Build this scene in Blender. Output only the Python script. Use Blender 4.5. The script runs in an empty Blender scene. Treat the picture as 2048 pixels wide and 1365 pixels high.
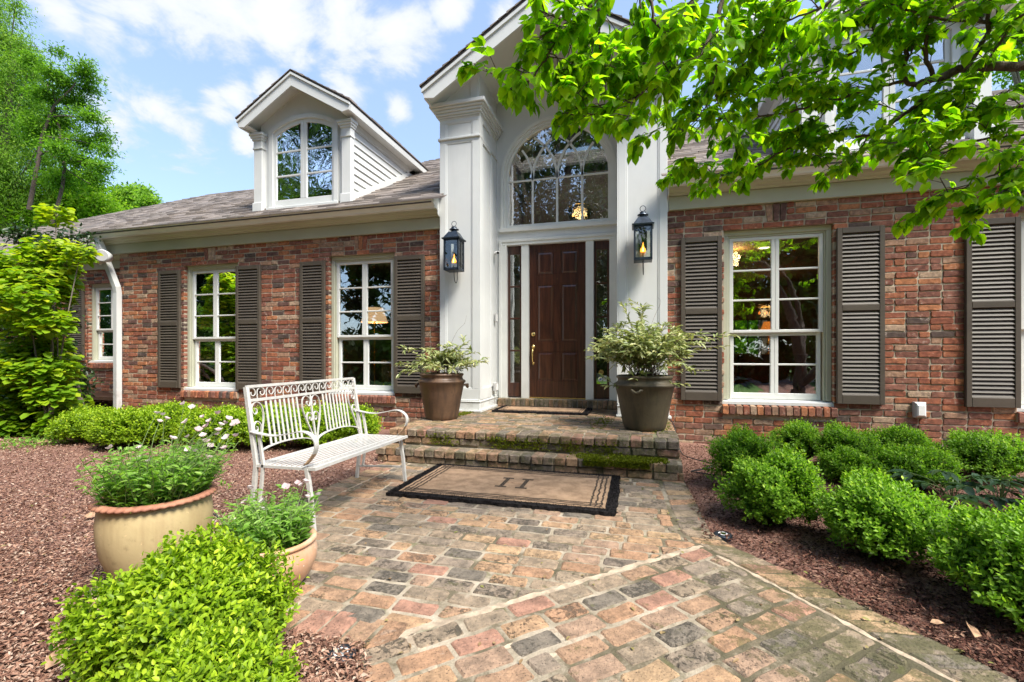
import bpy, math, random
import numpy as np
from mathutils import Vector, Matrix

random.seed(7)
rng = np.random.default_rng(11)
R = math.radians
scene = bpy.context.scene

# ---------------------------------------------------------------- camera
F_PX, THETA, HORIZON = 910.2, math.atan(246 / 910.2), 711.0
CAM = (0.0, -6.1, 1.09)
S_, C_ = math.sin(THETA), math.cos(THETA)
cam_data = bpy.data.cameras.new('camera')
cam_data.lens = 16.0
cam_data.sensor_width = 36.0
cam_data.shift_y = 28.5 / 2048
cam_data.clip_start = 0.05
cam_data.clip_end = 3000
cam = bpy.data.objects.new('camera', cam_data)
cam.location = CAM
cam.rotation_euler = (R(90), 0, THETA)
scene.collection.objects.link(cam)
scene.camera = cam

# ---------------------------------------------------------------- world, sun, exposure
SUN_EL, SUN_AZ = 55.0, 122.0          # azimuth measured from +y (behind the house) towards +x
sd = Vector((math.cos(R(SUN_EL)) * math.sin(R(SUN_AZ)), math.cos(R(SUN_EL)) * math.cos(R(SUN_AZ)), math.sin(R(SUN_EL))))
world = bpy.data.worlds.new('World')
scene.world = world
world.use_nodes = True
sun_data = bpy.data.lights.new('sun', 'SUN')
sun_data.energy = 1.5
sun_data.angle = R(22)
sun_data.color = (1.0, 0.94, 0.85)
sun = bpy.data.objects.new('sun', sun_data)
sun.rotation_euler = (-sd).to_track_quat('-Z', 'Y').to_euler()
sun.location = (9, -7, 16)
scene.collection.objects.link(sun)
scene.view_settings.view_transform = 'Standard'
scene.view_settings.look = 'None'
scene.view_settings.gamma = 1
scene.view_settings.use_curve_mapping = False
scene.view_settings.exposure = 2.55
scene.cycles.max_bounces = 8
scene.cycles.diffuse_bounces = 4
scene.cycles.transparent_max_bounces = 12
scene.cycles.transmission_bounces = 6
scene.cycles.glossy_bounces = 3
scene.cycles.use_denoising = True
scene.cycles.sample_clamp_indirect = 6.0


# ---------------------------------------------------------------- node helper
class NT:
    def __init__(self, tree):
        self.t = tree
        self.n = tree.nodes
        self.l = tree.links

    def new(self, typ, **kw):
        nd = self.n.new(typ)
        for k, v in kw.items():
            setattr(nd, k, v)
        return nd

    def put(self, sock, v):
        if isinstance(v, bpy.types.NodeSocket):
            self.l.new(v, sock)
        elif isinstance(v, (tuple, list)) and len(v) == 3 and sock.type == 'RGBA':
            sock.default_value = (*v, 1)
        else:
            sock.default_value = v

    def math(self, op, a, b=0.0, c=None, clamp=False):
        nd = self.new('ShaderNodeMath', operation=op, use_clamp=clamp)
        self.put(nd.inputs[0], a)
        self.put(nd.inputs[1], b)
        if c is not None:
            self.put(nd.inputs[2], c)
        return nd.outputs[0]

    def mix(self, f, a, b, mode='MIX'):
        nd = self.new('ShaderNodeMix', data_type='RGBA', blend_type=mode)
        self.put(nd.inputs[0], f)
        self.put(nd.inputs[6], a)
        self.put(nd.inputs[7], b)
        return nd.outputs[2]

    def ramp(self, f, stops, interp='LINEAR'):
        nd = self.new('ShaderNodeValToRGB')
        nd.color_ramp.interpolation = interp
        el = nd.color_ramp.elements
        while len(el) < len(stops):
            el.new(0.5)
        for e, (p, c) in zip(el, stops):
            e.position = p
            e.color = (*c, 1) if isinstance(c, (tuple, list)) else (c, c, c, 1)
        self.put(nd.inputs[0], f)
        return nd.outputs[0]

    def step(self, v, lo, hi, a=0.0, b=1.0):
        nd = self.new('ShaderNodeMapRange', interpolation_type='SMOOTHSTEP')
        for i, x in enumerate((v, lo, hi, a, b)):
            self.put(nd.inputs[i], x)
        return nd.outputs[0]

    def noise(self, vec, scale, detail=3.0, rough=0.55, dist=0.0, col=False):
        nd = self.new('ShaderNodeTexNoise')
        if vec is not None:
            self.put(nd.inputs['Vector'], vec)
        nd.inputs['Scale'].default_value = scale
        nd.inputs['Detail'].default_value = detail
        nd.inputs['Roughness'].default_value = rough
        nd.inputs['Distortion'].default_value = dist
        return nd.outputs[1 if col else 0]

    def pos(self):
        return self.new('ShaderNodeNewGeometry').outputs['Position']

    def attr(self, name):
        return self.new('ShaderNodeAttribute', attribute_name=name).outputs['Fac']

    def objrand(self):
        return self.new('ShaderNodeObjectInfo').outputs['Random']

    def bump(self, h, strength=0.5, dist=0.01):
        nd = self.new('ShaderNodeBump')
        nd.inputs['Strength'].default_value = strength
        nd.inputs['Distance'].default_value = dist
        self.put(nd.inputs['Height'], h)
        return nd.outputs[0]

    def scale(self, vec, s):
        nd = self.new('ShaderNodeVectorMath', operation='MULTIPLY')
        self.put(nd.inputs[0], vec)
        nd.inputs[1].default_value = s
        return nd.outputs[0]


MATS = {}


def material(name):
    m = bpy.data.materials.new(name)
    m.use_nodes = True
    MATS[name] = m
    nt = NT(m.node_tree)
    b = m.node_tree.nodes['Principled BSDF']
    return m, nt, b


def simple(name, col, rough=0.5, metal=0.0, var=0.12, scale=6.0, bump=0.0, bscale=60.0, spec=0.5):
    m, t, b = material(name)
    p = t.pos()
    n = t.noise(p, scale, 4)
    c = t.mix(t.step(n, 0.3, 0.7), tuple(x * (1 - var) for x in col), tuple(min(1, x * (1 + var)) for x in col))
    t.put(b.inputs['Base Color'], c)
    b.inputs['Roughness'].default_value = rough
    b.inputs['Metallic'].default_value = metal
    b.inputs['Specular IOR Level'].default_value = spec
    if bump:
        t.put(b.inputs['Normal'], t.bump(t.noise(p, bscale, 4), bump, 0.01))
    return m


def emissive(name, col, strength):
    m, t, b = material(name)
    b.inputs['Base Color'].default_value = (*col, 1)
    b.inputs['Emission Color'].default_value = (*col, 1)
    b.inputs['Emission Strength'].default_value = strength
    return m


# sky: Nishita plus a layer of fair-weather clouds spread over the whole dome
def build_world():
    t = NT(world.node_tree)
    bg = world.node_tree.nodes['Background']
    sky = t.new('ShaderNodeTexSky', sky_type='NISHITA')
    sky.sun_disc = False
    sky.sun_elevation = R(SUN_EL)
    sky.sun_rotation = R(SUN_AZ)
    sky.air_density = 1.0
    sky.dust_density = 0.9
    sky.ozone_density = 1.2
    d = t.new('ShaderNodeTexCoord').outputs['Generated']
    sep = t.new('ShaderNodeSeparateXYZ')
    t.put(sep.inputs[0], d)
    z = t.math('ADD', t.math('MAXIMUM', sep.outputs[2], 0.0), 0.22)
    comb = t.new('ShaderNodeCombineXYZ')
    t.put(comb.inputs[0], t.math('DIVIDE', sep.outputs[0], z))
    t.put(comb.inputs[1], t.math('DIVIDE', sep.outputs[1], z))
    comb.inputs[2].default_value = 3.7
    warp = t.noise(comb.outputs[0], 5.0, 6, 0.62, 0.3)
    big = t.noise(comb.outputs[0], 1.1, 3, 0.5, 0.2)
    # the clouds in view: soft lumps (direction, size), broken up by the noise
    lumps = None
    for (x, y, zz, sz) in CLOUDS:
        vm = t.new('ShaderNodeVectorMath', operation='DISTANCE')
        t.put(vm.inputs[0], d)
        vm.inputs[1].default_value = (x, y, zz)
        f = t.math('SUBTRACT', 1.0, t.math('DIVIDE', vm.outputs['Value'], sz), clamp=True)
        lumps = f if lumps is None else t.math('MAXIMUM', lumps, f)
    rest = t.math('MULTIPLY', t.step(big, 0.54, 0.74), t.step(sep.outputs[1], 0.35, -0.35))
    field = t.math('ADD', t.math('MULTIPLY', t.math('MAXIMUM', lumps, rest), 0.62), t.math('MULTIPLY', t.math('SUBTRACT', warp, 0.5), 1.35))
    mask = t.step(field, 0.22, 0.50)
    blue = t.mix(0.5, sky.outputs[0], (1.5, 2.0, 3.0))
    col = t.mix(t.math('MULTIPLY', mask, 0.92), blue, t.mix(t.step(field, 0.25, 0.8), (2.3, 2.5, 2.8), (3.1, 3.12, 3.2)))
    t.put(bg.inputs[0], col)
    bg.inputs[1].default_value = 0.062


def sky_dir(u, v):
    a, b = (u - 1024) / F_PX, (HORIZON - v) / F_PX
    return tuple(Vector((-S_ + C_ * a, C_ + S_ * a, b)).normalized())


CLOUDS = [(*sky_dir(u, v), s) for u, v, s in (
    (130, 28, 0.07), (210, 35, 0.10), (290, 45, 0.12), (370, 30, 0.13), (450, 30, 0.14), (560, 20, 0.16), (690, 55, 0.15), (790, 60, 0.11),
    (230, 235, 0.09), (320, 225, 0.12), (375, 260, 0.10), (430, 210, 0.07), (470, 190, 0.08), (540, 185, 0.08), (490, 285, 0.06),
    (690, 190, 0.09), (800, 222, 0.06), (900, 10, 0.06), (1010, 40, 0.05), (1500, 60, 0.1))]
build_world()


# ---------------------------------------------------------------- real-world points from the survey of the photograph
def at(u, v, Z):
    a, b = (u - 1024) / F_PX, (HORIZON - v) / F_PX
    return np.array((CAM[0] + Z * (-S_ + C_ * a), CAM[1] + Z * (C_ + S_ * a), CAM[2] + Z * b))


def on_ground(u, v, z=0.0):
    Z = (CAM[2] - z) * F_PX / (v - HORIZON)
    return at(u, v, Z)


def screen(p):
    dx, dy, dz = p[0] - CAM[0], p[1] - CAM[1], p[2] - CAM[2]
    Z = -S_ * dx + C_ * dy
    if Z < 0.05:
        return -9999, -9999, Z
    return 1024 + F_PX * (C_ * dx + S_ * dy) / Z, HORIZON - F_PX * dz / Z, Z


# ---------------------------------------------------------------- object helpers
WL = {}
COLL = scene.collection


def tag(o, label=None, cat=None, group=None, kind=None):
    if label: o['label'] = label
    if cat: o['category'] = cat
    if group: o['group'] = group
    if kind: o['kind'] = kind
    return o


def root(name, loc, label, cat, group=None):
    o = bpy.data.objects.new(name, None)
    o.empty_display_size = 0.1
    o.location = loc
    COLL.objects.link(o)
    WL[o.name] = np.array(loc, float)
    return tag(o, label, cat, group)


def put(name, me, parent=None, kind=None, loc=None):
    o = bpy.data.objects.new(name, me)
    COLL.objects.link(o)
    if parent is not None:
        o.parent = parent
        WL[o.name] = WL[parent.name]
    else:
        WL[o.name] = np.zeros(3)
    if loc is not None:
        o.location = loc
    if kind: o['kind'] = kind
    return o


def make_mesh(name, verts, faces, mat, origin=(0, 0, 0), smooth=False, rnd=None, tip=None):
    v = np.asarray(verts, float).reshape(-1, 3) - np.asarray(origin, float)
    me = bpy.data.meshes.new(name)
    if isinstance(faces, np.ndarray):
        k = faces.shape[1]
        n = len(faces)
        me.vertices.add(len(v))
        me.vertices.foreach_set('co', v.ravel().astype(np.float32))
        me.loops.add(n * k)
        me.loops.foreach_set('vertex_index', faces.ravel().astype(np.int32))
        me.polygons.add(n)
        me.polygons.foreach_set('loop_start', (np.arange(n) * k).astype(np.int32))
        me.update(calc_edges=True)
    else:
        me.from_pydata(v.tolist(), [], faces)
        me.update()
    me.materials.append(mat)
    if smooth:
        me.polygons.foreach_set('use_smooth', np.ones(len(me.polygons), bool))
    for nm, arr in (('rnd', rnd), ('tip', tip)):
        if arr is not None:
            at_ = me.attributes.new(nm, 'FLOAT', 'POINT')
            at_.data.foreach_set('value', np.asarray(arr, np.float32))
    return me


class MB:
    """collects simple shapes; build() links them as ONE mesh object"""
    def __init__(self):
        self.v, self.f, self.r = [], [], []

    def add(self, verts, faces, rnd=0.5):
        o = len(self.v)
        self.v.extend([tuple(map(float, p)) for p in verts])
        self.f.extend([tuple(i + o for i in fc) for fc in faces])
        self.r.extend([rnd] * len(verts))
        return self

    def box(self, x0, y0, z0, x1, y1, z1, rnd=0.5):
        v = [(x0, y0, z0), (x1, y0, z0), (x1, y1, z0), (x0, y1, z0), (x0, y0, z1), (x1, y0, z1), (x1, y1, z1), (x0, y1, z1)]
        return self.add(v, [(0, 3, 2, 1), (4, 5, 6, 7), (0, 1, 5, 4), (1, 2, 6, 5), (2, 3, 7, 6), (3, 0, 4, 7)], rnd)

    def bbox(self, x0, y0, z0, x1, y1, z1, b=0.004, rnd=0.5):
        """box whose front (-y) edges are bevelled"""
        v = [(x0, y1, z0), (x1, y1, z0), (x1, y1, z1), (x0, y1, z1),
             (x0, y0 + b, z0), (x1, y0 + b, z0), (x1, y0 + b, z1), (x0, y0 + b, z1),
             (x0 + b, y0, z0 + b), (x1 - b, y0, z0 + b), (x1 - b, y0, z1 - b), (x0 + b, y0, z1 - b)]
        f = [(3, 2, 1, 0), (8, 9, 10, 11)]
        for i in range(4):
            j = (i + 1) % 4
            f += [(i, j, 4 + j, 4 + i), (4 + i, 4 + j, 8 + j, 8 + i)]
        return self.add(v, f, rnd)

    def prism(self, pts, ext, rnd=0.5):
        n = len(pts)
        e = np.asarray(ext, float)
        a = [np.asarray(p, float) for p in pts]
        v = a + [p + e for p in a]
        f = [tuple(range(n - 1, -1, -1)), tuple(range(n, 2 * n))] + [(i, (i + 1) % n, n + (i + 1) % n, n + i) for i in range(n)]
        return self.add(v, f, rnd)

    def sweep_x(self, prof, x0, x1):
        return self.prism([(x0, y, z) for y, z in prof], (x1 - x0, 0, 0))

    def tube(self, path, r, n=6, r1=None, caps=True, flat=None):
        P = [np.asarray(p, float) for p in path]
        m = len(P)
        rad = r if isinstance(r, (list, tuple)) else [r + ((r1 if r1 is not None else r) - r) * i / max(1, m - 1) for i in range(m)]
        vs = []
        up = None
        for i in range(m):
            t = P[min(i + 1, m - 1)] - P[max(i - 1, 0)]
            t = t / (np.linalg.norm(t) + 1e-9)
            if up is None:
                a = np.array((0, 0, 1.0)) if abs(t[2]) < 0.9 else np.array((1.0, 0, 0))
                if flat is not None: a = np.asarray(flat, float)
                up = a - t * a.dot(t)
            else:
                up = up - t * up.dot(t)
            up = up / (np.linalg.norm(up) + 1e-9)
            sd_ = np.cross(t, up)
            for k in range(n):
                an = 2 * math.pi * (k + (0.5 if n == 4 else 0)) / n
                vs.append(P[i] + rad[i] * (math.cos(an) * up + math.sin(an) * sd_))
        f = []
        for i in range(m - 1):
            for k in range(n):
                f.append((i * n + k, i * n + (k + 1) % n, (i + 1) * n + (k + 1) % n, (i + 1) * n + k))
        if caps:
            f += [tuple(range(n - 1, -1, -1)), tuple((m - 1) * n + k for k in range(n))]
        return self.add(vs, f)

    def strap(self, path, w_vec, th):
        """flat bar: path of points, half-width vector and thickness"""
        P = [np.asarray(p, float) for p in path]
        w = np.asarray(w_vec, float)
        vs = []
        m = len(P)
        for i in range(m):
            t = P[min(i + 1, m - 1)] - P[max(i - 1, 0)]
            nrm = np.cross(t, w)
            nrm = nrm / (np.linalg.norm(nrm) + 1e-9) * th / 2
            vs += [P[i] + w + nrm, P[i] - w + nrm, P[i] - w - nrm, P[i] + w - nrm]
        f = [(3, 2, 1, 0), tuple((m - 1) * 4 + k for k in range(4))]
        for i in range(m - 1):
            for k in range(4):
                f.append((i * 4 + k, i * 4 + (k + 1) % 4, (i + 1) * 4 + (k + 1) % 4, (i + 1) * 4 + k))
        return self.add(vs, f)

    def lathe(self, prof, c, n=28, wob=None):
        vs, f = [], []
        for i, (r, z) in enumerate(prof):
            for k in range(n):
                a = 2 * math.pi * k / n
                rr = r * (1 + (wob(a, z) if wob else 0))
                vs.append((c[0] + rr * math.cos(a), c[1] + rr * math.sin(a), c[2] + z))
        for i in range(len(prof) - 1):
            for k in range(n):
                f.append((i * n + k, i * n + (k + 1) % n, (i + 1) * n + (k + 1) % n, (i + 1) * n + k))
        return self.add(vs, f)

    def disc(self, c, r, z, n=28):
        vs = [(c[0] + r * math.cos(2 * math.pi * k / n), c[1] + r * math.sin(2 * math.pi * k / n), z) for k in range(n)]
        return self.add(vs, [tuple(range(n))])

    def build(self, name, mat, parent=None, smooth=False, kind=None):
        org = WL[parent.name] if parent is not None else (0, 0, 0)
        me = make_mesh(name, self.v, self.f, mat, org, smooth, self.r)
        if smooth:
            pass
        return put(name, me, parent, kind)


# leaf templates: length along x, width along y, normal z
LEAF2 = (np.array([(0, 0, 0), (0.5, -0.5, 0.10), (1, 0, -0.05), (0.5, 0.5, 0.10)]), np.array([(0, 1, 2), (0, 2, 3)]))
_m = [(0, 0, 0), (0.3, 0, -0.02), (0.68, 0, -0.05), (1, 0, -0.16)]
LEAF8 = (np.array(_m + [(0.3, -0.5, 0.07), (0.68, -0.40, 0.03), (0.3, 0.5, 0.07), (0.68, 0.40, 0.03)]),
         np.array([(0, 4, 1), (1, 4, 5), (1, 5, 2), (2, 5, 3), (0, 1, 6), (1, 7, 6), (1, 2, 7), (2, 3, 7)]))
ROUND8 = (np.array([(0, 0, 0), (0.35, 0, -0.03), (0.72, 0, -0.05), (1, 0, -0.12), (0.22, -0.44, 0.06), (0.72, -0.42, 0.05), (0.22, 0.44, 0.06), (0.72, 0.42, 0.05)]), LEAF8[1])


def leaves(tmpl, pos, direc, nrm, length, width):
    """numpy leaf cloud -> (verts, faces)"""
    pos = np.asarray(pos, float)
    n = len(pos)
    d = np.asarray(direc, float)
    d = d / (np.linalg.norm(d, axis=1, keepdims=True) + 1e-9)
    nn = np.asarray(nrm, float)
    s = np.cross(nn, d)
    s = s / (np.linalg.norm(s, axis=1, keepdims=True) + 1e-9)
    nn = np.cross(d, s)
    L = np.broadcast_to(np.asarray(length, float), (n,))
    W = np.broadcast_to(np.asarray(width, float), (n,))
    tv, tf = tmpl
    k = len(tv)
    V = (pos[:, None, :] + (tv[None, :, 0, None] * L[:, None, None]) * d[:, None, :]
         + (tv[None, :, 1, None] * W[:, None, None]) * s[:, None, :]
         + (tv[None, :, 2, None] * L[:, None, None]) * nn[:, None, :])
    Fc = tf[None] + (np.arange(n) * k)[:, None, None]
    return V.reshape(-1, 3), Fc.reshape(-1, 3)


def unit(n):
    v = rng.normal(size=(n, 3))
    return v / np.linalg.norm(v, axis=1, keepdims=True)
# ---------------------------------------------------------------- materials
def seed_value(t):
    return t.math('FRACT', t.math('ADD', t.attr('rnd'), t.objrand()))


def trim_mat():
    """painted woodwork: brush texture, faint runs of dirt, grime by the porch floor"""
    m, t, b = material('white_trim_paint')
    p = t.pos()
    run = t.noise(t.scale(p, (14, 14, 0.7)), 1.0, 5, 0.65)
    big = t.noise(p, 1.7, 4)
    c = t.mix(t.step(big, 0.35, 0.7), (0.60, 0.615, 0.60), (0.65, 0.665, 0.645))
    c = t.mix(t.step(run, 0.55, 0.80, 0.0, 0.22), c, (0.44, 0.44, 0.40))
    sep = t.new('ShaderNodeSeparateXYZ')
    t.put(sep.inputs[0], p)
    base = t.math('MULTIPLY', t.step(sep.outputs[2], 0.62, 0.30), t.step(t.noise(p, 9, 5, 0.7), 0.42, 0.68))
    c = t.mix(t.math('MULTIPLY', base, 0.45), c, (0.30, 0.29, 0.24))
    spk = t.step(t.noise(p, 60, 3), 0.72, 0.78)
    c = t.mix(t.math('MULTIPLY', spk, 0.25), c, (0.3, 0.3, 0.27))
    t.put(b.inputs['Base Color'], c)
    t.put(b.inputs['Roughness'], t.step(run, 0.3, 0.7, 0.35, 0.5))
    t.put(b.inputs['Normal'], t.bump(t.noise(t.scale(p, (60, 60, 4)), 1.0, 3), 0.10, 0.003))
    return m


def wall_brick_mat():
    m, t, b = material('wall_brick')
    p = t.pos()
    s = seed_value(t)
    base = t.ramp(s, [(0.0, (0.29, 0.105, 0.062)), (0.15, (0.37, 0.145, 0.077)), (0.27, (0.215, 0.095, 0.068)), (0.38, (0.43, 0.185, 0.088)),
                      (0.47, (0.27, 0.125, 0.09)), (0.58, (0.15, 0.085, 0.070)), (0.66, (0.33, 0.125, 0.072)), (0.73, (0.36, 0.225, 0.15)),
                      (0.82, (0.11, 0.08, 0.068)), (0.86, (0.43, 0.315, 0.22)), (0.93, (0.25, 0.115, 0.08))], 'CONSTANT')
    n1 = t.noise(p, 22, 6, 0.72)
    n2 = t.noise(p, 90, 3, 0.6)
    c = t.mix(t.step(n1, 0.30, 0.70), t.mix(1.0, base, (0.50, 0.48, 0.50), 'MULTIPLY'), t.mix(1.0, base, (1.25, 1.2, 1.15), 'MULTIPLY'))
    lime = t.math('MULTIPLY', t.step(t.noise(p, 11, 5, 0.7), 0.56, 0.70), t.step(t.noise(p, 55, 3), 0.42, 0.6))
    c = t.mix(t.math('MULTIPLY', lime, 0.65), c, (0.55, 0.47, 0.40))
    sep = t.new('ShaderNodeSeparateXYZ')
    t.put(sep.inputs[0], p)
    damp = t.math('MULTIPLY', t.step(sep.outputs[2], 0.62, 0.1), t.step(t.noise(p, 3.5, 4), 0.35, 0.65))
    c = t.mix(t.math('MULTIPLY', damp, 0.45), c, (0.12, 0.10, 0.075))
    t.put(b.inputs['Base Color'], c)
    b.inputs['Roughness'].default_value = 0.86
    b.inputs['Specular IOR Level'].default_value = 0.25
    t.put(b.inputs['Normal'], t.bump(t.math('ADD', n1, t.math('MULTIPLY', n2, 0.6)), 0.55, 0.006))
    return m


def mortar_mat(name, light, dark, green=0.0):
    m, t, b = material(name)
    p = t.pos()
    n = t.noise(p, 4.0, 5, 0.6)
    f = t.noise(p, 120, 3)
    c = t.mix(t.step(n, 0.36, 0.64), dark, light)
    c = t.mix(t.math('MULTIPLY', f, 0.35), c, (0.2, 0.17, 0.13), 'MIX')
    if green:
        g = t.step(t.noise(p, 2.2, 4), 0.52, 0.66)
        c = t.mix(t.math('MULTIPLY', g, green), c, (0.07, 0.095, 0.02))
    t.put(b.inputs['Base Color'], c)
    b.inputs['Roughness'].default_value = 0.95
    b.inputs['Specular IOR Level'].default_value = 0.15
    t.put(b.inputs['Normal'], t.bump(f, 0.6, 0.006))
    return m


def paver_mat(name, moss_amt, dark_amt):
    m, t, b = material(name)
    p = t.pos()
    s = seed_value(t)
    base = t.ramp(s, [(0.0, (0.365, 0.22, 0.135)), (0.12, (0.28, 0.22, 0.158)), (0.22, (0.385, 0.25, 0.15)), (0.33, (0.235, 0.19, 0.145)), (0.43, (0.335, 0.228, 0.16)),
                      (0.52, (0.30, 0.23, 0.163)), (0.61, (0.18, 0.155, 0.125)), (0.67, (0.35, 0.225, 0.145)), (0.77, (0.255, 0.205, 0.158)), (0.84, (0.40, 0.275, 0.165)),
                      (0.91, (0.21, 0.17, 0.135)), (0.96, (0.35, 0.195, 0.14))], 'CONSTANT')
    n1 = t.noise(p, 13, 7, 0.72)
    n2 = t.noise(p, 75, 4, 0.7)
    n3 = t.noise(p, 36, 6, 0.75, 0.4)
    c = t.mix(t.step(n1, 0.30, 0.70), t.mix(1.0, base, (0.55, 0.55, 0.54), 'MULTIPLY'), t.mix(1.0, base, (1.26, 1.22, 1.17), 'MULTIPLY'))
    c = t.mix(t.math('MULTIPLY', t.step(n2, 0.45, 0.75), 0.35), c, t.mix(1.0, base, (0.45, 0.43, 0.41), 'MULTIPLY'))
    # black lichen crust and soot, heavier on some bricks
    pick = t.step(t.math('FRACT', t.math('MULTIPLY', s, 7.31)), 0.30, 0.95)
    lich = t.math('MULTIPLY', t.step(t.math('ADD', n3, t.math('MULTIPLY', t.math('SUBTRACT', t.noise(p, 5, 3), 0.5), 0.6)), 0.535, 0.60), t.math('ADD', 0.08, t.math('MULTIPLY', pick, 0.85)))
    c = t.mix(t.math('MULTIPLY', lich, dark_amt), c, (0.045, 0.041, 0.032))
    pits = t.step(t.noise(p, 120, 2), 0.64, 0.71)
    c = t.mix(t.math('MULTIPLY', pits, 0.8), c, (0.04, 0.036, 0.03))
    pale = t.math('MULTIPLY', t.step(t.noise(p, 10, 6, 0.75), 0.60, 0.72), 0.45)
    c = t.mix(pale, c, (0.47, 0.41, 0.33))
    sep = t.new('ShaderNodeSeparateXYZ')
    t.put(sep.inputs[0], p)
    # moss keeps to the damp side by the bed and the foot of the steps
    edge = t.math('MAXIMUM', t.step(sep.outputs[0], 0.0, 0.75), t.math('MULTIPLY', t.step(sep.outputs[1], -2.35, -1.95), 0.8))
    edge = t.math('MAXIMUM', edge, t.math('MULTIPLY', t.step(sep.outputs[0], -2.0, -2.5), 0.7))
    g = t.step(t.math('ADD', t.noise(p, 8.0, 7, 0.76), t.math('MULTIPLY', edge, 0.14)), 0.58, 0.67)
    c = t.mix(t.math('MULTIPLY', g, moss_amt), c, t.mix(n2, (0.030, 0.033, 0.014), (0.12, 0.115, 0.035)))
    t.put(b.inputs['Base Color'], c)
    t.put(b.inputs['Roughness'], t.step(n1, 0.3, 0.7, 0.62, 0.9))
    b.inputs['Specular IOR Level'].default_value = 0.35
    h = t.math('ADD', t.math('MULTIPLY', n1, 1.2), t.math('SUBTRACT', n2, t.math('MULTIPLY', t.math('ADD', pits, lich), 0.6)))
    t.put(b.inputs['Normal'], t.bump(h, 0.9, 0.008))
    return m


def joint_mat():
    m, t, b = material('paving_mortar')
    p = t.pos()
    sep = t.new('ShaderNodeSeparateXYZ')
    t.put(sep.inputs[0], p)
    damp = t.step(sep.outputs[0], -0.1, 0.9)
    n = t.math('SUBTRACT', t.noise(p, 3.3, 6, 0.7), t.math('MULTIPLY', damp, 0.17))
    f = t.noise(p, 110, 3)
    c = t.ramp(n, [(0.33, (0.075, 0.068, 0.04)), (0.43, (0.15, 0.125, 0.085)), (0.50, (0.32, 0.27, 0.20)), (0.64, (0.48, 0.41, 0.32))])
    g = t.step(t.noise(p, 6.0, 4), 0.56, 0.68)
    c = t.mix(t.math('MULTIPLY', g, 0.6), c, (0.075, 0.085, 0.02))
    c = t.mix(t.math('MULTIPLY', f, 0.4), c, (0.15, 0.13, 0.09))
    t.put(b.inputs['Base Color'], c)
    b.inputs['Roughness'].default_value = 0.95
    b.inputs['Specular IOR Level'].default_value = 0.1
    t.put(b.inputs['Normal'], t.bump(f, 0.8, 0.008))
    return m


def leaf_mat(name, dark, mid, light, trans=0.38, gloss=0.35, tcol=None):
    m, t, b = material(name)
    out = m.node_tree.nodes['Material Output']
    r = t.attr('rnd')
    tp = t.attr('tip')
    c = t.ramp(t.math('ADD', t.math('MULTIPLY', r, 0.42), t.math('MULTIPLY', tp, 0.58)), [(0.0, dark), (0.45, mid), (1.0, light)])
    t.put(b.inputs['Base Color'], c)
    b.inputs['Roughness'].default_value = 0.42
    b.inputs['Specular IOR Level'].default_value = gloss
    tr = t.new('ShaderNodeBsdfTranslucent')
    t.put(tr.inputs[0], t.mix(1.0, c, tcol or (1.5, 1.75, 0.55), 'MULTIPLY'))
    mx = t.new('ShaderNodeMixShader')
    mx.inputs[0].default_value = trans
    t.l.new(b.outputs[0], mx.inputs[1])
    t.l.new(tr.outputs[0], mx.inputs[2])
    t.l.new(mx.outputs[0], out.inputs[0])
    return m


def glass_mat(name, f0, tint=(0.9, 0.93, 0.92), wave=0.0, wscale=6.0):
    m, t, b = material(name)
    out = m.node_tree.nodes['Material Output']
    t.n.remove(b)
    tr = t.new('ShaderNodeBsdfTransparent')
    tr.inputs[0].default_value = (*tint, 1)
    gl = t.new('ShaderNodeBsdfGlossy')
    gl.inputs['Roughness'].default_value = 0.0
    gl.inputs[0].default_value = (0.95, 0.98, 1.0, 1)
    fr = t.new('ShaderNodeFresnel')
    fr.inputs[0].default_value = 1.5
    fac = t.math('ADD', t.math('MULTIPLY', fr.outputs[0], 1.0), f0, clamp=True)
    if wave:
        t.put(gl.inputs['Normal'], t.bump(t.noise(t.pos(), wscale, 2, 0.5, 0.8), wave, 0.03))
    mx = t.new('ShaderNodeMixShader')
    t.put(mx.inputs[0], fac)
    t.l.new(tr.outputs[0], mx.inputs[1])
    t.l.new(gl.outputs[0], mx.inputs[2])
    t.l.new(mx.outputs[0], out.inputs[0])
    return m


def mulch_mat(name, a, bcol, c3):
    m, t, b = material(name)
    p = t.pos()
    n = t.noise(t.scale(p, (1, 1, 1)), 55, 5, 0.7, 0.8)
    l = t.noise(p, 1.3, 4)
    c = t.ramp(n, [(0.28, tuple(x * 0.25 for x in a)), (0.45, a), (0.58, bcol), (0.75, c3)])
    c = t.mix(t.step(l, 0.35, 0.7, 0.0, 0.35), c, a)
    t.put(b.inputs['Base Color'], c)
    b.inputs['Roughness'].default_value = 0.95
    b.inputs['Specular IOR Level'].default_value = 0.1
    t.put(b.inputs['Normal'], t.bump(n, 1.0, 0.02))
    return m


def chip_mat(name, stops):
    m, t, b = material(name)
    c = t.ramp(t.attr('rnd'), stops)
    t.put(b.inputs['Base Color'], t.mix(t.noise(t.pos(), 70, 3), t.mix(1.0, c, (0.6, 0.6, 0.6), 'MULTIPLY'), c))
    b.inputs['Roughness'].default_value = 0.9
    b.inputs['Specular IOR Level'].default_value = 0.15
    return m


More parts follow.
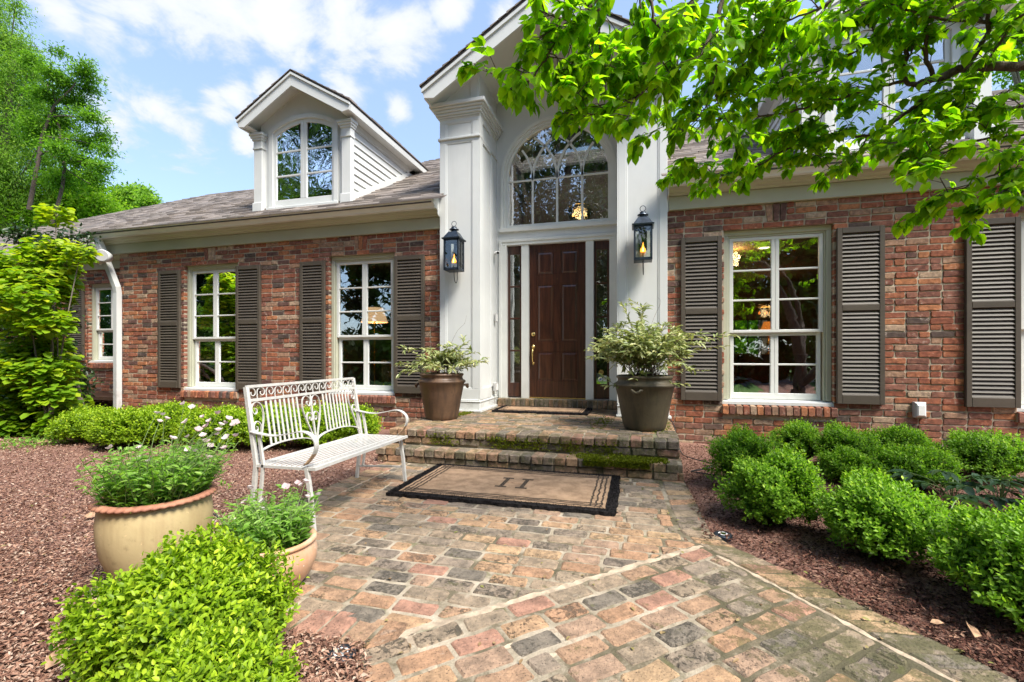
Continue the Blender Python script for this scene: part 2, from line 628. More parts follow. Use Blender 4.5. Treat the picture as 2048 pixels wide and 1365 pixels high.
def shingle_mat():
    m, t, b = material('shingle')
    p = t.pos()
    s = t.attr('rnd')
    base = t.ramp(s, [(0, (0.155, 0.133, 0.118)), (0.35, (0.225, 0.19, 0.168)), (0.6, (0.115, 0.10, 0.093)), (0.8, (0.27, 0.228, 0.198)), (1, (0.18, 0.153, 0.135))])
    n = t.noise(p, 160, 3, 0.7)
    l = t.noise(p, 1.1, 4)
    c = t.mix(n, t.mix(1.0, base, (0.7, 0.7, 0.7), 'MULTIPLY'), t.mix(1.0, base, (1.25, 1.25, 1.25), 'MULTIPLY'))
    c = t.mix(t.step(l, 0.5, 0.75, 0, 0.35), c, (0.13, 0.12, 0.10))
    t.put(b.inputs['Base Color'], c)
    b.inputs['Roughness'].default_value = 0.92
    t.put(b.inputs['Normal'], t.bump(n, 0.5, 0.004))
    return m


def wood_mat(name, dark, light, scale=(26, 26, 1.6), rough=0.28):
    m, t, b = material(name)
    p = t.scale(t.pos(), scale)
    n = t.noise(p, 1.0, 6, 0.6, 1.2)
    f = t.noise(p, 5.0, 4)
    c = t.mix(t.step(n, 0.32, 0.68), dark, light)
    c = t.mix(t.math('MULTIPLY', f, 0.4), c, tuple(x * 0.55 for x in dark))
    t.put(b.inputs['Base Color'], c)
    b.inputs['Roughness'].default_value = rough
    b.inputs['Coat Weight'].default_value = 0.25
    b.inputs['Coat Roughness'].default_value = 0.15
    t.put(b.inputs['Normal'], t.bump(f, 0.08, 0.004))
    return m


def pot_mat(name, a, bcol, stain, sc=5.0, vert=None, rough=0.6):
    m, t, b = material(name)
    p = t.pos()
    n = t.noise(p, sc, 5, 0.6)
    v = t.noise(t.scale(p, (16, 16, 1.3)), 1.0, 4)
    f = t.noise(p, 45, 4)
    c = t.mix(t.step(n, 0.3, 0.7), a, bcol)
    c = t.mix(t.step(v, 0.46, 0.70, 0.0, 0.72), c, stain)
    c = t.mix(t.math('MULTIPLY', t.step(t.noise(p, 13, 6, 0.72), 0.56, 0.70), 0.45), c, tuple(x * 0.55 for x in stain))
    spk = t.step(t.noise(p, 38, 2), 0.70, 0.76)
    c = t.mix(t.math('MULTIPLY', spk, 0.5), c, tuple(min(1, x * 2.2 + 0.05) for x in stain))
    t.put(b.inputs['Base Color'], c)
    b.inputs['Roughness'].default_value = rough
    t.put(b.inputs['Normal'], t.bump(f, 0.25, 0.004))
    return m


def bark_mat(name, a, bcol, sc=18):
    m, t, b = material(name)
    p = t.pos()
    n = t.noise(t.scale(p, (1, 1, 0.35)), sc, 6, 0.7, 0.6)
    t.put(b.inputs['Base Color'], t.mix(t.step(n, 0.3, 0.7), a, bcol))
    b.inputs['Roughness'].default_value = 0.9
    t.put(b.inputs['Normal'], t.bump(n, 0.9, 0.02))
    return m


M = {}
M['brick'] = wall_brick_mat()
M['frieze'] = simple('shaded_frieze_paint', (0.40, 0.40, 0.29), 0.45, var=0.05, scale=2.0)  # eave shade and green grass bounce put into the paint colour
M['mortar'] = mortar_mat('wall_mortar', (0.54, 0.48, 0.37), (0.32, 0.28, 0.20))
M['paver'] = paver_mat('paver', 0.68, 0.8)
M['step_brick'] = paver_mat('step_brick', 0.6, 0.4)
M['pave_mortar'] = joint_mat()
M['seam'] = simple('pale_mortar_seam', (0.40, 0.32, 0.235), 0.95, var=0.3, scale=14, bump=0.7, bscale=90, spec=0.1)
M['step_mortar'] = mortar_mat('step_mortar', (0.42, 0.36, 0.27), (0.14, 0.12, 0.075), 0.6)
M['white'] = trim_mat()
M['cream'] = simple('cream_eave_paint', (0.43, 0.435, 0.33), 0.42, var=0.04, scale=2.0, bump=0.04, bscale=30)  # cream with eave shade and grass bounce mixed into its tone
M['sash'] = simple('sash_paint', (0.68, 0.69, 0.65), 0.4, var=0.04, scale=4.0)
M['shutter'] = simple('shutter_paint', (0.080, 0.066, 0.050), 0.52, var=0.10, scale=5.0, bump=0.05, spec=0.35)
M['shingle'] = shingle_mat()
M['roof_deck'] = simple('roof_felt', (0.10, 0.09, 0.085), 0.95)
M['door'] = wood_mat('door_mahogany', (0.035, 0.012, 0.007), (0.105, 0.036, 0.017))
M['brass'] = simple('brass', (0.75, 0.53, 0.20), 0.25, 1.0, var=0.1)
M['iron'] = simple('lantern_metal', (0.035, 0.047, 0.062), 0.38, 0.6, var=0.25, scale=20)
M['bench'] = simple('bench_paint', (0.54, 0.53, 0.495), 0.45, 0.0, var=0.08, scale=25, bump=0.1)
M['rust'] = simple('rusty_paint', (0.40, 0.26, 0.15), 0.7, 0.0, var=0.5, scale=30)
M['black'] = simple('black_plastic', (0.02, 0.02, 0.022), 0.5, var=0.2)
M['grey'] = simple('grey_plastic', (0.42, 0.42, 0.41), 0.45, var=0.1)
M['glass'] = glass_mat('window_glass', 0.22, (0.86, 0.88, 0.86), 0.05, 3.0)
M['glass_arch'] = glass_mat('arched_glass', 0.30, (0.8, 0.82, 0.8), 0.04, 3.0)
M['glass_old'] = glass_mat('wavy_glass', 0.26, (0.8, 0.83, 0.82), 0.22, 5.5)
M['glass_clear'] = glass_mat('lantern_glass', 0.02, (0.93, 0.95, 0.94))
M['mulch'] = mulch_mat('mulch', (0.22, 0.115, 0.088), (0.36, 0.215, 0.165), (0.47, 0.31, 0.24))
M['chips'] = chip_mat('mulch_chips', [(0, (0.10, 0.05, 0.038)), (0.3, (0.25, 0.13, 0.088)), (0.65, (0.38, 0.22, 0.152)), (0.9, (0.50, 0.35, 0.26)), (1, (0.58, 0.45, 0.35))])
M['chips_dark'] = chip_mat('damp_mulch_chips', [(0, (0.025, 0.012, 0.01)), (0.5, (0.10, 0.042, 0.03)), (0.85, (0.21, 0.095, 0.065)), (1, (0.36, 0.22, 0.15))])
M['coir'] = simple('coir', (0.37, 0.25, 0.16), 1.0, var=0.22, scale=11, bump=1.0, bscale=220, spec=0.05)
M['coir_black'] = simple('coir_black', (0.022, 0.020, 0.020), 1.0, var=0.5, scale=60, bump=1.0, bscale=220, spec=0.05)
M['pot_brown'] = pot_mat('brown_glazed_pot', (0.085, 0.048, 0.028), (0.15, 0.085, 0.048), (0.045, 0.028, 0.02), 4, rough=0.5)
M['pot_green'] = pot_mat('weathered_pot', (0.065, 0.050, 0.030), (0.105, 0.085, 0.048), (0.04, 0.036, 0.02), 4, rough=0.55)
M['pot_cream'] = pot_mat('cream_pot', (0.43, 0.33, 0.165), (0.51, 0.40, 0.21), (0.37, 0.265, 0.135), 3, rough=0.62)
M['terracotta'] = pot_mat('terracotta', (0.50, 0.27, 0.15), (0.60, 0.40, 0.26), (0.58, 0.46, 0.36), 4, rough=0.75)
M['terra_rim'] = pot_mat('terracotta_rim', (0.36, 0.155, 0.095), (0.42, 0.20, 0.12), (0.30, 0.12, 0.08), 9, rough=0.75)
M['soil'] = simple('potting_soil', (0.045, 0.03, 0.02), 1.0, var=0.6, scale=60, bump=1.0, bscale=80)
M['lawn'] = simple('lawn', (0.085, 0.17, 0.03), 1.0, var=0.35, scale=7, bump=0.6, bscale=60)
M['drive'] = simple('asphalt_drive', (0.19, 0.19, 0.20), 0.95, var=0.15, scale=9)
M['box'] = leaf_mat('boxwood_leaf', (0.024, 0.070, 0.008), (0.20, 0.38, 0.030), (0.62, 0.78, 0.08), 0.38, 0.2)
M['box_lit'] = leaf_mat('boxwood_young_leaf', (0.028, 0.075, 0.006), (0.27, 0.41, 0.018), (0.64, 0.70, 0.05), 0.36, 0.2)
M['dogwood'] = leaf_mat('dogwood_leaf', (0.030, 0.085, 0.008), (0.155, 0.31, 0.014), (0.42, 0.62, 0.03), 0.70, 0.12, (2.1, 2.1, 0.5))
M['redbud'] = leaf_mat('shrub_leaf', (0.06, 0.15, 0.010), (0.20, 0.36, 0.018), (0.55, 0.58, 0.025), 0.45, 0.25, (1.5, 1.5, 0.5))
M['evergreen'] = leaf_mat('evergreen_leaf', (0.012, 0.035, 0.010), (0.035, 0.075, 0.018), (0.085, 0.14, 0.03), 0.2, 0.6)
M['tree_a'] = leaf_mat('feathery_leaf', (0.06, 0.13, 0.02), (0.21, 0.35, 0.055), (0.45, 0.58, 0.13), 0.5, 0.1)
M['tree_b'] = leaf_mat('locust_leaf', (0.045, 0.11, 0.014), (0.15, 0.29, 0.03), (0.34, 0.50, 0.06), 0.5, 0.12)
M['tree_c'] = leaf_mat('maple_leaf', (0.065, 0.15, 0.012), (0.21, 0.36, 0.025), (0.42, 0.55, 0.06), 0.48, 0.15)
M['magnolia'] = leaf_mat('magnolia_leaf', (0.020, 0.035, 0.010), (0.055, 0.085, 0.022), (0.15, 0.13, 0.04), 0.15, 0.7)
M['woods'] = leaf_mat('wood_leaf', (0.018, 0.042, 0.010), (0.045, 0.095, 0.018), (0.10, 0.17, 0.03), 0.35)
M['nandina'] = leaf_mat('nandina_leaf', (0.07, 0.12, 0.035), (0.25, 0.31, 0.10), (0.58, 0.56, 0.28), 0.25, 0.55, (1.25, 1.25, 0.7))
M['herb'] = leaf_mat('evening_primrose_leaf', (0.055, 0.14, 0.020), (0.17, 0.33, 0.045), (0.36, 0.50, 0.13), 0.38, 0.25)
M['hellebore'] = leaf_mat('hellebore_leaf', (0.016, 0.048, 0.018), (0.038, 0.09, 0.030), (0.075, 0.15, 0.042), 0.22, 0.55)
M['moss'] = leaf_mat('moss_tuft', (0.05, 0.065, 0.008), (0.13, 0.15, 0.012), (0.25, 0.29, 0.02), 0.3, 0.1)
M['petal'] = leaf_mat('petal', (0.64, 0.44, 0.46), (0.70, 0.57, 0.57), (0.74, 0.70, 0.68), 0.35, 0.3, (1.0, 0.95, 0.95))
M['bark'] = bark_mat('dogwood_bark', (0.045, 0.032, 0.026), (0.12, 0.085, 0.07), 30)
M['bark2'] = bark_mat('grey_bark', (0.09, 0.075, 0.06), (0.21, 0.17, 0.14), 14)
M['stem'] = bark_mat('twig', (0.10, 0.065, 0.04), (0.20, 0.14, 0.09), 40)
M['green_stem'] = simple('green_stem', (0.15, 0.22, 0.07), 0.7)
M['deadleaf'] = simple('dead_leaf', (0.36, 0.22, 0.13), 0.8, var=0.4, scale=40)
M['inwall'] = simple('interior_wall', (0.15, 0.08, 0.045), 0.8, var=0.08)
M['inwall_pale'] = simple('interior_pale_wall', (0.14, 0.12, 0.09), 0.8, var=0.08)
M['infloor'] = wood_mat('interior_floor', (0.035, 0.02, 0.012), (0.08, 0.045, 0.025), (2, 20, 1), 0.4)
M['shade'] = emissive('lamp_shade', (1.0, 0.62, 0.34), 0.22)
M['shade_orange'] = emissive('orange_lamp_shade', (1.0, 0.30, 0.05), 0.16)
M['bulb'] = emissive('lit_bulb', (1.0, 0.52, 0.16), 1.2)
M['ceiling_lamp'] = emissive('ceiling_lamp', (1.0, 0.82, 0.58), 1.2)
M['flame'] = emissive('gas_flame', (1.0, 0.36, 0.04), 0.55)
M['flame_core'] = emissive('gas_flame_core', (1.0, 0.70, 0.22), 1.0)
M['fabric'] = simple('armchair_fabric', (0.42, 0.33, 0.20), 0.9, var=0.2, scale=30)
M['gold_print'] = simple('gold_sticker', (0.55, 0.38, 0.08), 0.4)
M['blue_print'] = simple('blue_print', (0.10, 0.20, 0.45), 0.5)
M['paper'] = simple('sticker_paper', (0.78, 0.78, 0.76), 0.6, var=0.03)
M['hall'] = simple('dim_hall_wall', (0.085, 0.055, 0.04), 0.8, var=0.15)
M['faded_black'] = simple('faded_black_print', (0.075, 0.058, 0.045), 1.0, var=0.5, scale=90, bump=1.0, bscale=220, spec=0.05)
M['litter'] = leaf_mat('leaf_litter', (0.14, 0.08, 0.045), (0.32, 0.22, 0.12), (0.20, 0.26, 0.05), 0.2, 0.2)
# ================================================================ the house
house = root('brick_house', (-1.15, 0, 0), 'low red brick house with white gabled entrance portico and dormers', 'house')
PITCH = 0.577


def jit(a):
    return random.uniform(-a, a)


def brick_verts(poly, bev, frame, depth, jitter=0.0025):
    """one worn brick: outline poly (2d), extruded along the frame normal.  frame = (origin, ex, ey, n)"""
    o, ex, ey, n = frame
    c = np.mean(np.array(poly), axis=0)
    pts = []
    k = len(poly)
    for i in range(k):
        p, q, r_ = (np.array(poly[(i + d) % k], float) for d in (-1, 0, 1))
        a = p - q; a /= np.linalg.norm(a) + 1e-9
        b2 = r_ - q; b2 /= np.linalg.norm(b2) + 1e-9
        la, lb = np.linalg.norm(p - q), np.linalg.norm(r_ - q)
        ca = min(0.012, la * 0.3) * random.uniform(0.5, 1.0)
        cb = min(0.012, lb * 0.3) * random.uniform(0.5, 1.0)
        pts += [q + a * ca + np.array((jit(jitter), jit(jitter))), q + b2 * cb + np.array((jit(jitter), jit(jitter)))]
        if lb > 0.12:
            pts.append(q + b2 * lb * 0.5 + np.array((jit(jitter), jit(jitter))))
    m = len(pts)
    tilt = (jit(0.012), jit(0.012))
    vs = []
    for ring in range(3):
        for p in pts:
            d = p - c
            L = np.linalg.norm(d) + 1e-9
            pp = p if ring < 2 else c + d * max(0.3, (1 - bev / L))
            h = 0.0 if ring == 0 else depth - (bev * 0.8 if ring == 1 else 0) + (d[0] * tilt[0] + d[1] * tilt[1] if ring else 0)
            vs.append(o + ex * pp[0] + ey * pp[1] + n * h)
    f = []
    for ring in range(2):
        for i in range(m):
            j = (i + 1) % m
            f.append((ring * m + i, ring * m + j, (ring + 1) * m + j, (ring + 1) * m + i))
    f.append(tuple(2 * m + i for i in range(m)))
    return vs, f


XV, YV, ZV = np.array((1.0, 0, 0)), np.array((0, 1.0, 0)), np.array((0, 0, 1.0))
CH, CW = 0.0743, 0.223           # course height, brick pitch


def emit_bricks(lst, parent, mat, name, limit, rest_name):
    """lst of (verts, faces, rnd, size-rank); the largest become parts, the rest one stuff part"""
    lst.sort(key=lambda b: b[3])
    org = WL[parent.name]
    for vs, fc, rn, _ in lst[:limit]:
        put(name, make_mesh(name, vs, fc, mat, org, False, [rn] * len(vs)), parent)
    if len(lst) > limit:
        mb = MB()
        for vs, fc, rn, _ in lst[limit:]:
            mb.add(vs, fc, rn)
        mb.build(rest_name, mat, parent, kind='stuff')


def rank(p):
    u, v, Z = screen(p)
    return (Z if Z > 0 else 50) + (0 if -10 < u < 2058 and -10 < v < 1375 else 100)


def brick_wall(label, y, x0, x1, z0, z1, openings, keystones, limit, hidden=()):
    w = MB()
    xs = x0
    for (a, b, lo, hi) in openings:
        w.box(xs, y, z0, a - 0.004, y + 0.28, z1)
        w.box(a - 0.004, y, z0, b + 0.004, y + 0.28, lo - 0.10)
        w.box(a - 0.004, y, hi + 0.004, b + 0.004, y + 0.28, z1)
        xs = b + 0.004
    w.box(xs, y, z0, x1, y + 0.28, z1)
    wall = w.build('wall', M['mortar'], house)
    wall['label'] = label
    out = []
    fr = lambda zc: (np.array((0, y + 0.004, zc)), XV, ZV, -YV)
    k = 0
    z = z0
    while z + 0.055 < z1:
        zt = z + CH - 0.0135
        cuts = [(a, b) for (a, b, lo, hi) in openings if zt > lo - 0.125 and z < hi - 0.004]
        cuts += [(a, b) for (a, b, lo, hi) in keystones if zt > lo + 0.01 and z < hi]
        x = x0 - (0 if k % 2 == 0 else CW / 2) - random.uniform(0, 0.015)
        while x < x1:
            L = CW if random.random() > 0.07 else CW / 2
            segs = [(max(x, x0), min(x + L - 0.011, x1))]
            for a, b in cuts:
                ns = []
                for s0, s1 in segs:
                    if s1 <= a or s0 >= b:
                        ns.append((s0, s1))
                    else:
                        if s0 < a: ns.append((s0, a))
                        if s1 > b: ns.append((b, s1))
                segs = ns
            for s0, s1 in segs:
                if s1 - s0 < 0.028:
                    continue
                jamb = any(abs(s1 - a) < 1e-6 or abs(s0 - b) < 1e-6 for a, b in cuts)
                dz = jit(0.003)
                poly = [(s0 + jit(0.003), z + dz), (s1 + (0 if jamb else jit(0.003)), z + dz + jit(0.002)), (s1, zt + dz), (s0, zt + dz + jit(0.002))]
                d = 0.013 + jit(0.005)
                vs, fc = brick_verts(poly, 0.0055, fr(0), d, 0.0032)
                if jamb:
                    m = len(vs) // 3
                    for i in range(m):
                        vs[i] = vs[i] + YV * 0.10
                c = (0.5 * (s0 + s1), y, 0.5 * (z + zt))
                rk = rank(c) + (60 if any(a < c[0] < b and lo < c[2] < hi for a, b, lo, hi in hidden) else 0)
                out.append((vs, fc, random.random(), rk))
            x += L
        z += CH
        k += 1
    for (a, b, lo, hi) in keystones:                       # upright bricks over each window
        n = 3
        for i in range(n):
            fa, fb = i / n, (i + 1) / n
            g = 0.006
            bot, top = 0.10, 0.125
            cx = 0.5 * (a + b)
            poly = [(cx - bot + 2 * bot * fa + g, lo), (cx - bot + 2 * bot * fb - g, lo), (cx - top + 2 * top * fb - g, hi), (cx - top + 2 * top * fa + g, hi)]
            vs, fc = brick_verts(poly, 0.005, fr(0), 0.018 + jit(0.003), 0.003)
            out.append((vs, fc, random.choice((0.02, 0.3, 0.42, 0.72)), rank((cx, y, lo))))
    for (a, b, lo, hi) in openings:                        # projecting rowlock sill
        n = 16
        xa, xb = a - 0.03, b + 0.03
        for i in range(n):
            p0, p1 = xa + (xb - xa) * i / n + 0.006, xa + (xb - xa) * (i + 1) / n - 0.006
            poly = [(p0, lo - 0.118), (p1, lo - 0.118), (p1, lo - 0.012), (p0, lo - 0.012)]
            vs, fc = brick_verts(poly, 0.006, (np.array((0, y + 0.09, 0)), XV, ZV, -YV), 0.145 + jit(0.004), 0.003)
            vs = [v + ZV * (0.16 * max(0, (v[1] - (y - 0.06))) if v[2] > lo - 0.06 else 0) for v in vs]
            out.append((vs, fc, random.random(), rank((p0, y, lo)) - 1))
        w2 = MB().box(xa, y - 0.035, lo - 0.114, xb, y + 0.06, lo - 0.022)
        w2.build('sill_mortar', M['mortar'], wall)
    emit_bricks(out, wall, M['brick'], 'brick', limit, 'brick_field')
    return wall


HEAD, SILLZ = 2.63, 0.49
W1, W2, W3, W4 = (-7.50, -6.36), (-4.60, -3.46), (1.06, 2.235), (3.95, 5.12)
WG1, WG2 = (-11.38, -10.25), (-15.3, -14.2)
brick_wall('red brick wall with two shuttered windows beside a downspout', 0.0, -9.0, -2.69, -0.12, 2.95,
           [(*W1, SILLZ, HEAD), (*W2, SILLZ, HEAD)], [(-7.06, -6.82, 2.70, 2.91), (-4.15, -3.92, 2.70, 2.91)], 300,
           [(-8.05, -7.53, 0.53, 2.56), (-6.36, -5.85, 0.53, 2.56), (-5.1, -4.63, 0.53, 2.56), (-3.46, -2.96, 0.53, 2.56), (-9, -2, -1, 0.1)])
brick_wall('red brick wall behind the clipped boxwoods', 0.0, 0.392, 6.2, -0.12, 2.95,
           [(*W3, SILLZ, HEAD), (*W4, SILLZ, HEAD)], [(1.52, 1.75, 2.70, 2.91), (4.42, 4.65, 2.70, 2.91)], 300,
           [(0.55, 1.03, 0.53, 2.56), (2.25, 2.72, 0.53, 2.56), (3.47, 3.95, 0.53, 2.56), (0, 7, -1, 0.08)])
brick_wall('brick wall of the set-back wing behind the leafy shrub', 1.0, -17.0, -8.95, -0.12, 2.95,
           [(*WG2, 0.93, HEAD), (*WG1, 0.93, HEAD)], [(-14.86, -14.62, 2.70, 2.91), (-10.93, -10.7, 2.70, 2.91)], 140, [(-17, -12.2, -1, 3)])
ret = MB().box(-9.0, 0.285, -0.12, -8.76, 1.0, 2.95).box(-17, 1.3, -0.12, -16.8, 9, 2.95).box(-17, 9.0, -0.12, 6.2, 9.2, 0.9).box(-17, 9.0, 2.3, 6.2, 9.2, 3.2).box(-17, 9.0, 0.9, 0.9, 9.2, 2.3).box(3.6, 9.0, 0.9, 6.2, 9.2, 2.3).box(6.0, 0.3, -0.12, 6.2, 9.0, 2.95)
ret.build('rear_wall', M['mortar'], house)


# ---------------------------------------------------------------- windows
def pane_box(mb, x0, x1, z0, z1, y):
    mb.box(x0, y, z0, x1, y + 0.004, z1)


def sash_window(x0, x1, z0, z1, y, glass='glass'):
    win = (MB().bbox(x0, y + 0.055, z0 + 0.055, x0 + 0.055, y + 0.15, z1 - 0.06).bbox(x1 - 0.055, y + 0.055, z0 + 0.055, x1, y + 0.15, z1 - 0.06)
           .bbox(x0, y + 0.055, z1 - 0.06, x1, y + 0.15, z1)
           .bbox(x0 + 0.055, y + 0.075, z0 + 0.055, x0 + 0.075, y + 0.15, z1 - 0.06).bbox(x1 - 0.075, y + 0.075, z0 + 0.055, x1 - 0.055, y + 0.15, z1 - 0.06)
           .bbox(x0 + 0.075, y + 0.075, z1 - 0.085, x1 - 0.075, y + 0.15, z1 - 0.06).build('window', M['cream'], house))
    # sloping white sill
    MB().prism([(x0 - 0.02, y - 0.005, z0), (x0 - 0.02, y - 0.005, z0 + 0.035), (x0 - 0.02, y + 0.16, z0 + 0.06), (x0 - 0.02, y + 0.16, z0)], (x1 - x0 + 0.04, 0, 0)).build('sill', M['white'], win)
    a, b = x0 + 0.077, x1 - 0.077
    zm = z0 + 0.41 * (z1 - z0)
    cx = 0.5 * (a + b)
    for (lo, hi, rows, yy, nm, inset, br) in ((zm, z1 - 0.087, 3, y + 0.085, 'upper_sash', 0.0, 0.035), (z0 + 0.06, zm + 0.003, 2, y + 0.122, 'lower_sash', 0.012, 0.075)):
        s = MB()
        aa, bb = a + inset, b - inset
        st = 0.042
        s.bbox(aa, yy, lo, aa + st, yy + 0.035, hi).bbox(bb - st, yy, lo, bb, yy + 0.035, hi)
        s.bbox(cx - 0.043, yy, lo + br, cx - 0.001, yy + 0.034, hi - 0.04).bbox(cx + 0.001, yy, lo + br, cx + 0.043, yy + 0.034, hi - 0.04)
        s.bbox(aa + st, yy, hi - 0.04, bb - st, yy + 0.035, hi).bbox(aa + st, yy, lo, bb - st, yy + 0.035, lo + br)
        g0, g1 = lo + br, hi - 0.04
        for i in range(1, rows):
            zc = g0 + (g1 - g0) * i / rows
            for p, q in ((aa + st, cx - 0.043), (cx + 0.043, bb - st)):
                s.bbox(p, yy + 0.003, zc - 0.011, q, yy + 0.03, zc + 0.011)
        s.build(nm, M['sash'], win)
        for i in range(rows):
            for p, q in ((aa + st, cx - 0.043), (cx + 0.043, bb - st)):
                pz0, pz1 = g0 + (g1 - g0) * i / rows, g0 + (g1 - g0) * (i + 1) / rows
                m = MB()
                t0, t1 = jit(0.0010), jit(0.0010)
                yg = yy + 0.02
                v = [(p, yg, pz0), (q, yg + t0, pz0), (q, yg + t0 + t1, pz1), (p, yg + t1, pz1)]
                m.prism(v, (0, 0.004, 0))
                m.build('pane', M[glass], win)
    return win


for i, (w, g) in enumerate(((W1, 'glass'), (W2, 'glass'), (W3, 'glass'), (W4, 'glass'))):
    sash_window(*w, SILLZ, HEAD, 0.0, g)
for w in (WG1, WG2):
    sash_window(*w, 0.93, HEAD, 1.0)


SLAT = None


def shutter(x0, x1, z0, z1, y, slats_as_parts=True):
    global SLAT
    yb, yf = y - 0.02, y - 0.058
    s = MB()
    st = 0.052
    mid = z0 + 0.545 * (z1 - z0)
    s.bbox(x0, yf, z0, x0 + st, yb, z1).bbox(x1 - st, yf, z0, x1, yb, z1)
    s.bbox(x0 + st, yf, z1 - 0.065, x1 - st, yb, z1).bbox(x0 + st, yf, mid - 0.035, x1 - st, yb, mid + 0.035).bbox(x0 + st, yf, z0, x1 - st, yb, z0 + 0.105)
    s.box(x0 + st, yb - 0.004, z0 + 0.105, x1 - st, yb - 0.001, mid - 0.035).box(x0 + st, yb - 0.004, mid + 0.035, x1 - st, yb - 0.001, z1 - 0.065)
    sh = s.build('shutter', M['shutter'], house)
    all_ = MB()
    for lo, hi in ((z0 + 0.105, mid - 0.035), (mid + 0.035, z1 - 0.065)):
        n = int(round((hi - lo) / 0.0455))
        for i in range(n):
            zc = lo + (hi - lo) * (i + 0.5) / n
            h = 0.5 * (hi - lo) / n
            prof = [(yf + 0.004, zc - h * 0.85), (yf + 0.010, zc - h * 1.0), (yb - 0.004, zc + h * 0.75), (yb - 0.010, zc + h * 1.0)]
            q = MB().sweep_x(prof, x0 + st, x1 - st)
            if slats_as_parts:
                q.build('slat', M['shutter'], sh)
            else:
                all_.add(q.v, q.f)
    if not slats_as_parts:
        all_.build('slat_panel', M['shutter'], sh, kind='stuff')
    return sh


for x0, x1 in ((-8.03, -7.547), (-6.352, -5.862), (-5.10, -4.645), (-3.443, -2.957), (0.556, 1.028), (2.252, 2.72), (3.466, 3.94)):
    shutter(x0, x1, 0.53, 2.557, 0.0)
shutter(-11.98, -11.47, 0.97, 2.57, 1.0, False)


# ---------------------------------------------------------------- eaves: frieze, cornice, gutter
def eaves(x0, x1, y, trim_end=True):
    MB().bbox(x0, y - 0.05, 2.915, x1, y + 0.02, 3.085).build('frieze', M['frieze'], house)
    prof = [(y - 0.03, 3.087), (y - 0.075, 3.087), (y - 0.085, 3.105), (y - 0.12, 3.118), (y - 0.135, 3.142), (y - 0.20, 3.150), (y - 0.205, 3.20), (y, 3.20)]
    MB().sweep_x(prof, x0, x1).build('cornice', M['cream'], house)
    g = MB()
    outer = [(y - 0.207, 3.152), (y - 0.262, 3.154), (y - 0.272, 3.175), (y - 0.292, 3.195), (y - 0.31, 3.212), (y - 0.318, 3.236), (y - 0.33, 3.240), (y - 0.33, 3.258), (y - 0.312, 3.258)]
    inner = [(y - 0.305, 3.236), (y - 0.26, 3.175), (y - 0.215, 3.172), (y - 0.215, 3.245), (y - 0.207, 3.245)]
    g.sweep_x(outer + inner, x0, x1)
    g.build('gutter', M['sash'], house)


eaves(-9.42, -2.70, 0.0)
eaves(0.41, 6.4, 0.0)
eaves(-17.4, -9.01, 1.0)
# end board of the cornice beside the portico
MB().prism([(-2.70, y, z) for y, z in ((-0.05, 2.90), (-0.05, 3.05), (-0.16, 3.09), (-0.17, 3.14), (-0.30, 3.20), (-0.30, 3.27), (-0.02, 3.36), (-0.02, 2.90))], (0.006, 0, 0)).build('cornice_end', M['white'], house)
MB().prism([(0.395, y, z) for y, z in ((-0.05, 2.90), (-0.05, 3.05), (-0.16, 3.09), (-0.17, 3.14), (-0.30, 3.20), (-0.30, 3.27), (-0.02, 3.36), (-0.02, 2.90))], (0.012, 0, 0)).build('cornice_end', M['white'], house)
# downspout at the corner of the main block
ds = MB()
ds.tube([(-9.20, -0.22, 3.16), (-9.18, -0.20, 3.05), (-8.93, -0.10, 2.30), (-8.93, -0.085, 2.20), (-8.93, -0.085, 0.02), (-8.93, -0.16, -0.06)], 0.062, 4)
ds.build('downspout', M['white'], house)


# ---------------------------------------------------------------- roofs
def shingles(poly_xy, zfun, y0, y1, xfun, skip=None, expo=0.135, parent=None):
    """courses of tabs on a plane; xfun(y) -> (xmin, xmax)"""
    mb = MB()
    sl = math.sqrt(1 + PITCH ** 2)
    y = y0
    k = 0
    while y < y1:
        xa, xb = xfun(y)
        x = xa - random.uniform(0, 0.3)
        ye = y + expo / sl * 1.15
        while x < xb:
            w = random.choice((0.14, 0.2, 0.27, 0.33))
            p, q = max(x, xa), min(x + w - 0.004, xb)
            if q - p > 0.02 and not (skip and skip(0.5 * (p + q), y)):
                th = random.choice((0.010, 0.014, 0.022, 0.030))
                z0, z1 = zfun(y), zfun(ye)
                mb.add([(p, y, z0 + th), (q, y, z0 + th), (q, ye, z1 + 0.004), (p, ye, z1 + 0.004), (p, y, z0 - 0.004), (q, y, z0 - 0.004)],
                       [(0, 1, 2, 3), (4, 5, 1, 0), (4, 0, 3), (5, 2, 1)], random.random())
            x += w
        y += expo / sl
        k += 1
    mb.build('shingles', M['shingle'], parent or house, kind='stuff')


EAVE_Z, EAVE_Y = 3.265, -0.315
zmain = lambda y: EAVE_Z + PITCH * (y - EAVE_Y)
RIDGE_Y = 7.1
hipx = lambda y: -9.45 + (y - EAVE_Y)
zwing = lambda y: EAVE_Z + PITCH * (y - 0.685)


def slab(pts, zf, th, name):
    v = [(x, y, zf(y)) for x, y in pts]
    return MB().prism(v, (0, 0, -th)).build(name, M['roof_deck'], house)


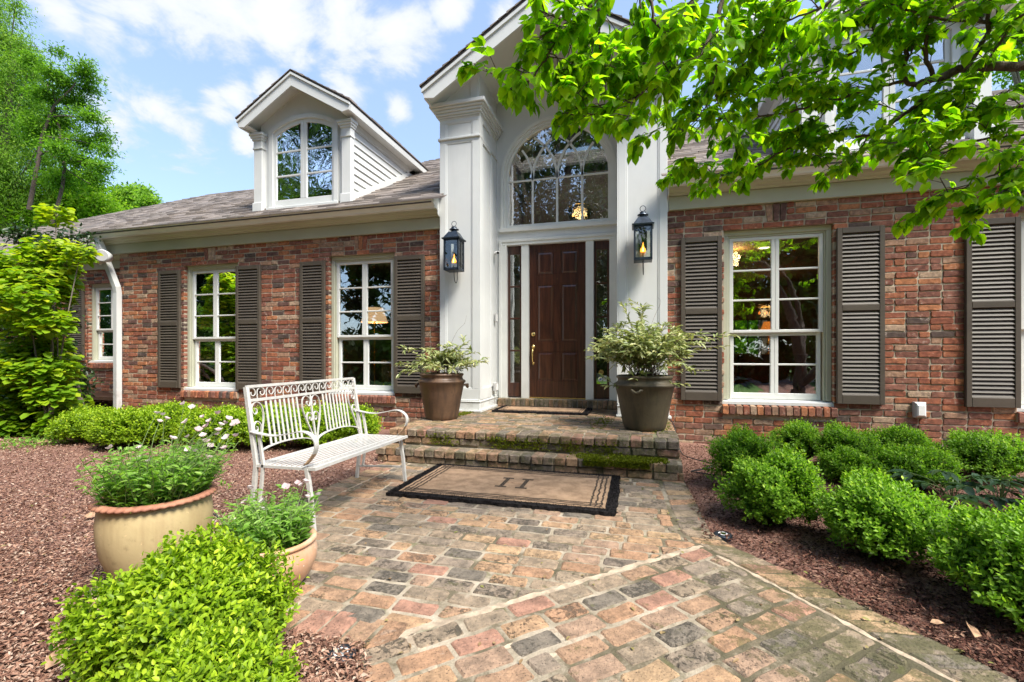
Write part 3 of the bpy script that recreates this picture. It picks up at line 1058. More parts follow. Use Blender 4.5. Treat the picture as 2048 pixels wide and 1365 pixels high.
ymr = 4.4
slab([(-9.45, EAVE_Y), (-2.72, EAVE_Y), (-2.72, ymr), (hipx(ymr), ymr)], zmain, 0.06, 'roof')
slab([(0.42, EAVE_Y), (6.6, EAVE_Y), (6.6, ymr), (0.42, ymr)], zmain, 0.06, 'roof')
slab([(-2.72, 4.0), (0.42, 4.0), (0.42, ymr), (-2.72, ymr)], zmain, 0.06, 'roof')
slab([(-21.6, 0.685), (-9.0, 0.685), (-2.0, 5.2), (7, 5.2), (7, RIDGE_Y + 0.2), (-15.0, RIDGE_Y + 0.2)], zwing, 0.06, 'roof')
MB().prism([(-21.6, 13.5, 3.0), (-15, RIDGE_Y + 0.2, zwing(RIDGE_Y + 0.2)), (7, RIDGE_Y + 0.2, zwing(RIDGE_Y + 0.2)), (7, 13.5, 3.0)], (0, 0, -0.06)).build('roof', M['roof_deck'], house)
DC1, DC2 = -5.10, 2.80
in_dorm = lambda x, y: (abs(x - DC1) < 0.86 or abs(x - DC2) < 0.86) and y > 0.02 and y < 2.3
in_port = lambda x, y: -2.66 < x < 0.36 and y < 4.0
shingles(None, zmain, EAVE_Y - 0.03, ymr, lambda y: (hipx(y) + 0.0, 6.6), lambda x, y: in_dorm(x, y) or in_port(x, y))
shingles(None, zwing, 0.655, RIDGE_Y, lambda y: (-21.6 + (y - 0.685), -9.0 + (y - 0.685) * 1.55 if y < 5.2 else 7.0), None, 0.19)


# ---------------------------------------------------------------- dormers
def arc_pts(cx, zs, half, rise, n=14):
    """segmental arch from left to right"""
    Rr = (half * half + rise * rise) / (2 * rise)
    zc = zs + rise - Rr
    a0 = math.asin(half / Rr)
    return [(cx + Rr * math.sin(-a0 + 2 * a0 * i / n), zc + Rr * math.cos(-a0 + 2 * a0 * i / n)) for i in range(n + 1)]


def band(mb, outer, inner, y0, y1):
    """solid strip between two matching outlines in xz"""
    n = len(outer)
    vs = [(x, y0, z) for x, z in outer] + [(x, y0, z) for x, z in inner] + [(x, y1, z) for x, z in outer] + [(x, y1, z) for x, z in inner]
    f = []
    for i in range(n - 1):
        f += [(i, i + 1, n + i + 1, n + i), (2 * n + i + 1, 2 * n + i, 3 * n + i, 3 * n + i + 1),
              (i, 2 * n + i, 2 * n + i + 1, i + 1), (n + i, n + i + 1, 3 * n + i + 1, 3 * n + i)]
    for e in (0, n - 1):
        f.append((e, n + e, 3 * n + e, 2 * n + e) if e == 0 else (e, 2 * n + e, 3 * n + e, n + e))
    mb.add(vs, f)


def dormer(cx):
    d = MB()
    zb, hw = 3.43, 0.84
    ze, zp, ov = 4.83, 5.44, 1.03           # eave, peak, half width of the roof
    sl = (zp - ze) / ov
    # front wall around the window: sides, and a gable piece above the arch
    d.box(cx - hw, 0.045, zb, cx - 0.65, 0.12, 4.72)
    d.box(cx + 0.65, 0.045, zb, cx + hw, 0.12, 4.72)
    ar = arc_pts(cx, 4.72, 0.65, 0.20, 16)
    top = [(x, zp - 0.06 - sl * abs(x - cx)) for x, z in ar]
    band(d, top, ar, 0.045, 0.12)
    for s in (-1, 1):
        d.prism([(cx + s * 0.65, 0.045, 4.72), (cx + s * hw, 0.045, 4.72), (cx + s * hw, 0.045, zp - 0.06 - sl * hw), (cx + s * 0.65, 0.045, zp - 0.06 - sl * 0.65)], (0, 0.075, 0))
    dm = d.build('dormer', M['white'], house)
    # pilasters with base and capital
    for s in (-1, 1):
        a, b = sorted((cx + s * 0.745, cx + s * 0.905))
        p = MB().bbox(a, -0.03, zb + 0.14, b, 0.06, 4.44).bbox(a - 0.015, -0.05, zb - 0.06, b + 0.015, 0.07, zb + 0.14, 0.008)
        p.bbox(a - 0.012, -0.045, 4.44, b + 0.012, 0.07, 4.47).bbox(a - 0.004, -0.035, 4.47, b + 0.004, 0.065, 4.58)
        p.prism([(a - 0.008, -0.04, 4.58), (b + 0.008, -0.04, 4.58), (b + 0.05, -0.085, 4.67), (a - 0.05, -0.085, 4.67)], (0, 0.0, 0.0)) if False else None
        p.bbox(a - 0.018, -0.052, 4.58, b + 0.018, 0.075, 4.615).bbox(a - 0.035, -0.07, 4.615, b + 0.035, 0.08, 4.65).bbox(a - 0.05, -0.085, 4.65, b + 0.05, 0.09, 4.69)
        p.build('pilaster', M['white'], dm)
    # window
    wn = MB()
    oc, ic = arc_pts(cx, 4.72, 0.648, 0.20, 16), arc_pts(cx, 4.69, 0.575, 0.17, 16)
    o = [(cx - 0.648, zb + 0.02)] + oc + [(cx + 0.648, zb + 0.02)]
    i = [(cx - 0.575, zb + 0.02)] + ic + [(cx + 0.575, zb + 0.02)]
    band(wn, o, i, 0.005, 0.09)
    wn.bbox(cx - 0.67, -0.03, zb - 0.035, cx + 0.67, 0.10, zb + 0.045, 0.006)
    wn = wn.build('window_casing', M['white'], dm)
    s = MB()
    so = [(cx - 0.573, zb + 0.05)] + arc_pts(cx, 4.69, 0.573, 0.17, 16) + [(cx + 0.573, zb + 0.05)]
    si = [(cx - 0.525, zb + 0.05)] + arc_pts(cx, 4.65, 0.525, 0.15, 16) + [(cx + 0.525, zb + 0.05)]
    band(s, so, si, 0.035, 0.07)
    s.bbox(cx - 0.525, 0.035, zb + 0.05, cx + 0.525, 0.07, zb + 0.17)
    s.bbox(cx - 0.058, 0.033, zb + 0.17, cx - 0.002, 0.068, 4.80).bbox(cx + 0.002, 0.033, zb + 0.17, cx + 0.058, 0.068, 4.80)
    rows = [zb + 0.17, 3.985, 4.375, 4.79]
    for zc in rows[1:3]:
        s.bbox(cx - 0.525, 0.04, zc - 0.014, cx - 0.058, 0.066, zc + 0.014).bbox(cx + 0.058, 0.04, zc - 0.014, cx + 0.525, 0.066, zc + 0.014)
    s.build('sash', M['white'], dm)
    for k in range(3):
        for p, q in ((cx - 0.525, cx - 0.058), (cx + 0.058, cx + 0.525)):
            z0, z1 = rows[k], rows[k + 1]
            pts = [(p, z0), (q, z0), (q, z1), (p, z1)]
            if k == 2:
                ar2 = [a for a in arc_pts(cx, 4.65, 0.525, 0.15, 20) if p - 1e-6 <= a[0] <= q + 1e-6]
                pts = [(p, z0), (q, z0)] + [(x, z) for x, z in reversed(ar2)]
            t0, t1 = jit(0.008), jit(0.008)
            MB().prism([(x, 0.052 + t0 * (x - p) + t1 * (z - z0), z) for x, z in pts], (0, 0.004, 0)).build('pane', M['glass_old'], dm)
    # dark attic room behind the glass
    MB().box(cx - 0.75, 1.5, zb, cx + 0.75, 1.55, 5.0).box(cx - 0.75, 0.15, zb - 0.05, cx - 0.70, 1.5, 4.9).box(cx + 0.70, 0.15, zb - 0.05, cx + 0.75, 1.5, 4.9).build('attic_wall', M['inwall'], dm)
    # clapboard cheeks
    for s_ in (-1, 1):
        xo = cx + s_ * 0.84
        z = 3.47
        k = 0
        MB().prism([(xo - s_ * 0.03, 0.1, zmain(0.1) - 0.05), (xo - s_ * 0.03, 0.1, 4.75), (xo - s_ * 0.03, 2.2, 4.75)], (-s_ * 0.05, 0, 0)).build('cheek', M['white'], dm)
        while z < 4.70:
            zt = z + 0.125
            yb = lambda zz: min(2.3, (zz - EAVE_Z) / PITCH + EAVE_Y + 0.13)
            if yb(z) > 0.16:
                pts = [(xo + s_ * 0.022, 0.09, z), (xo + s_ * 0.022, yb(z), z), (xo, yb(zt), zt), (xo, 0.09, zt)]
                MB().prism(pts, (-s_ * 0.016, 0, 0.0)).build('siding_board', M['white'], dm)
            z += 0.115
            k += 1
        MB().prism([(xo + s_ * 0.028, 0.06, zmain(0.06) - 0.02), (xo + s_ * 0.028, 2.35, zmain(2.35) - 0.02), (xo + s_ * 0.028, 2.35, zmain(2.35) + 0.10), (xo + s_ * 0.028, 0.06, zmain(0.06) + 0.10)], (-s_ * 0.02, 0, 0)).build('skirt_board', M['white'], dm)
    # roof: two slopes, fascia boards, soffit
    yr = 3.4
    rf = MB()
    yend = lambda z: (z - EAVE_Z) / PITCH + EAVE_Y + 0.05
    for s_ in (-1, 1):
        a, b, c_, e = (cx, -0.24, zp), (cx + s_ * ov, -0.24, ze), (cx + s_ * ov, yend(ze), ze), (cx, yend(zp), zp)
        rf.prism([a, b, c_, e], (0, 0, 0.035))
    roof = rf.build('dormer_roof', M['roof_deck'], dm)
    sh = MB()
    for s_ in (-1, 1):
        n = 9
        for k in range(n):
            f0, f1 = k / n, (k + 1.15) / n
            x = -0.26
            while x < 3.2:
                w = random.choice((0.14, 0.2, 0.27))
                za, zc = ze + 0.035 + (zp - ze) * f0, ze + 0.035 + (zp - ze) * min(1.0, f1)
                xa, xb = cx + s_ * (ov + 0.015) * (1 - f0), cx + s_ * ov * (1 - min(1.0, f1))
                if x < yend(za):
                    th = random.choice((0.009, 0.013, 0.02))
                    sh.add([(xa, x, za + th), (xa, x + w - 0.004, za + th), (xb, x + w - 0.004, zc + 0.004), (xb, x, zc + 0.004), (xa, x, za - 0.01), (xa, x + w - 0.004, za - 0.01)],
                           [(0, 1, 2, 3), (4, 5, 1, 0), (0, 3, 4), (1, 5, 2)], random.random())
                x += w
    sh.build('shingles', M['shingle'], dm, kind='stuff')
    fb = MB()
    for s_ in (-1, 1):
        h = 0.175
        fb.prism([(cx, -0.235, zp - 0.002), (cx + s_ * ov, -0.235, ze - 0.002), (cx + s_ * (ov - 0.02), -0.235, ze - 0.10), (cx + s_ * (ov - 0.13), -0.235, ze - 0.12), (cx, -0.235, zp - h * 1.16)][::s_], (0, 0.03, 0))
        fb.prism([(cx, -0.255, zp - 0.001), (cx + s_ * ov, -0.255, ze - 0.001), (cx + s_ * ov, -0.255, ze - 0.035), (cx, -0.255, zp - 0.037)], (0, 0.022, 0))
        fb.prism([(cx + s_ * ov, -0.20, ze - 0.004), (cx + s_ * ov, yend(ze), ze - 0.004), (cx + s_ * (ov - 0.01), yend(ze), ze - 0.085), (cx + s_ * (ov - 0.01), -0.20, ze - 0.10)], (-s_ * 0.03, 0, 0))
        fb.prism([(cx + s_ * 0.845, -0.19, ze - 0.088), (cx + s_ * (ov - 0.035), -0.19, ze - 0.078), (cx + s_ * (ov - 0.035), yend(ze), ze - 0.078), (cx + s_ * 0.845, yend(ze), ze - 0.088)], (0, 0, 0.012))
        fb.prism([(cx + s_ * 0.868, 0.10, ze - 0.19), (cx + s_ * 0.868, yend(ze) - 0.12, ze - 0.19), (cx + s_ * 0.868, yend(ze), ze - 0.09), (cx + s_ * 0.868, 0.10, ze - 0.09)], (-s_ * 0.02, 0, 0))
    fb.build('fascia', M['white'], dm)
    so_ = MB()
    for s_ in (-1, 1):
        so_.prism([(cx, -0.205, zp - 0.07), (cx + s_ * (ov - 0.03), -0.205, ze - 0.055), (cx + s_ * (ov - 0.03), 2.4, ze - 0.055), (cx, 2.4, zp - 0.07)], (0, 0, -0.012))
    so_.build('soffit', M['white'], dm)
    return dm


dormer(DC1)
dormer(DC2)

# ---------------------------------------------------------------- entrance portico
PX = -1.149
PF = -0.10                              # front of the pillars
YR = 0.75                               # back wall of the recess
PORCH = 0.30


def pillar(x0, x1, inner_sign):
    """panelled square pillar; inner_sign = side of the recess"""
    p = MB()
    p.box(x0, PF + 0.012, PORCH, x1, YR, 5.05)
    st = 0.095
    for z0, z1 in ((PORCH + 0.17, 0.62), (4.10, 4.17), (4.38, 4.45)):
        p.bbox(x0, PF, z0, x1, PF + 0.02, z1)
    for a, b in ((x0, x0 + st), (x1 - st, x1)):
        p.bbox(a, PF, 0.62, b, PF + 0.02, 4.10).bbox(a, PF, 4.17, b, PF + 0.02, 4.38)
    pl = p.build('pillar', M['white'], house)
    # panel moulding on the front
    for z0, z1 in ((0.62, 4.10), (4.17, 4.38)):
        m = MB()
        a, b, w = x0 + st, x1 - st, 0.016
        for q in ((a, z0, a + w, z1), (b - w, z0, b, z1), (a + w, z0, b - w, z0 + w), (a + w, z1 - w, b - w, z1)):
            m.bbox(q[0], PF + 0.004, q[1], q[2], PF + 0.018, q[3], 0.003)
        m.build('panel_moulding', M['white'], pl)
    # panel strips on the recess side
    xs = x1 if inner_sign > 0 else x0
    e = inner_sign * 0.018
    m = MB()
    for (ya, yb, za, zb) in ((PF, PF + 0.12, PORCH + 0.17, 4.45), (0.42, 0.50, 0.62, 4.10), (PF + 0.12, 0.42, PORCH + 0.17, 0.62), (PF + 0.12, 0.42, 4.10, 4.17), (PF + 0.12, 0.42, 4.38, 4.45)):
        xa, xb = sorted((xs - 0.001 * inner_sign, xs + e))
        m.box(xa, ya, za, xb, yb, zb)
    m.build('side_panel', M['white'], pl)
    # base
    b = MB()
    for (o, z0, z1) in ((0.045, PORCH, PORCH + 0.028), (0.022, PORCH + 0.028, PORCH + 0.135), (0.030, PORCH + 0.135, PORCH + 0.150), (0.012, PORCH + 0.150, PORCH + 0.172)):
        xa = x0 - (o if inner_sign < 0 or True else 0)
        b.bbox(x0 - o * 0.6, PF - o, z0, x1 + o, YR - 0.02, z1, 0.005)
    b.build('pillar_base', M['white'], pl)
    c = MB()
    for (o, z0, z1) in ((0.022, 4.14, 4.172), (0.010, 4.43, 4.45), (0.025, 4.45, 4.475), (0.045, 4.475, 4.51), (0.065, 4.51, 4.545), (0.09, 4.545, 4.575), (0.115, 4.575, 4.63)):
        c.bbox(x0 - o, PF - o, z0, x1 + o, YR - 0.03, z1, 0.006)
    c.build('capital', M['white'], pl)
    # frieze block above the capital
    f = MB().bbox(x0 + 0.02, PF + 0.03, 4.63, x1 - 0.02, YR, 5.05 if True else 5)
    f.bbox(x0 + 0.46 if inner_sign > 0 else x0 + 0.02, PF, 4.63, x1 - 0.02 if inner_sign > 0 else x0 + 0.14, PF + 0.05, 5.02)
    f.build('frieze_block', M['white'], pl)
    return pl


pillar(-2.69, -2.10, 1)
pillar(-0.205, 0.392, -1)

# gable roof of the portico
GZP, GZE, GHW, GY = 5.72, 4.70, 1.65, -0.46
gs = (GZP - GZE) / GHW
gend = lambda z: (z - EAVE_Z) / PITCH + EAVE_Y + 0.06
rf = MB()
for s_ in (-1, 1):
    rf.prism([(PX, GY, GZP), (PX + s_ * GHW, GY, GZE), (PX + s_ * GHW, gend(GZE), GZE), (PX, gend(GZP), GZP)], (0, 0, 0.04))
rf.build('portico_roof', M['roof_deck'], house)
sh = MB()
for s_ in (-1, 1):
    n = 15
    for k in range(n):
        f0, f1 = k / n, min(1.0, (k + 1.15) / n)
        y = GY - 0.02
        while y < 4.4:
            w = random.choice((0.14, 0.2, 0.27))
            za, zc = GZE + 0.04 + (GZP - GZE) * f0, GZE + 0.04 + (GZP - GZE) * f1
            xa, xb = PX + s_ * (GHW + 0.02) * (1 - f0), PX + s_ * GHW * (1 - f1)
            if y < gend(za):
                th = random.choice((0.009, 0.013, 0.02))
                sh.add([(xa, y, za + th), (xa, y + w - 0.004, za + th), (xb, y + w - 0.004, zc + 0.004), (xb, y, zc + 0.004), (xa, y, za - 0.012), (xa, y + w - 0.004, za - 0.012)],
                       [(0, 1, 2, 3), (4, 5, 1, 0), (0, 3, 4), (1, 5, 2)], random.random())
            y += w
sh.build('shingles', M['shingle'], house, kind='stuff')
fb = MB()
for s_ in (-1, 1):
    fb.prism([(PX, GY + 0.02, GZP - 0.003), (PX + s_ * GHW, GY + 0.02, GZE - 0.003), (PX + s_ * (GHW - 0.03), GY + 0.02, GZE - 0.11), (PX + s_ * (GHW - 0.17), GY + 0.02, GZE - 0.13), (PX, GY + 0.02, GZP - 0.235)], (0, 0.035, 0))
    fb.prism([(PX, GY - 0.004, GZP - 0.001), (PX + s_ * GHW, GY - 0.004, GZE - 0.001), (PX + s_ * GHW, GY - 0.004, GZE - 0.045), (PX, GY - 0.004, GZP - 0.05)], (0, 0.026, 0))
    fb.prism([(PX + s_ * GHW, GY + 0.06, GZE - 0.004), (PX + s_ * GHW, gend(GZE), GZE - 0.004), (PX + s_ * (GHW - 0.015), gend(GZE), GZE - 0.11), (PX + s_ * (GHW - 0.015), GY + 0.06, GZE - 0.11)], (-s_ * 0.03, 0, 0))
fb.build('rake_fascia', M['white'], house)
so_ = MB()
for s_ in (-1, 1):
    so_.prism([(PX, GY + 0.055, GZP - 0.09), (PX + s_ * (GHW - 0.04), GY + 0.055, GZE - 0.065), (PX + s_ * (GHW - 0.04), 2.6, GZE - 0.065), (PX, 2.6, GZP - 0.09)], (0, 0, -0.012))
so_.build('portico_soffit', M['white'], house)

# back wall of the recess with an arched opening above the door
rw = MB()
ARC_Z, ARC_R = 3.845, 0.882
oz = 3.02
x0, x1 = -2.13, -0.18
n = 24
ar = [(PX + ARC_R * math.cos(math.pi - math.pi * i / n), ARC_Z + ARC_R * math.sin(math.pi * i / n)) for i in range(n + 1)]
tp = [(x, GZP - 0.05 - gs * abs(x - PX)) for x, z in ar]
band(rw, tp, ar, YR, YR + 0.12)
for s_ in (-1, 1):
    xa, xb = sorted((PX + s_ * ARC_R, PX + s_ * 0.99))
    rw.box(xa, YR, 2.89, xb, YR + 0.12, ARC_Z)
    rw.prism([(xa, YR, ARC_Z), (xb, YR, ARC_Z), (xb, YR, GZP - 0.05 - gs * abs(xb - PX)), (xa, YR, GZP - 0.05 - gs * abs(xa - PX))], (0, 0.12, 0))
    xa, xb = sorted((PX + s_ * 0.88, PX + s_ * 0.99))
    rw.box(xa, YR, PORCH, xb, YR + 0.12, 2.89)
rw.box(PX - ARC_R, YR, 2.89, PX + ARC_R, YR + 0.12, oz)
rw.build('entrance_wall', M['white'], house)

# arched window
aw = MB()
for (ro, ri, ya, yb) in ((0.882, 0.835, YR - 0.03, YR + 0.08), (0.835, 0.80, YR - 0.008, YR + 0.08), (0.80, 0.764, YR + 0.02, YR + 0.09)):
    o = [(PX - ro, oz + 0.05)] + [(PX + ro * math.cos(math.pi - math.pi * i / n), ARC_Z + ro * math.sin(math.pi * i / n)) for i in range(n + 1)] + [(PX + ro, oz + 0.05)]
    i_ = [(PX - ri, oz + 0.05)] + [(PX + ri * math.cos(math.pi - math.pi * i / n), ARC_Z + ri * math.sin(math.pi * i / n)) for i in range(n + 1)] + [(PX + ri, oz + 0.05)]
    band(aw, o, i_, ya, yb)
aw.bbox(PX - 0.90, YR - 0.045, oz - 0.015, PX + 0.90, YR + 0.09, oz + 0.05, 0.006)
aw.bbox(PX - 0.80, YR + 0.015, oz + 0.05, PX + 0.80, YR + 0.09, oz + 0.10, 0.005)
aw = aw.build('arched_window', M['sash'], house)
mt = MB()
Rm = 0.764
zt = ARC_Z - 0.04
for xb in (-0.382, 0, 0.382):
    mt.bbox(PX + xb - 0.016, YR + 0.035, oz + 0.10, PX + xb + 0.016, YR + 0.065, zt)
mt.bbox(PX - Rm, YR + 0.037, zt - 0.013, PX + Rm, YR + 0.063, zt + 0.013)
for xb in (-0.382, 0, 0.382):
    for s_ in (-1, 1):
        xc = xb + s_ * Rm
        pts = []
        for k in range(15):
            th = (math.pi / 2) * k / 14
            x, z = xc - s_ * Rm * math.cos(th), Rm * math.sin(th)
            if x * x + z * z > Rm * Rm:
                break
            pts.append((PX + x, YR + 0.05, zt + z))
        mt.strap(pts, (0, 0.016, 0), 0.032)
mt.build('tracery', M['sash'], aw)
gp = [(PX - Rm, oz + 0.1), (PX + Rm, oz + 0.1)] + [(PX + Rm * math.cos(math.pi * i / n), ARC_Z + Rm * math.sin(math.pi * i / n)) for i in range(n + 1)]
cells = []
edges_ = [-Rm, -0.382, 0, 0.382, Rm]
for c0, c1 in zip(edges_, edges_[1:]):
    for lo, hi in ((oz + 0.10, zt), (zt, None)):
        if hi is None:
            xs = [c0 + (c1 - c0) * k / 8 for k in range(9)]
            pts = [(c0, lo), (c1, lo)] + [(x, ARC_Z + math.sqrt(max(0, Rm * Rm - x * x))) for x in reversed(xs)]
        else:
            pts = [(c0, lo), (c1, lo), (c1, hi), (c0, hi)]
        t0, t1 = jit(0.004), jit(0.004)
        MB().prism([(PX + x, YR + 0.048 + t0 * (x - c0) + t1 * (z - lo), z) for x, z in pts], (0, 0.004, 0)).build('pane', M['glass_arch'], aw)

# door surround and door
ds = MB()
zb, zt2 = 0.445, 2.80
for s_ in (-1, 1):
    for a, b, f in ((0.885, 0.785, -0.02), (0.555, 0.437, 0.0)):
        xa, xb = sorted((PX + s_ * a, PX + s_ * b))
        ds.bbox(xa, YR + f, zb - 0.02, xb, YR + 0.12, zt2, 0.005)
    xa, xb = sorted((PX + s_ * 0.905, PX + s_ * 0.862))
    ds.bbox(xa, YR - 0.035, zb - 0.02, xb, YR - 0.019, zt2 + 0.09, 0.004)
ds.bbox(PX - 0.885, YR - 0.02, zt2, PX + 0.885, YR + 0.12, zt2 + 0.07, 0.005)
ds.bbox(PX - 0.862, YR - 0.035, zt2 + 0.048, PX + 0.862, YR - 0.019, zt2 + 0.09, 0.004)
ds.box(PX - 0.885, YR + 0.0, zb - 0.045, PX + 0.885, YR + 0.2, zb - 0.021)
ds.build('door_surround', M['sash'], house)


def raised_panel(mb, x0, x1, z0, z1, y):
    g = 0.045
    v = [(x0, y + 0.012, z0), (x1, y + 0.012, z0), (x1, y + 0.012, z1), (x0, y + 0.012, z1),
         (x0 + g, y - 0.003, z0 + g), (x1 - g, y - 0.003, z0 + g), (x1 - g, y - 0.003, z1 - g), (x0 + g, y - 0.003, z1 - g)]
    mb.add(v, [(4, 5, 6, 7)] + [(i, (i + 1) % 4, 4 + (i + 1) % 4, 4 + i) for i in range(4)])


dx0, dx1, yd = PX - 0.435, PX + 0.435, YR + 0.055
dr = MB()
rails = [(zb, zb + 0.25), (1.145, 1.295), (2.18, 2.33), (2.69, zt2)]
cols = [(dx0, dx0 + 0.118), (PX - 0.055, PX + 0.055), (dx1 - 0.118, dx1)]
for a, b in (cols[0], cols[2]):
    dr.bbox(a, yd, zb, b, yd + 0.045, zt2, 0.003)
for z0, z1 in rails:
    dr.bbox(cols[0][1], yd, z0, cols[2][0], yd + 0.044, z1, 0.003)
for k in range(3):
    dr.bbox(cols[1][0], yd + 0.001, rails[k][1], cols[1][1], yd + 0.044, rails[k + 1][0], 0.003)
door = dr.build('front_door', M['door'], house)
for k in range(3):
    for j in range(2):
        q = MB()
        a, b, z0, z1 = cols[j][1], cols[j + 1][0], rails[k][1], rails[k + 1][0]
        raised_panel(q, a, b, z0, z1, yd + 0.006)
        w = 0.014
        for r_ in ((a, z0, a + w, z1), (b - w, z0, b, z1), (a + w, z0, b - w, z0 + w), (a + w, z1 - w, b - w, z1)):
            q.bbox(r_[0], yd + 0.002, r_[1], r_[2], yd + 0.02, r_[3], 0.004)
        q.build('door_panel', M['door'], door)
hx = dx0 + 0.062
MB().lathe([(0.0, 0.0), (0.030, 0.0), (0.034, 0.006), (0.026, 0.014), (0.012, 0.02), (0.0, 0.021)], (0, 0, 0), 18).build('tmp', M['brass'])
tmp = bpy.data.objects['tmp']
lock_me = tmp.data
bpy.data.objects.remove(tmp)
lock_me.transform(Matrix.Rotation(R(90), 4, 'X'))
lo = put('deadbolt', lock_me, door, loc=Vector((hx, yd, 1.415)) - Vector(WL[door.name]))
hd = MB()
hd.tube([(hx, yd - 0.012, 1.19), (hx, yd - 0.055, 1.175), (hx, yd - 0.062, 1.12), (hx, yd - 0.05, 1.03), (hx, yd - 0.04, 0.985), (hx, yd - 0.012, 0.975)], [0.010, 0.011, 0.012, 0.011, 0.009, 0.009], 8)
hd.prism([(hx + 0.028 * math.cos(k * math.pi / 6), yd - 0.008, 1.215 + 0.04 * math.sin(k * math.pi / 6)) for k in range(12)], (0, 0.01, 0))
hd.prism([(hx + 0.016 * math.cos(k * math.pi / 6), yd - 0.007, 0.965 + 0.025 * math.sin(k * math.pi / 6)) for k in range(12)], (0, 0.009, 0))
hd.build('door_handle', M['brass'], door, True)
MB().lathe([(0.0, 0), (0.008, 0), (0.006, 0.004), (0, 0.005)], (PX, yd - 0.002, 2.255), 10).build('peephole', M['brass'], door)
MB().bbox(dx0, yd - 0.03, zb - 0.02, dx1, yd + 0.05, zb - 0.002, 0.004).build('threshold', M['brass'], door)

for s_ in (-1, 1):
    a, b = sorted((PX + s_ * 0.783, PX + s_ * 0.557))
    q = MB()
    z0, z1 = zb, zt2
    st = 0.035
    q.bbox(a, yd, z0, a + st, yd + 0.04, z1).bbox(b - st, yd, z0, b, yd + 0.04, z1).bbox(a + st, yd, z1 - 0.13, b - st, yd + 0.04, z1).bbox(a + st, yd, z0, b - st, yd + 0.04, z0 + 0.215)
    gz0, gz1 = z0 + 0.215, z1 - 0.13
    for k in range(1, 4):
        zc = gz0 + (gz1 - gz0) * k / 4
        q.bbox(a + st, yd + 0.004, zc - 0.014, b - st, yd + 0.034, zc + 0.014, 0.006)
    sl_ = q.build('sidelight', M['door'], house)
    for k in range(4):
        p0, p1 = gz0 + (gz1 - gz0) * k / 4, gz0 + (gz1 - gz0) * (k + 1) / 4
        MB().box(a + st, yd + 0.018, p0, b - st, yd + 0.022, p1).build('pane', M['glass'], sl_)

# ---------------------------------------------------------------- rooms seen through the glass
inn = MB()
inn.box(-8.6, 5.2, 0.3, -2.75, 5.3, 3.0).box(-8.62, 0.3, 0.3, -8.55, 5.2, 3.0).box(-5.72, 0.3, 0.3, -5.66, 5.2, 3.0).box(-2.78, 0.3, 0.3, -2.72, 5.2, 3.0)
inn.box(-8.6, 0.15, 2.86, -2.75, 5.2, 2.9)
inn.box(-17, 5.2, 0.3, -8.7, 5.3, 3.0).box(-17, 1.3, 2.86, -8.7, 5.2, 2.9)
inn.build('interior_wall', M['inwall_pale'], house)
inn = MB()
inn.box(0.36, 0.3, 0.3, 0.42, 7.0, 3.0)
inn.box(0.42, 0.15, 2.86, 6.1, 7.0, 2.9)
inn.box(0.42, 6.9, 0.3, 1.75, 7.0, 2.86).box(3.3, 6.9, 0.3, 6.1, 7.0, 2.86).box(1.75, 6.9, 0.3, 3.3, 7.0, 1.12).box(1.75, 6.9, 2.0, 3.3, 7.0, 2.86)
inn.build('interior_wall', M['inwall'], house)
inn = MB()
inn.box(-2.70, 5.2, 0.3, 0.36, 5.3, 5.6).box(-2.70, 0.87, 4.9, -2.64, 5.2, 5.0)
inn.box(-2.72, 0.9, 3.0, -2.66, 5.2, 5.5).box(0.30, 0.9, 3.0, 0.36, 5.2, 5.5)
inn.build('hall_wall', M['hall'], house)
MB().box(-17, 0.2, 0.24, 6.1, 9, 0.30).build('floor', M['infloor'], house)
q = MB()
for k in range(5):
    q.box(1.75 + 0.31 * (k + 0.5) * 1 - 0.012, 6.93, 1.12, 1.75 + 0.31 * (k + 0.5) + 0.012, 6.97, 2.0)
q.box(1.75, 6.93, 1.54, 3.3, 6.97, 1.57)
q.build('rear_window', M['black'], house)
bl = MB()
for k in range(34):
    z = 0.97 + k * 0.048
    bl.add([(-11.3, 1.24, z), (-10.3, 1.24, z), (-10.3, 1.27, z + 0.022), (-11.3, 1.27, z + 0.022)], [(0, 1, 2, 3)])
bl.build('blinds', M['sash'], house, kind='stuff')
# ================================================================ ground, paving, steps
def clip(poly, planes):
    """keep nx*x+ny*y <= d"""
    for nx, ny, d in planes:
        out = []
        for i in range(len(poly)):
            p, q = poly[i - 1], poly[i]
            a, b = nx * p[0] + ny * p[1] - d, nx * q[0] + ny * q[1] - d
            if (a <= 0) != (b <= 0):
                t = a / (a - b)
                out.append((p[0] + (q[0] - p[0]) * t, p[1] + (q[1] - p[1]) * t))
            if b <= 0:
                out.append(q)
        poly = out
        if len(poly) < 3:
            return []
    # drop points that nearly coincide
    res = []
    for p in poly:
        if not res or math.hypot(p[0] - res[-1][0], p[1] - res[-1][1]) > 0.012:
            res.append(p)
    if len(res) > 2 and math.hypot(res[0][0] - res[-1][0], res[0][1] - res[-1][1]) <= 0.012:
        res.pop()
    return res if len(res) > 2 else []


def area(poly):
    return 0.5 * abs(sum(poly[i - 1][0] * poly[i][1] - poly[i][0] * poly[i - 1][1] for i in range(len(poly))))


def half(p, q, keep):
    """half plane bounded by the line p-q that contains point keep"""
    nx, ny = q[1] - p[1], p[0] - q[0]
    L = math.hypot(nx, ny)
    nx, ny = nx / L, ny / L
    d = nx * p[0] + ny * p[1]
    if nx * keep[0] + ny * keep[1] > d:
        nx, ny, d = -nx, -ny, -d
    return (nx, ny, d)


# mulch ground: one sheet out to the horizon, lawn and drive behind the camera
me = make_mesh('ground', [(-300, -300, -0.055), (300, -300, -0.055), (300, 300, -0.055), (-300, 300, -0.055)], [(0, 1, 2, 3)], M['lawn'])
put('ground', me, kind='structure')


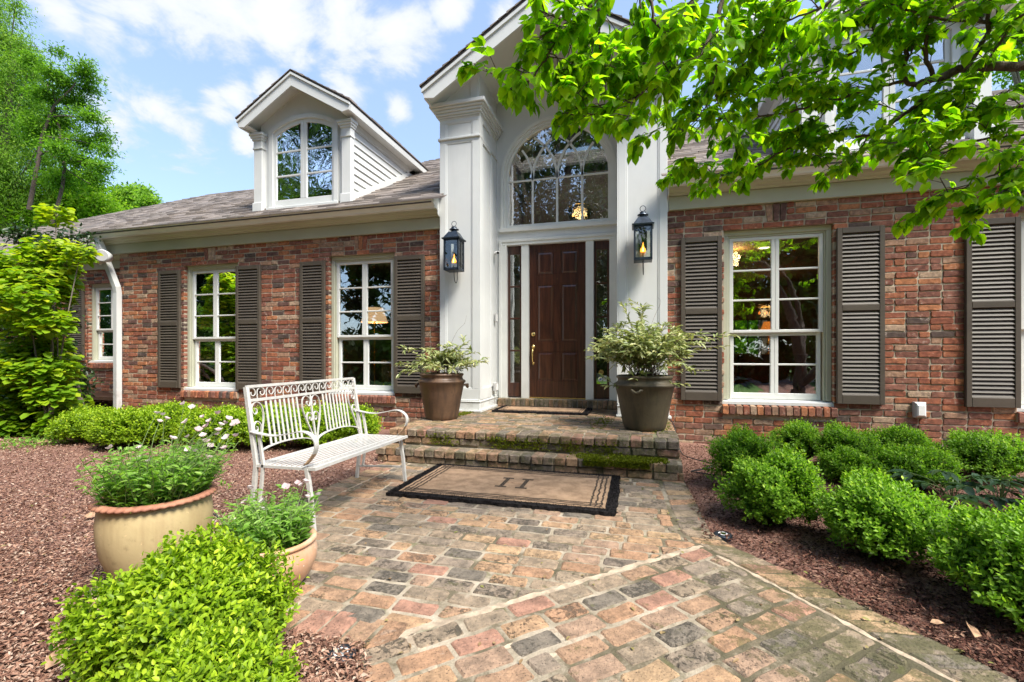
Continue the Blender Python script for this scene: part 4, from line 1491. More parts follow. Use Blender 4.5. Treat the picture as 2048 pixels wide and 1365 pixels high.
def bumpy_sheet(name, x0, x1, y0, y1, nx, ny, z, amp, mat, hole=None):
    xs, ys = np.linspace(x0, x1, nx), np.linspace(y0, y1, ny)
    X, Y = np.meshgrid(xs, ys)
    Zz = z + amp * (np.sin(X * 3.1 + 1.3 * np.sin(Y * 2.3)) * np.cos(Y * 2.7 + X) * 0.5 + rng.normal(size=X.shape) * 0.3)
    if hole is not None:
        Zz = np.where(hole(X, Y), -0.05, Zz)
    V = np.stack([X, Y, Zz], -1).reshape(-1, 3)
    idx = np.arange(nx * ny).reshape(ny, nx)
    Fq = np.stack([idx[:-1, :-1], idx[:-1, 1:], idx[1:, 1:], idx[1:, :-1]], -1).reshape(-1, 4)
    put(name, make_mesh(name, V, Fq, mat, smooth=True), kind='structure')


def on_paving(X, Y):
    a = (X > -2.45) & (X < 0.40) & (Y < 0.0) & (Y > -4.58)
    # walk running off diagonally
    e = (X - 0.354) * 0.723 + (Y + 3.307) * 0.691
    f = (X - 0.354) * 0.691 - (Y + 3.307) * 0.723
    right = (X - 0.446) * 0.818 + (Y + 3.068) * 0.575
    left = (X + 0.90) * 0.82 + (Y + 4.70) * 0.57
    b = (f > -0.02) & (right < 0.0) & (left > 0.0) & (Y < -3.0)
    return a | b


bumpy_sheet('mulch_bed', -14, 9, -8.0, 1.2, 260, 120, -0.012, 0.012, M['mulch'], on_paving)

# ---- paving
pave = root('brick_paving', (0, 0, 0), 'worn old brick paving with pale mortar and moss before the steps', 'paving')
del pave['category'], pave['label']
pave['kind'] = 'structure'
E_RIGHT = [(0.415, -1.85), (0.438, -2.52), (0.450, -3.06), (0.555, -3.28), (0.648, -3.385), (0.78, -3.535), (0.87, -3.655), (0.985, -3.815), (1.09, -3.97), (1.165, -4.07), (1.26, -4.21), (1.42, -4.44), (1.62, -4.74), (1.85, -5.10), (2.1, -5.5)]
J_RIGHT = [(0.205, -1.85), (0.234, -2.60), (0.250, -3.07), (0.330, -3.26), (0.435, -3.40), (0.565, -3.575), (0.655, -3.70), (0.765, -3.85), (0.865, -4.00), (0.945, -4.11), (1.045, -4.25), (1.20, -4.48), (1.40, -4.78), (1.62, -5.13), (1.86, -5.5)]
AB0, AB1 = (-0.854, -4.462), (0.354, -3.307)
bricks = []
fr0 = (np.array((0, 0, -0.06)), XV, YV, ZV)


def lay(poly, moss=0):
    if len(poly) < 3 or area(poly) < 0.0011:
        return
    # keep orientation counter-clockwise
    sgn = sum(poly[i - 1][0] * poly[i][1] - poly[i][0] * poly[i - 1][1] for i in range(len(poly)))
    if sgn < 0:
        poly = poly[::-1]
    vs, fc = brick_verts(poly, 0.009, fr0, 0.0605 + jit(0.0025), 0.0040)
    c = np.mean(np.array(poly), axis=0)
    bricks.append((vs, fc, random.random(), rank((c[0], c[1], 0)) - 0.5 * area(poly) / 0.02))


PL, PW, JT = 0.198, 0.091, 0.016
# zone A: courses along the house front
keepA = (-1.0, -2.5)
abn = half(AB0, AB1, keepA)
plA = [(abn[0], abn[1], abn[2] - 0.022), half((-2.258, -1.9), (-2.245, -4.4), keepA)]
jr = [half(J_RIGHT[i], J_RIGHT[i + 1], keepA) for i in (0, 1, 2, 3)]


def right_of_a(yc):
    i = 0
    while i < 3 and yc < J_RIGHT[i + 1][1]: i += 1
    a, b, d = jr[i]
    return [(a, b, d - 0.012)]


y = -1.935
k = 0
while y - PW > -4.66:
    x = -2.30 - (0 if k % 2 else (PL + JT) / 2) + jit(0.02)
    while x < 0.5:
        L = PL + jit(0.008)
        if random.random() < 0.06: L = PL * 0.5
        p = [(x, y - PW + jit(0.004)), (x + L, y - PW + jit(0.004)), (x + L, y + jit(0.004)), (x, y + jit(0.004))]
        lay(clip(p, plA + right_of_a(y - PW / 2) + ([(-1, 0, 0.965)] if y < -4.40 else [])))
        x += L + JT + jit(0.003)
    y -= PW + 0.0195
    k += 1
# header border on the left and along the front of zone A
y = -1.93
while y > -4.40:
    lay([(-2.475 + jit(0.006), y - 0.10), (-2.268, y - 0.10), (-2.268, y), (-2.475 + jit(0.006), y)])
    y -= 0.113
x = -2.45
while x < -0.97:
    lay(clip([(x, -4.605 + jit(0.006)), (x + 0.10, -4.605 + jit(0.006)), (x + 0.10, -4.415), (x, -4.415)], [half((-0.98, -4.75), (-0.80, -4.35), (-2, -4.5))]))
    x += 0.113
# right border: headers following the curve
acc = 0.0
for i in range(len(E_RIGHT) - 1):
    e0, e1, j0, j1 = (np.array(q) for q in (E_RIGHT[i], E_RIGHT[i + 1], J_RIGHT[i], J_RIGHT[i + 1]))
    n_ = max(1, int(round(np.linalg.norm((e1 + j1) / 2 - (e0 + j0) / 2) / 0.113)))
    for q in range(n_):
        f0, f1 = (q + 0.055) / n_, (q + 0.945) / n_
        E0, E1, J0, J1 = e0 + (e1 - e0) * f0, e0 + (e1 - e0) * f1, j0 + (j1 - j0) * f0, j0 + (j1 - j0) * f1
        s0 = (E0 - J0) / np.linalg.norm(E0 - J0) * 0.016
        lay([tuple(J0 + s0), tuple(J1 + s0), tuple(E1 + np.array((jit(0.006), 0))), tuple(E0 + np.array((jit(0.006), 0)))])
# zone B: courses along the diagonal
e1 = np.array((AB1[0] - AB0[0], AB1[1] - AB0[1])); e1 /= np.linalg.norm(e1)
e2 = np.array((e1[1], -e1[0]))
o = np.array(AB0)
keepB = (0.2, -4.5)
plB = [half((-1.0, -4.62), (-0.45, -5.42), keepB)]
plB += [(a, b, d - 0.014) for a, b, d in (half(J_RIGHT[i], J_RIGHT[i + 1], keepB) for i in range(3, len(J_RIGHT) - 1))]
PL, JT = 0.192, 0.018
t = 0.024
k = 0
while t < 1.75:
    s = -0.75 - (0 if k % 2 else (PL + JT) / 2) + jit(0.025)
    while s < 2.6:
        L = PL + jit(0.008)
        if random.random() < 0.05: L = PL * 0.5
        p = [tuple(o + e1 * a + e2 * (b + jit(0.004))) for a, b in ((s, t), (s + L, t), (s + L, t + PW + 0.003), (s, t + PW + 0.003))]
        lay(clip(p, plB))
        s += L + JT + jit(0.003)
    t += PW + 0.0225
    k += 1
emit_bricks(bricks, pave, M['paver'], 'brick', 300, 'paver_field')
mo = MB()
mo.prism([(-2.46, -1.6, -0.03), (-2.46, -4.59, -0.03), (-0.98, -4.59, -0.03), (-0.45, -5.40, -0.03), (2.0, -5.45, -0.03)] + [(x, y, -0.03) for x, y in reversed(E_RIGHT[:-1])] + [(0.40, -1.6, -0.03)], (0, 0, 0.0245))
mo.build('mortar_bed', M['pave_mortar'], pave)

# pale repointed seams along the diagonal and the border
def seam(pts, w, parent):
    m = MB()
    fine = []
    for i in range(len(pts) - 1):
        n_ = max(2, int(math.hypot(pts[i + 1][0] - pts[i][0], pts[i + 1][1] - pts[i][1]) / 0.03))
        for q in range(n_):
            f = q / n_
            fine.append((pts[i][0] + (pts[i + 1][0] - pts[i][0]) * f, pts[i][1] + (pts[i + 1][1] - pts[i][1]) * f))
    fine.append(pts[-1])
    a, b = [], []
    for i, p in enumerate(fine):
        q, r_ = fine[min(i + 1, len(fine) - 1)], fine[max(i - 1, 0)]
        t_ = np.array((q[0] - r_[0], q[1] - r_[1])); t_ /= np.linalg.norm(t_)
        nn_ = np.array((-t_[1], t_[0]))
        wa, wb = w * random.uniform(0.15, 0.8), w * random.uniform(0.15, 0.8)
        a.append((p[0] + nn_[0] * wa, p[1] + nn_[1] * wa, -0.0045)); b.append((p[0] - nn_[0] * wb, p[1] - nn_[1] * wb, -0.0045))
    vs = a + b + [(x, y, -0.03) for x, y, z in a] + [(x, y, -0.03) for x, y, z in b]
    k = len(a)
    f = []
    for i in range(k - 1):
        f += [(i, k + i, k + i + 1, i + 1), (i, i + 1, 2 * k + i + 1, 2 * k + i), (k + i + 1, k + i, 3 * k + i, 3 * k + i + 1)]
    m.add(vs, f)
    m.build('mortar_seam', M['seam'], parent)


seam([tuple(np.array(AB0) - e1 * 0.12), AB0, AB1, tuple(np.array(AB1) + e1 * 0.05)], 0.034, pave)
seam(J_RIGHT[4:], 0.022, pave)
seam([(-2.262, -1.95), (-2.256, -4.41)], 0.026, pave)
seam([(-2.25, -4.408), (-0.98, -4.41)], 0.030, pave)
seam([tuple(o + e1 * (-0.02) + e2 * 0.02), tuple(o + e1 * 0.01 + e2 * 0.16), tuple(o + e1 * (-0.02) + e2 * 0.40), tuple(o + e1 * 0.02 + e2 * 0.66)], 0.032, pave)
for a_, b_ in (((0.10, 0.265), (0.52, 0.265)), ((0.52, 0.27), (0.53, 0.38)), ((0.40, 0.385), (0.98, 0.385)), ((0.98, 0.27), (0.99, 0.385)), ((1.3, 0.15), (1.32, 0.27))):
    seam([tuple(o + e1 * a_[0] + e2 * a_[1]), tuple(o + e1 * b_[0] + e2 * b_[1])], 0.024, pave)

# ---- steps and porch
steps = root('brick_steps', (-1.0, -1.8, 0), 'mossy two-tread brick steps and porch floor at the front door', 'steps')
sb = []
YT, YL, XL, XR = -1.70, -1.92, -2.59, 0.412      # front edges of the porch and the lower tread
core = MB()
core.box(XL + 0.01, YL + 0.030, -0.05, XR - 0.012, YT + 0.05, 0.132)
core.box(XL + 0.05, YT + 0.030, -0.05, XR - 0.020, 0.02, 0.291)
core.box(-2.09, 0.02, -0.05, -0.22, 0.70, 0.291)
core.box(-2.06, 0.664, 0.25, -0.24, 0.78, 0.425)
core.build('mortar_core', M['step_mortar'], steps)


def top_brick(x0, x1, y0, y1, z, th, mossy=0):
    poly = [(x0, y0), (x1, y0), (x1, y1), (x0, y1)]
    vs, fc = brick_verts(poly, 0.008, (np.array((0, 0, z - th)), XV, YV, ZV), th + jit(0.004), 0.003)
    sb.append((vs, fc, random.random(), rank((x0, y0, z))))


def face_brick(x0, x1, z0, z1, y, d=0.09):
    poly = [(x0, z0), (x1, z0), (x1, z1), (x0, z1)]
    vs, fc = brick_verts(poly, 0.008, (np.array((0, y + d, 0)), XV, ZV, -YV), d + jit(0.006), 0.003)
    sb.append((vs, fc, random.random(), rank((x0, y, z0))))


for (yf, z, xa, xb) in ((YL, 0.14, XL, XR), (YT, 0.30, XL + 0.02, XR - 0.005)):
    x = xa
    while x < xb - 0.05:
        w = 0.098 + jit(0.004)
        top_brick(x, min(x + w, xb), yf + jit(0.008), yf + 0.205, z, 0.068)
        x += w + 0.012
    x = xa + 0.005 - random.random() * 0.1
    while x < xb - 0.03:
        w = 0.205 + jit(0.01)
        face_brick(max(x, xa + 0.01), min(x + w, xb - 0.004), z - 0.142, z - 0.078, yf + 0.012 + jit(0.006))
        x += w + 0.013
# sides of the steps
for (z, ya, yb) in ((0.14, YL + 0.22, YT + 0.1), (0.30, YT + 0.22, -0.02)):
    y = ya
    while y < yb - 0.05:
        for xs in ((XR - 0.205, XR - 0.003), (XL + 0.01, XL + 0.215)):
            top_brick(xs[0], xs[1], y, y + 0.098, z, 0.068)
        y += 0.111
    y = ya - 0.2
    while y < yb - 0.06:
        poly = [(y, z - 0.142), (y + 0.2, z - 0.142), (y + 0.2, z - 0.078), (y, z - 0.078)]
        vs, fc = brick_verts(poly, 0.008, (np.array((XR - 0.10, 0, 0)), YV, ZV, XV), 0.09 + jit(0.005), 0.003)
        sb.append((vs, fc, random.random(), rank((XR, y, z))))
        y += 0.213
# porch field: pairs of stretchers along the house front
y = YT + 0.218
k = 0
while y < 0.62:
    xa, xb = (XL + 0.225, XR - 0.215) if y < -0.16 else (-2.05, -0.25)
    x = xa - (0.0 if (k // 2) % 2 else 0.105)
    while x < xb - 0.03:
        w = 0.208 + jit(0.006)
        p, q = max(x, xa), min(x + w, xb)
        if q - p > 0.03:
            top_brick(p, q, y, y + 0.1, 0.30 + jit(0.002), 0.06)
        x += w + 0.013
    y += 0.113
    k += 1
# rowlock course under the door sill
x = -2.055
while x < -0.26:
    poly = [(x, 0.305), (x + 0.060, 0.305), (x + 0.060, 0.424), (x, 0.424)]
    vs, fc = brick_verts(poly, 0.008, (np.array((0, 0.72, 0)), XV, ZV, -YV), 0.07 + jit(0.004), 0.003)
    sb.append((vs, fc, random.random(), rank((x, 0.65, 0.35))))
    x += 0.073
emit_bricks(sb, steps, M['step_brick'], 'brick', 300, 'inner_bricks')

# moss cushions on the damp end of the lower tread and along the risers
P, = [[]]
for _ in range(5200):
    u = random.random()
    if u < 0.46:
        x, y, z = random.triangular(-0.62, 0.30, 0.05), random.uniform(YL - 0.005, YT - 0.01), 0.142
        if random.random() > 0.25 + 0.75 * (0.5 + 0.5 * math.sin(x * 17 + y * 9)): continue
        sc = random.uniform(0.006, 0.014)
    elif u < 0.66:
        x, y, z = random.uniform(-0.45, 0.12), YL - random.uniform(0.0, 0.012), random.uniform(0.085, 0.142)
        sc = random.uniform(0.006, 0.012)
    elif u < 0.86:
        x, z = random.choice((-1.95, -1.32, -1.16, -0.98, -0.60, -0.25)) + random.gauss(0, 0.09), random.uniform(0.15, 0.265)
        y = YT + 0.008 - random.uniform(0, 0.012); sc = random.uniform(0.005, 0.011)
    elif u < 0.95:
        x, y, z = random.choice((-0.38, 0.30, 0.26)) + random.gauss(0, 0.07), random.gauss(-0.55, 0.35), 0.303
        if not (-2.3 < x < 0.39 and -1.6 < y < -0.17): continue
        sc = random.uniform(0.005, 0.010)
    else:
        x, y, z = random.uniform(-2.3, -2.15), random.gauss(-0.35, 0.2), 0.303
        sc = random.uniform(0.005, 0.010)
    P.append((x, y, z, sc))
P = np.array(P)
n = len(P)
reps = 4
pos = np.repeat(P[:, :3], reps, 0) + rng.normal(size=(n * reps, 3)) * 0.006 * np.array((1, 1, 0.3))
V, Fc = leaves(LEAF2, pos, unit(n * reps) * 0.8 + np.array((0, -0.25, 0.9)), unit(n * reps), np.repeat(P[:, 3], reps) * 1.5, np.repeat(P[:, 3], reps) * 1.2)
rn = np.repeat(rng.random(n * reps), 4)
put('moss', make_mesh('moss', V, Fc, M['moss'], WL[steps.name], rnd=rn, tip=np.repeat(np.clip(rng.normal(0.45, 0.3, n * reps), 0, 1), 4)), steps, 'stuff')


# ---- loose mulch chips over the beds
def chips(name, n, sampler, mat, big=1.0):
    pts = []
    while len(pts) < n:
        X, Y = sampler(n)
        ok = ~on_paving(X, Y) & ~((Y > -1.95) & (X > -2.45) & (X < 0.43)) & (Y < -0.02)
        pts.extend(zip(X[ok], Y[ok]))
    pts = np.array(pts[:n])
    z = rng.uniform(-0.006, 0.016, n)
    pos = np.column_stack([pts, z])
    d = rng.normal(size=(n, 3)); d[:, 2] *= 0.28
    nn = rng.normal(size=(n, 3)) * 0.45; nn[:, 2] = 1
    L = rng.uniform(0.009, 0.032, n) * big
    V, Fc = leaves(LEAF2, pos, d, nn, L, L * rng.uniform(0.22, 0.5, n))
    rn = np.repeat(rng.random(n), 4)
    put(name, make_mesh(name, V, Fc, mat, rnd=rn), kind='stuff')


def near(u0, u1, z0, z1, p=1.6):
    def f(n):
        Z = z0 + (z1 - z0) * rng.random(n) ** p
        a = (rng.uniform(u0, u1, n) - 1024) / F_PX
        return CAM[0] + Z * (-S_ + C_ * a), CAM[1] + Z * (C_ + S_ * a)
    return f


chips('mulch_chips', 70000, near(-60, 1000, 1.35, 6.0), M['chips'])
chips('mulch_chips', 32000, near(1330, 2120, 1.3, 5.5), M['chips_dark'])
# ================================================================ things by the door
def mat_rug(name, x0, x1, y0, y1, z, label, letter):
    r_ = root(name, ((x0 + x1) / 2, (y0 + y1) / 2, z), label, 'doormat')
    th = 0.028
    k, ny = 60, 30
    b = 0.075
    # irregular bristly slab
    def slab_(xa, xb, ya, yb, zt, nm, mat, nx_=40, edge=0.006):
        m = MB()
        ring = []
        for i in range(nx_): ring.append((xa + (xb - xa) * i / nx_, ya + jit(edge)))
        for i in range(nx_ // 2): ring.append((xb + jit(edge), ya + (yb - ya) * i / (nx_ // 2)))
        for i in range(nx_): ring.append((xb - (xb - xa) * i / nx_, yb + jit(edge)))
        for i in range(nx_ // 2): ring.append((xa + jit(edge), yb - (yb - ya) * i / (nx_ // 2)))
        m.prism([(x, y, z) for x, y in ring], (0, 0, zt - z))
        return m.build(nm, mat, r_)
    slab_(x0, x1, y0, y1, z + th, 'border', M['coir_black'], 46, 0.011)
    slab_(x0 + b, x1 - b, y0 + b * 0.85, y1 - b * 0.85, z + th + 0.003, 'pile', M['coir'], 40, 0.003)
    s = MB()
    zz = z + th + 0.0035
    for q in range(3 if letter else 2):
        o = b + (0.030 + 0.038 * q) * (1.0 if letter else 0.8)
        w = 0.013 if letter else 0.010
        xa, xb, ya, yb = x0 + o, x1 - o, y0 + o * 0.85, y1 - o * 0.85
        e = 0.10 if letter else 0.04
        for (p0, p1) in (((x0 + b + 0.02, ya), (x1 - b - 0.02, ya)), ((x0 + b + 0.02, yb), (x1 - b - 0.02, yb)), ((xa, y0 + b), (xa, y1 - b)), ((xb, y0 + b), (xb, y1 - b))):
            n = 26
            pts = []
            for i in range(n + 1):
                f = i / n
                pts.append((p0[0] + (p1[0] - p0[0]) * f + jit(0.006), p0[1] + (p1[1] - p0[1]) * f + jit(0.006), zz))
            hor = abs(p1[0] - p0[0]) > abs(p1[1] - p0[1])
            s.strap(pts, (0, w / 2, 0) if hor else (w / 2, 0, 0), 0.004)
    s.build('stripe', M['faded_black'], r_)
    if letter:
        cx, cy = (x0 + x1) / 2 + 0.03, (y0 + y1) / 2 + 0.01
        l = MB()
        for sx in (-0.085, 0.085):
            l.box(cx + sx - 0.016, cy - 0.125, zz, cx + sx + 0.016, cy + 0.125, zz + 0.002)
            for sy in (-0.125, 0.125):
                l.box(cx + sx - 0.047, cy + sy - 0.014, zz + 0.0005, cx + sx + 0.047, cy + sy + 0.014, zz + 0.0025)
        l.build('letter_stroke', M['faded_black'], r_)
        MB().box(cx - 0.064, cy - 0.005, zz, cx + 0.064, cy + 0.005, zz + 0.003).build('letter_crossbar', M['deadleaf'], r_)
    # bristles that fray along the edge
    n = 5200 if letter else 1600
    t = rng.random(n)
    side = rng.integers(0, 4, n)
    ex = np.where(side == 0, x0 + (x1 - x0) * t, np.where(side == 1, x0 + (x1 - x0) * t, np.where(side == 2, x0, x1)))
    ey = np.where(side == 0, y0, np.where(side == 1, y1, y0 + (y1 - y0) * t))
    inward = rng.random(n) * b * 0.9
    ex = ex + np.where(side == 2, inward, np.where(side == 3, -inward, 0))
    ey = ey + np.where(side == 0, inward, np.where(side == 1, -inward, 0))
    pos = np.column_stack([ex, ey, np.full(n, z + th - 0.006) - (inward < 0.008) * rng.random(n) * 0.018])
    d = rng.normal(size=(n, 3)) * 0.55 + np.array((0, -0.15, 0.55))
    V, Fc = leaves(LEAF2, pos, d, unit(n), rng.uniform(0.012, 0.026, n), 0.0035)
    put('bristles', make_mesh('bristles', V, Fc, M['coir_black'], WL[r_.name]), r_, 'stuff')
    n = 9000 if letter else 2200
    pos = np.column_stack([rng.uniform(x0 + b, x1 - b, n), rng.uniform(y0 + b, y1 - b, n), np.full(n, z + th)])
    V, Fc = leaves(LEAF2, pos, rng.normal(size=(n, 3)) * 0.7 + np.array((0, 0, 0.6)), unit(n), rng.uniform(0.006, 0.011, n), 0.0028)
    put('bristles', make_mesh('bristles', V, Fc, M['coir'], WL[r_.name]), r_, 'stuff')
    return r_


mat_rug('doormat', -1.865, -0.125, -2.95, -1.965, -0.002, 'large black bordered coir mat with a letter H below the steps', True)
mat_rug('doormat', -1.92, -0.60, -0.08, 0.56, 0.299, 'small black edged coir mat on the porch against the door sill', False)


# ---------------------------------------------------------------- bench
bench = root('garden_bench', (-2.15, -3.12, 0), 'white painted wrought iron garden bench with scrolled back', 'bench')
BY0, BY1 = -3.70, -2.54
BF, BB = -1.91, -2.355           # front and back of the seat (x)
SZ = 0.39
W_ = M['bench']
bx = lambda z: -2.355 - (z - SZ) * 0.165          # leaning back plane


def scroll(c, r0, turns, start, hand, plane_x, n=26):
    """spiral in the back plane: returns points (y,z) shrinking"""
    pts = []
    for i in range(n + 1):
        f = i / n
        a = start + hand * turns * 2 * math.pi * f
        r_ = r0 * (1 - 0.78 * f)
        y, z = c[0] + r_ * math.cos(a), c[1] + r_ * math.sin(a)
        pts.append((bx(z), y, z))
    return pts


for yy in (BY0, BY1):
    m = MB()
    m.tube([(bx(0.885), yy, 0.885), (bx(0.6), yy, 0.6), (BB, yy, SZ), (-2.375, yy, 0.2), (-2.395, yy, 0.0)], 0.017, 4)
    m.build('leg', W_, bench)
    m = MB()
    m.tube([(BF - 0.06, yy, SZ - 0.005), (BF - 0.03, yy, 0.2), (BF - 0.01, yy, 0.0)], 0.0165, 4)
    m.build('leg', W_, bench)
    m = MB()
    m.tube([(-2.335, yy, 0.592), (-2.30, yy, SZ), (-2.315, yy, 0.25), (-2.335, yy, 0.115)], 0.012, 4)
    m.tube([(BF - 0.035, yy, 0.125), (-2.385, yy, 0.105)], 0.010, 4)
    m.build('brace', W_, bench)
    # sweeping flat arm
    pts = [(bx(0.60), yy, 0.60), (-2.335, yy, 0.588), (-2.22, yy, 0.578), (-2.12, yy, 0.592), (-2.03, yy, 0.612), (-1.965, yy, 0.608), (-1.915, yy, 0.575), (-1.90, yy, 0.53), (-1.915, yy, 0.48), (-1.955, yy, 0.43), (-1.985, yy, 0.405)]
    fine = []
    for i in range(len(pts) - 1):
        for k in range(4):
            f = k / 4
            p0, p1, p2, p3 = (np.array(pts[min(max(i + d, 0), len(pts) - 1)]) for d in (-1, 0, 1, 2))
            fine.append(0.5 * ((2 * p1) + (-p0 + p2) * f + (2 * p0 - 5 * p1 + 4 * p2 - p3) * f * f + (-p0 + 3 * p1 - 3 * p2 + p3) * f ** 3))
    fine.append(np.array(pts[-1]))
    MB().strap(fine, (0, 0.019, 0), 0.006).build('arm_rest', W_, bench)
    MB().strap(fine[-9:-1], (0, 0.0195, 0), 0.0068).build('rust_patch', M['rust'], bench)
    # side rail under the seat
    MB().tube([(BB, yy, SZ - 0.01), (BF, yy, SZ - 0.006)], 0.012, 4).build('seat_rail', W_, bench)
for zz in (0.885, 0.795):
    MB().tube([(bx(zz), BY0, zz), (bx(zz), BY1, zz)], 0.012, 4).build('back_rail', W_, bench)
MB().tube([(BF, BY0 - 0.01, SZ - 0.004), (BF, BY1 + 0.01, SZ - 0.004)], 0.014, 4).build('seat_rail', W_, bench)
MB().tube([(BB, BY0, SZ - 0.004), (BB, BY1, SZ - 0.004)], 0.012, 4).build('seat_rail', W_, bench)
# scrolls between the two top rails
ns = 15
for i in range(ns):
    yc = BY0 + (BY1 - BY0) * (i + 0.5) / ns
    p = scroll((yc + 0.004, 0.842), 0.040, 1.15, R(200), -1, 0)
    tail = [(bx(0.803), yc - 0.036, 0.803), (bx(0.82), yc - 0.038, 0.82)]
    MB().tube(tail + p, 0.0036, 4, caps=False).build('scroll', W_, bench)
# two panels of slats, each with an arched foot
mid = 0.5 * (BY0 + BY1)
for s_, (ya, yb) in ((-1, (BY0, mid)), (1, (mid, BY1))):
    half_w = (yb - ya) / 2
    yc = 0.5 * (ya + yb)
    arch = []
    for k in range(17):
        a = math.pi * k / 16
        y = yc - half_w * math.cos(a)
        z = SZ + 0.015 + 0.085 * math.sin(a) ** 0.8
        arch.append((bx(z) - 0.006, y, z))
    MB().strap(arch, (0.011, 0, 0), 0.006).build('foot_arch', W_, bench)
    nsl = 8
    for k in range(nsl):
        y = yc + (k - (nsl - 1) / 2) * 0.0415
        f = (y - ya) / (yb - ya)
        zf = SZ + 0.015 + 0.085 * math.sin(math.acos(max(-1, min(1, 1 - 2 * f)))) ** 0.8
        MB().strap([(bx(0.79), y, 0.79), (bx(zf), y, zf)], (0, 0.0075, 0), 0.005).build('slat', W_, bench)
# scrollwork at the middle and both ends
def spline(pts, k=6):
    out = []
    for i in range(len(pts) - 1):
        p0, p1, p2, p3 = (np.array(pts[min(max(i + d, 0), len(pts) - 1)], float) for d in (-1, 0, 1, 2))
        for j in range(k):
            f = j / k
            out.append(0.5 * ((2 * p1) + (-p0 + p2) * f + (2 * p0 - 5 * p1 + 4 * p2 - p3) * f * f + (-p0 + 3 * p1 - 3 * p2 + p3) * f ** 3))
    out.append(np.array(pts[-1], float))
    return out


def curl(base_y, hand):
    """one lyre-shaped curl beside a bar; returns list of point lists"""
    c1 = [(0.012, 0.40), (0.035, 0.50), (0.075, 0.60), (0.098, 0.69), (0.088, 0.755), (0.055, 0.782), (0.022, 0.768), (0.008, 0.735), (0.022, 0.705), (0.045, 0.712), (0.045, 0.735), (0.032, 0.738)]
    c2 = [(0.010, 0.42), (0.032, 0.50), (0.060, 0.57), (0.066, 0.625), (0.042, 0.655), (0.014, 0.640), (0.008, 0.612), (0.022, 0.592), (0.038, 0.604), (0.032, 0.622)]
    res = []
    for c in (c1, c2):
        res.append([(bx(z), base_y + hand * y, z) for y, z in spline(c)])
    return res


MB().tube([(bx(0.79), mid, 0.79), (bx(0.4), mid, 0.40)], 0.008, 4).build('centre_bar', W_, bench)
for base, hands in ((mid, (-1, 1)), (BY0 + 0.012, (1,)), (BY1 - 0.012, (-1,))):
    for h in hands:
        for c in curl(base, h):
            MB().strap(c, (0.0065, 0, 0), 0.0038).build('scroll', W_, bench)
# seat: long flat bars with two pierced strips
xs = np.linspace(BB + 0.02, BF - 0.02, 12)
for i, x in enumerate(xs):
    if i in (1, 10):
        m = MB()
        y = BY0 + 0.012
        k = 0
        while y < BY1 - 0.02:
            a = 0.016
            m.tube([(x + a * math.cos(t_) * (0.8 if k % 2 else 0.55), y + 0.011 + a * 0.62 * math.sin(t_), SZ + 0.003) for t_ in np.linspace(0, 2 * math.pi, 9)], 0.0038, 4, caps=False)
            y += 0.0235
            k += 1
        m.box(x - 0.019, BY0, SZ, x - 0.015, BY1, SZ + 0.005).box(x + 0.015, BY0, SZ, x + 0.019, BY1, SZ + 0.005)
        m.build('pierced_strip', W_, bench)
    else:
        MB().box(x - 0.0115, BY0, SZ, x + 0.0115, BY1, SZ + 0.002).build('seat_slat', W_, bench)


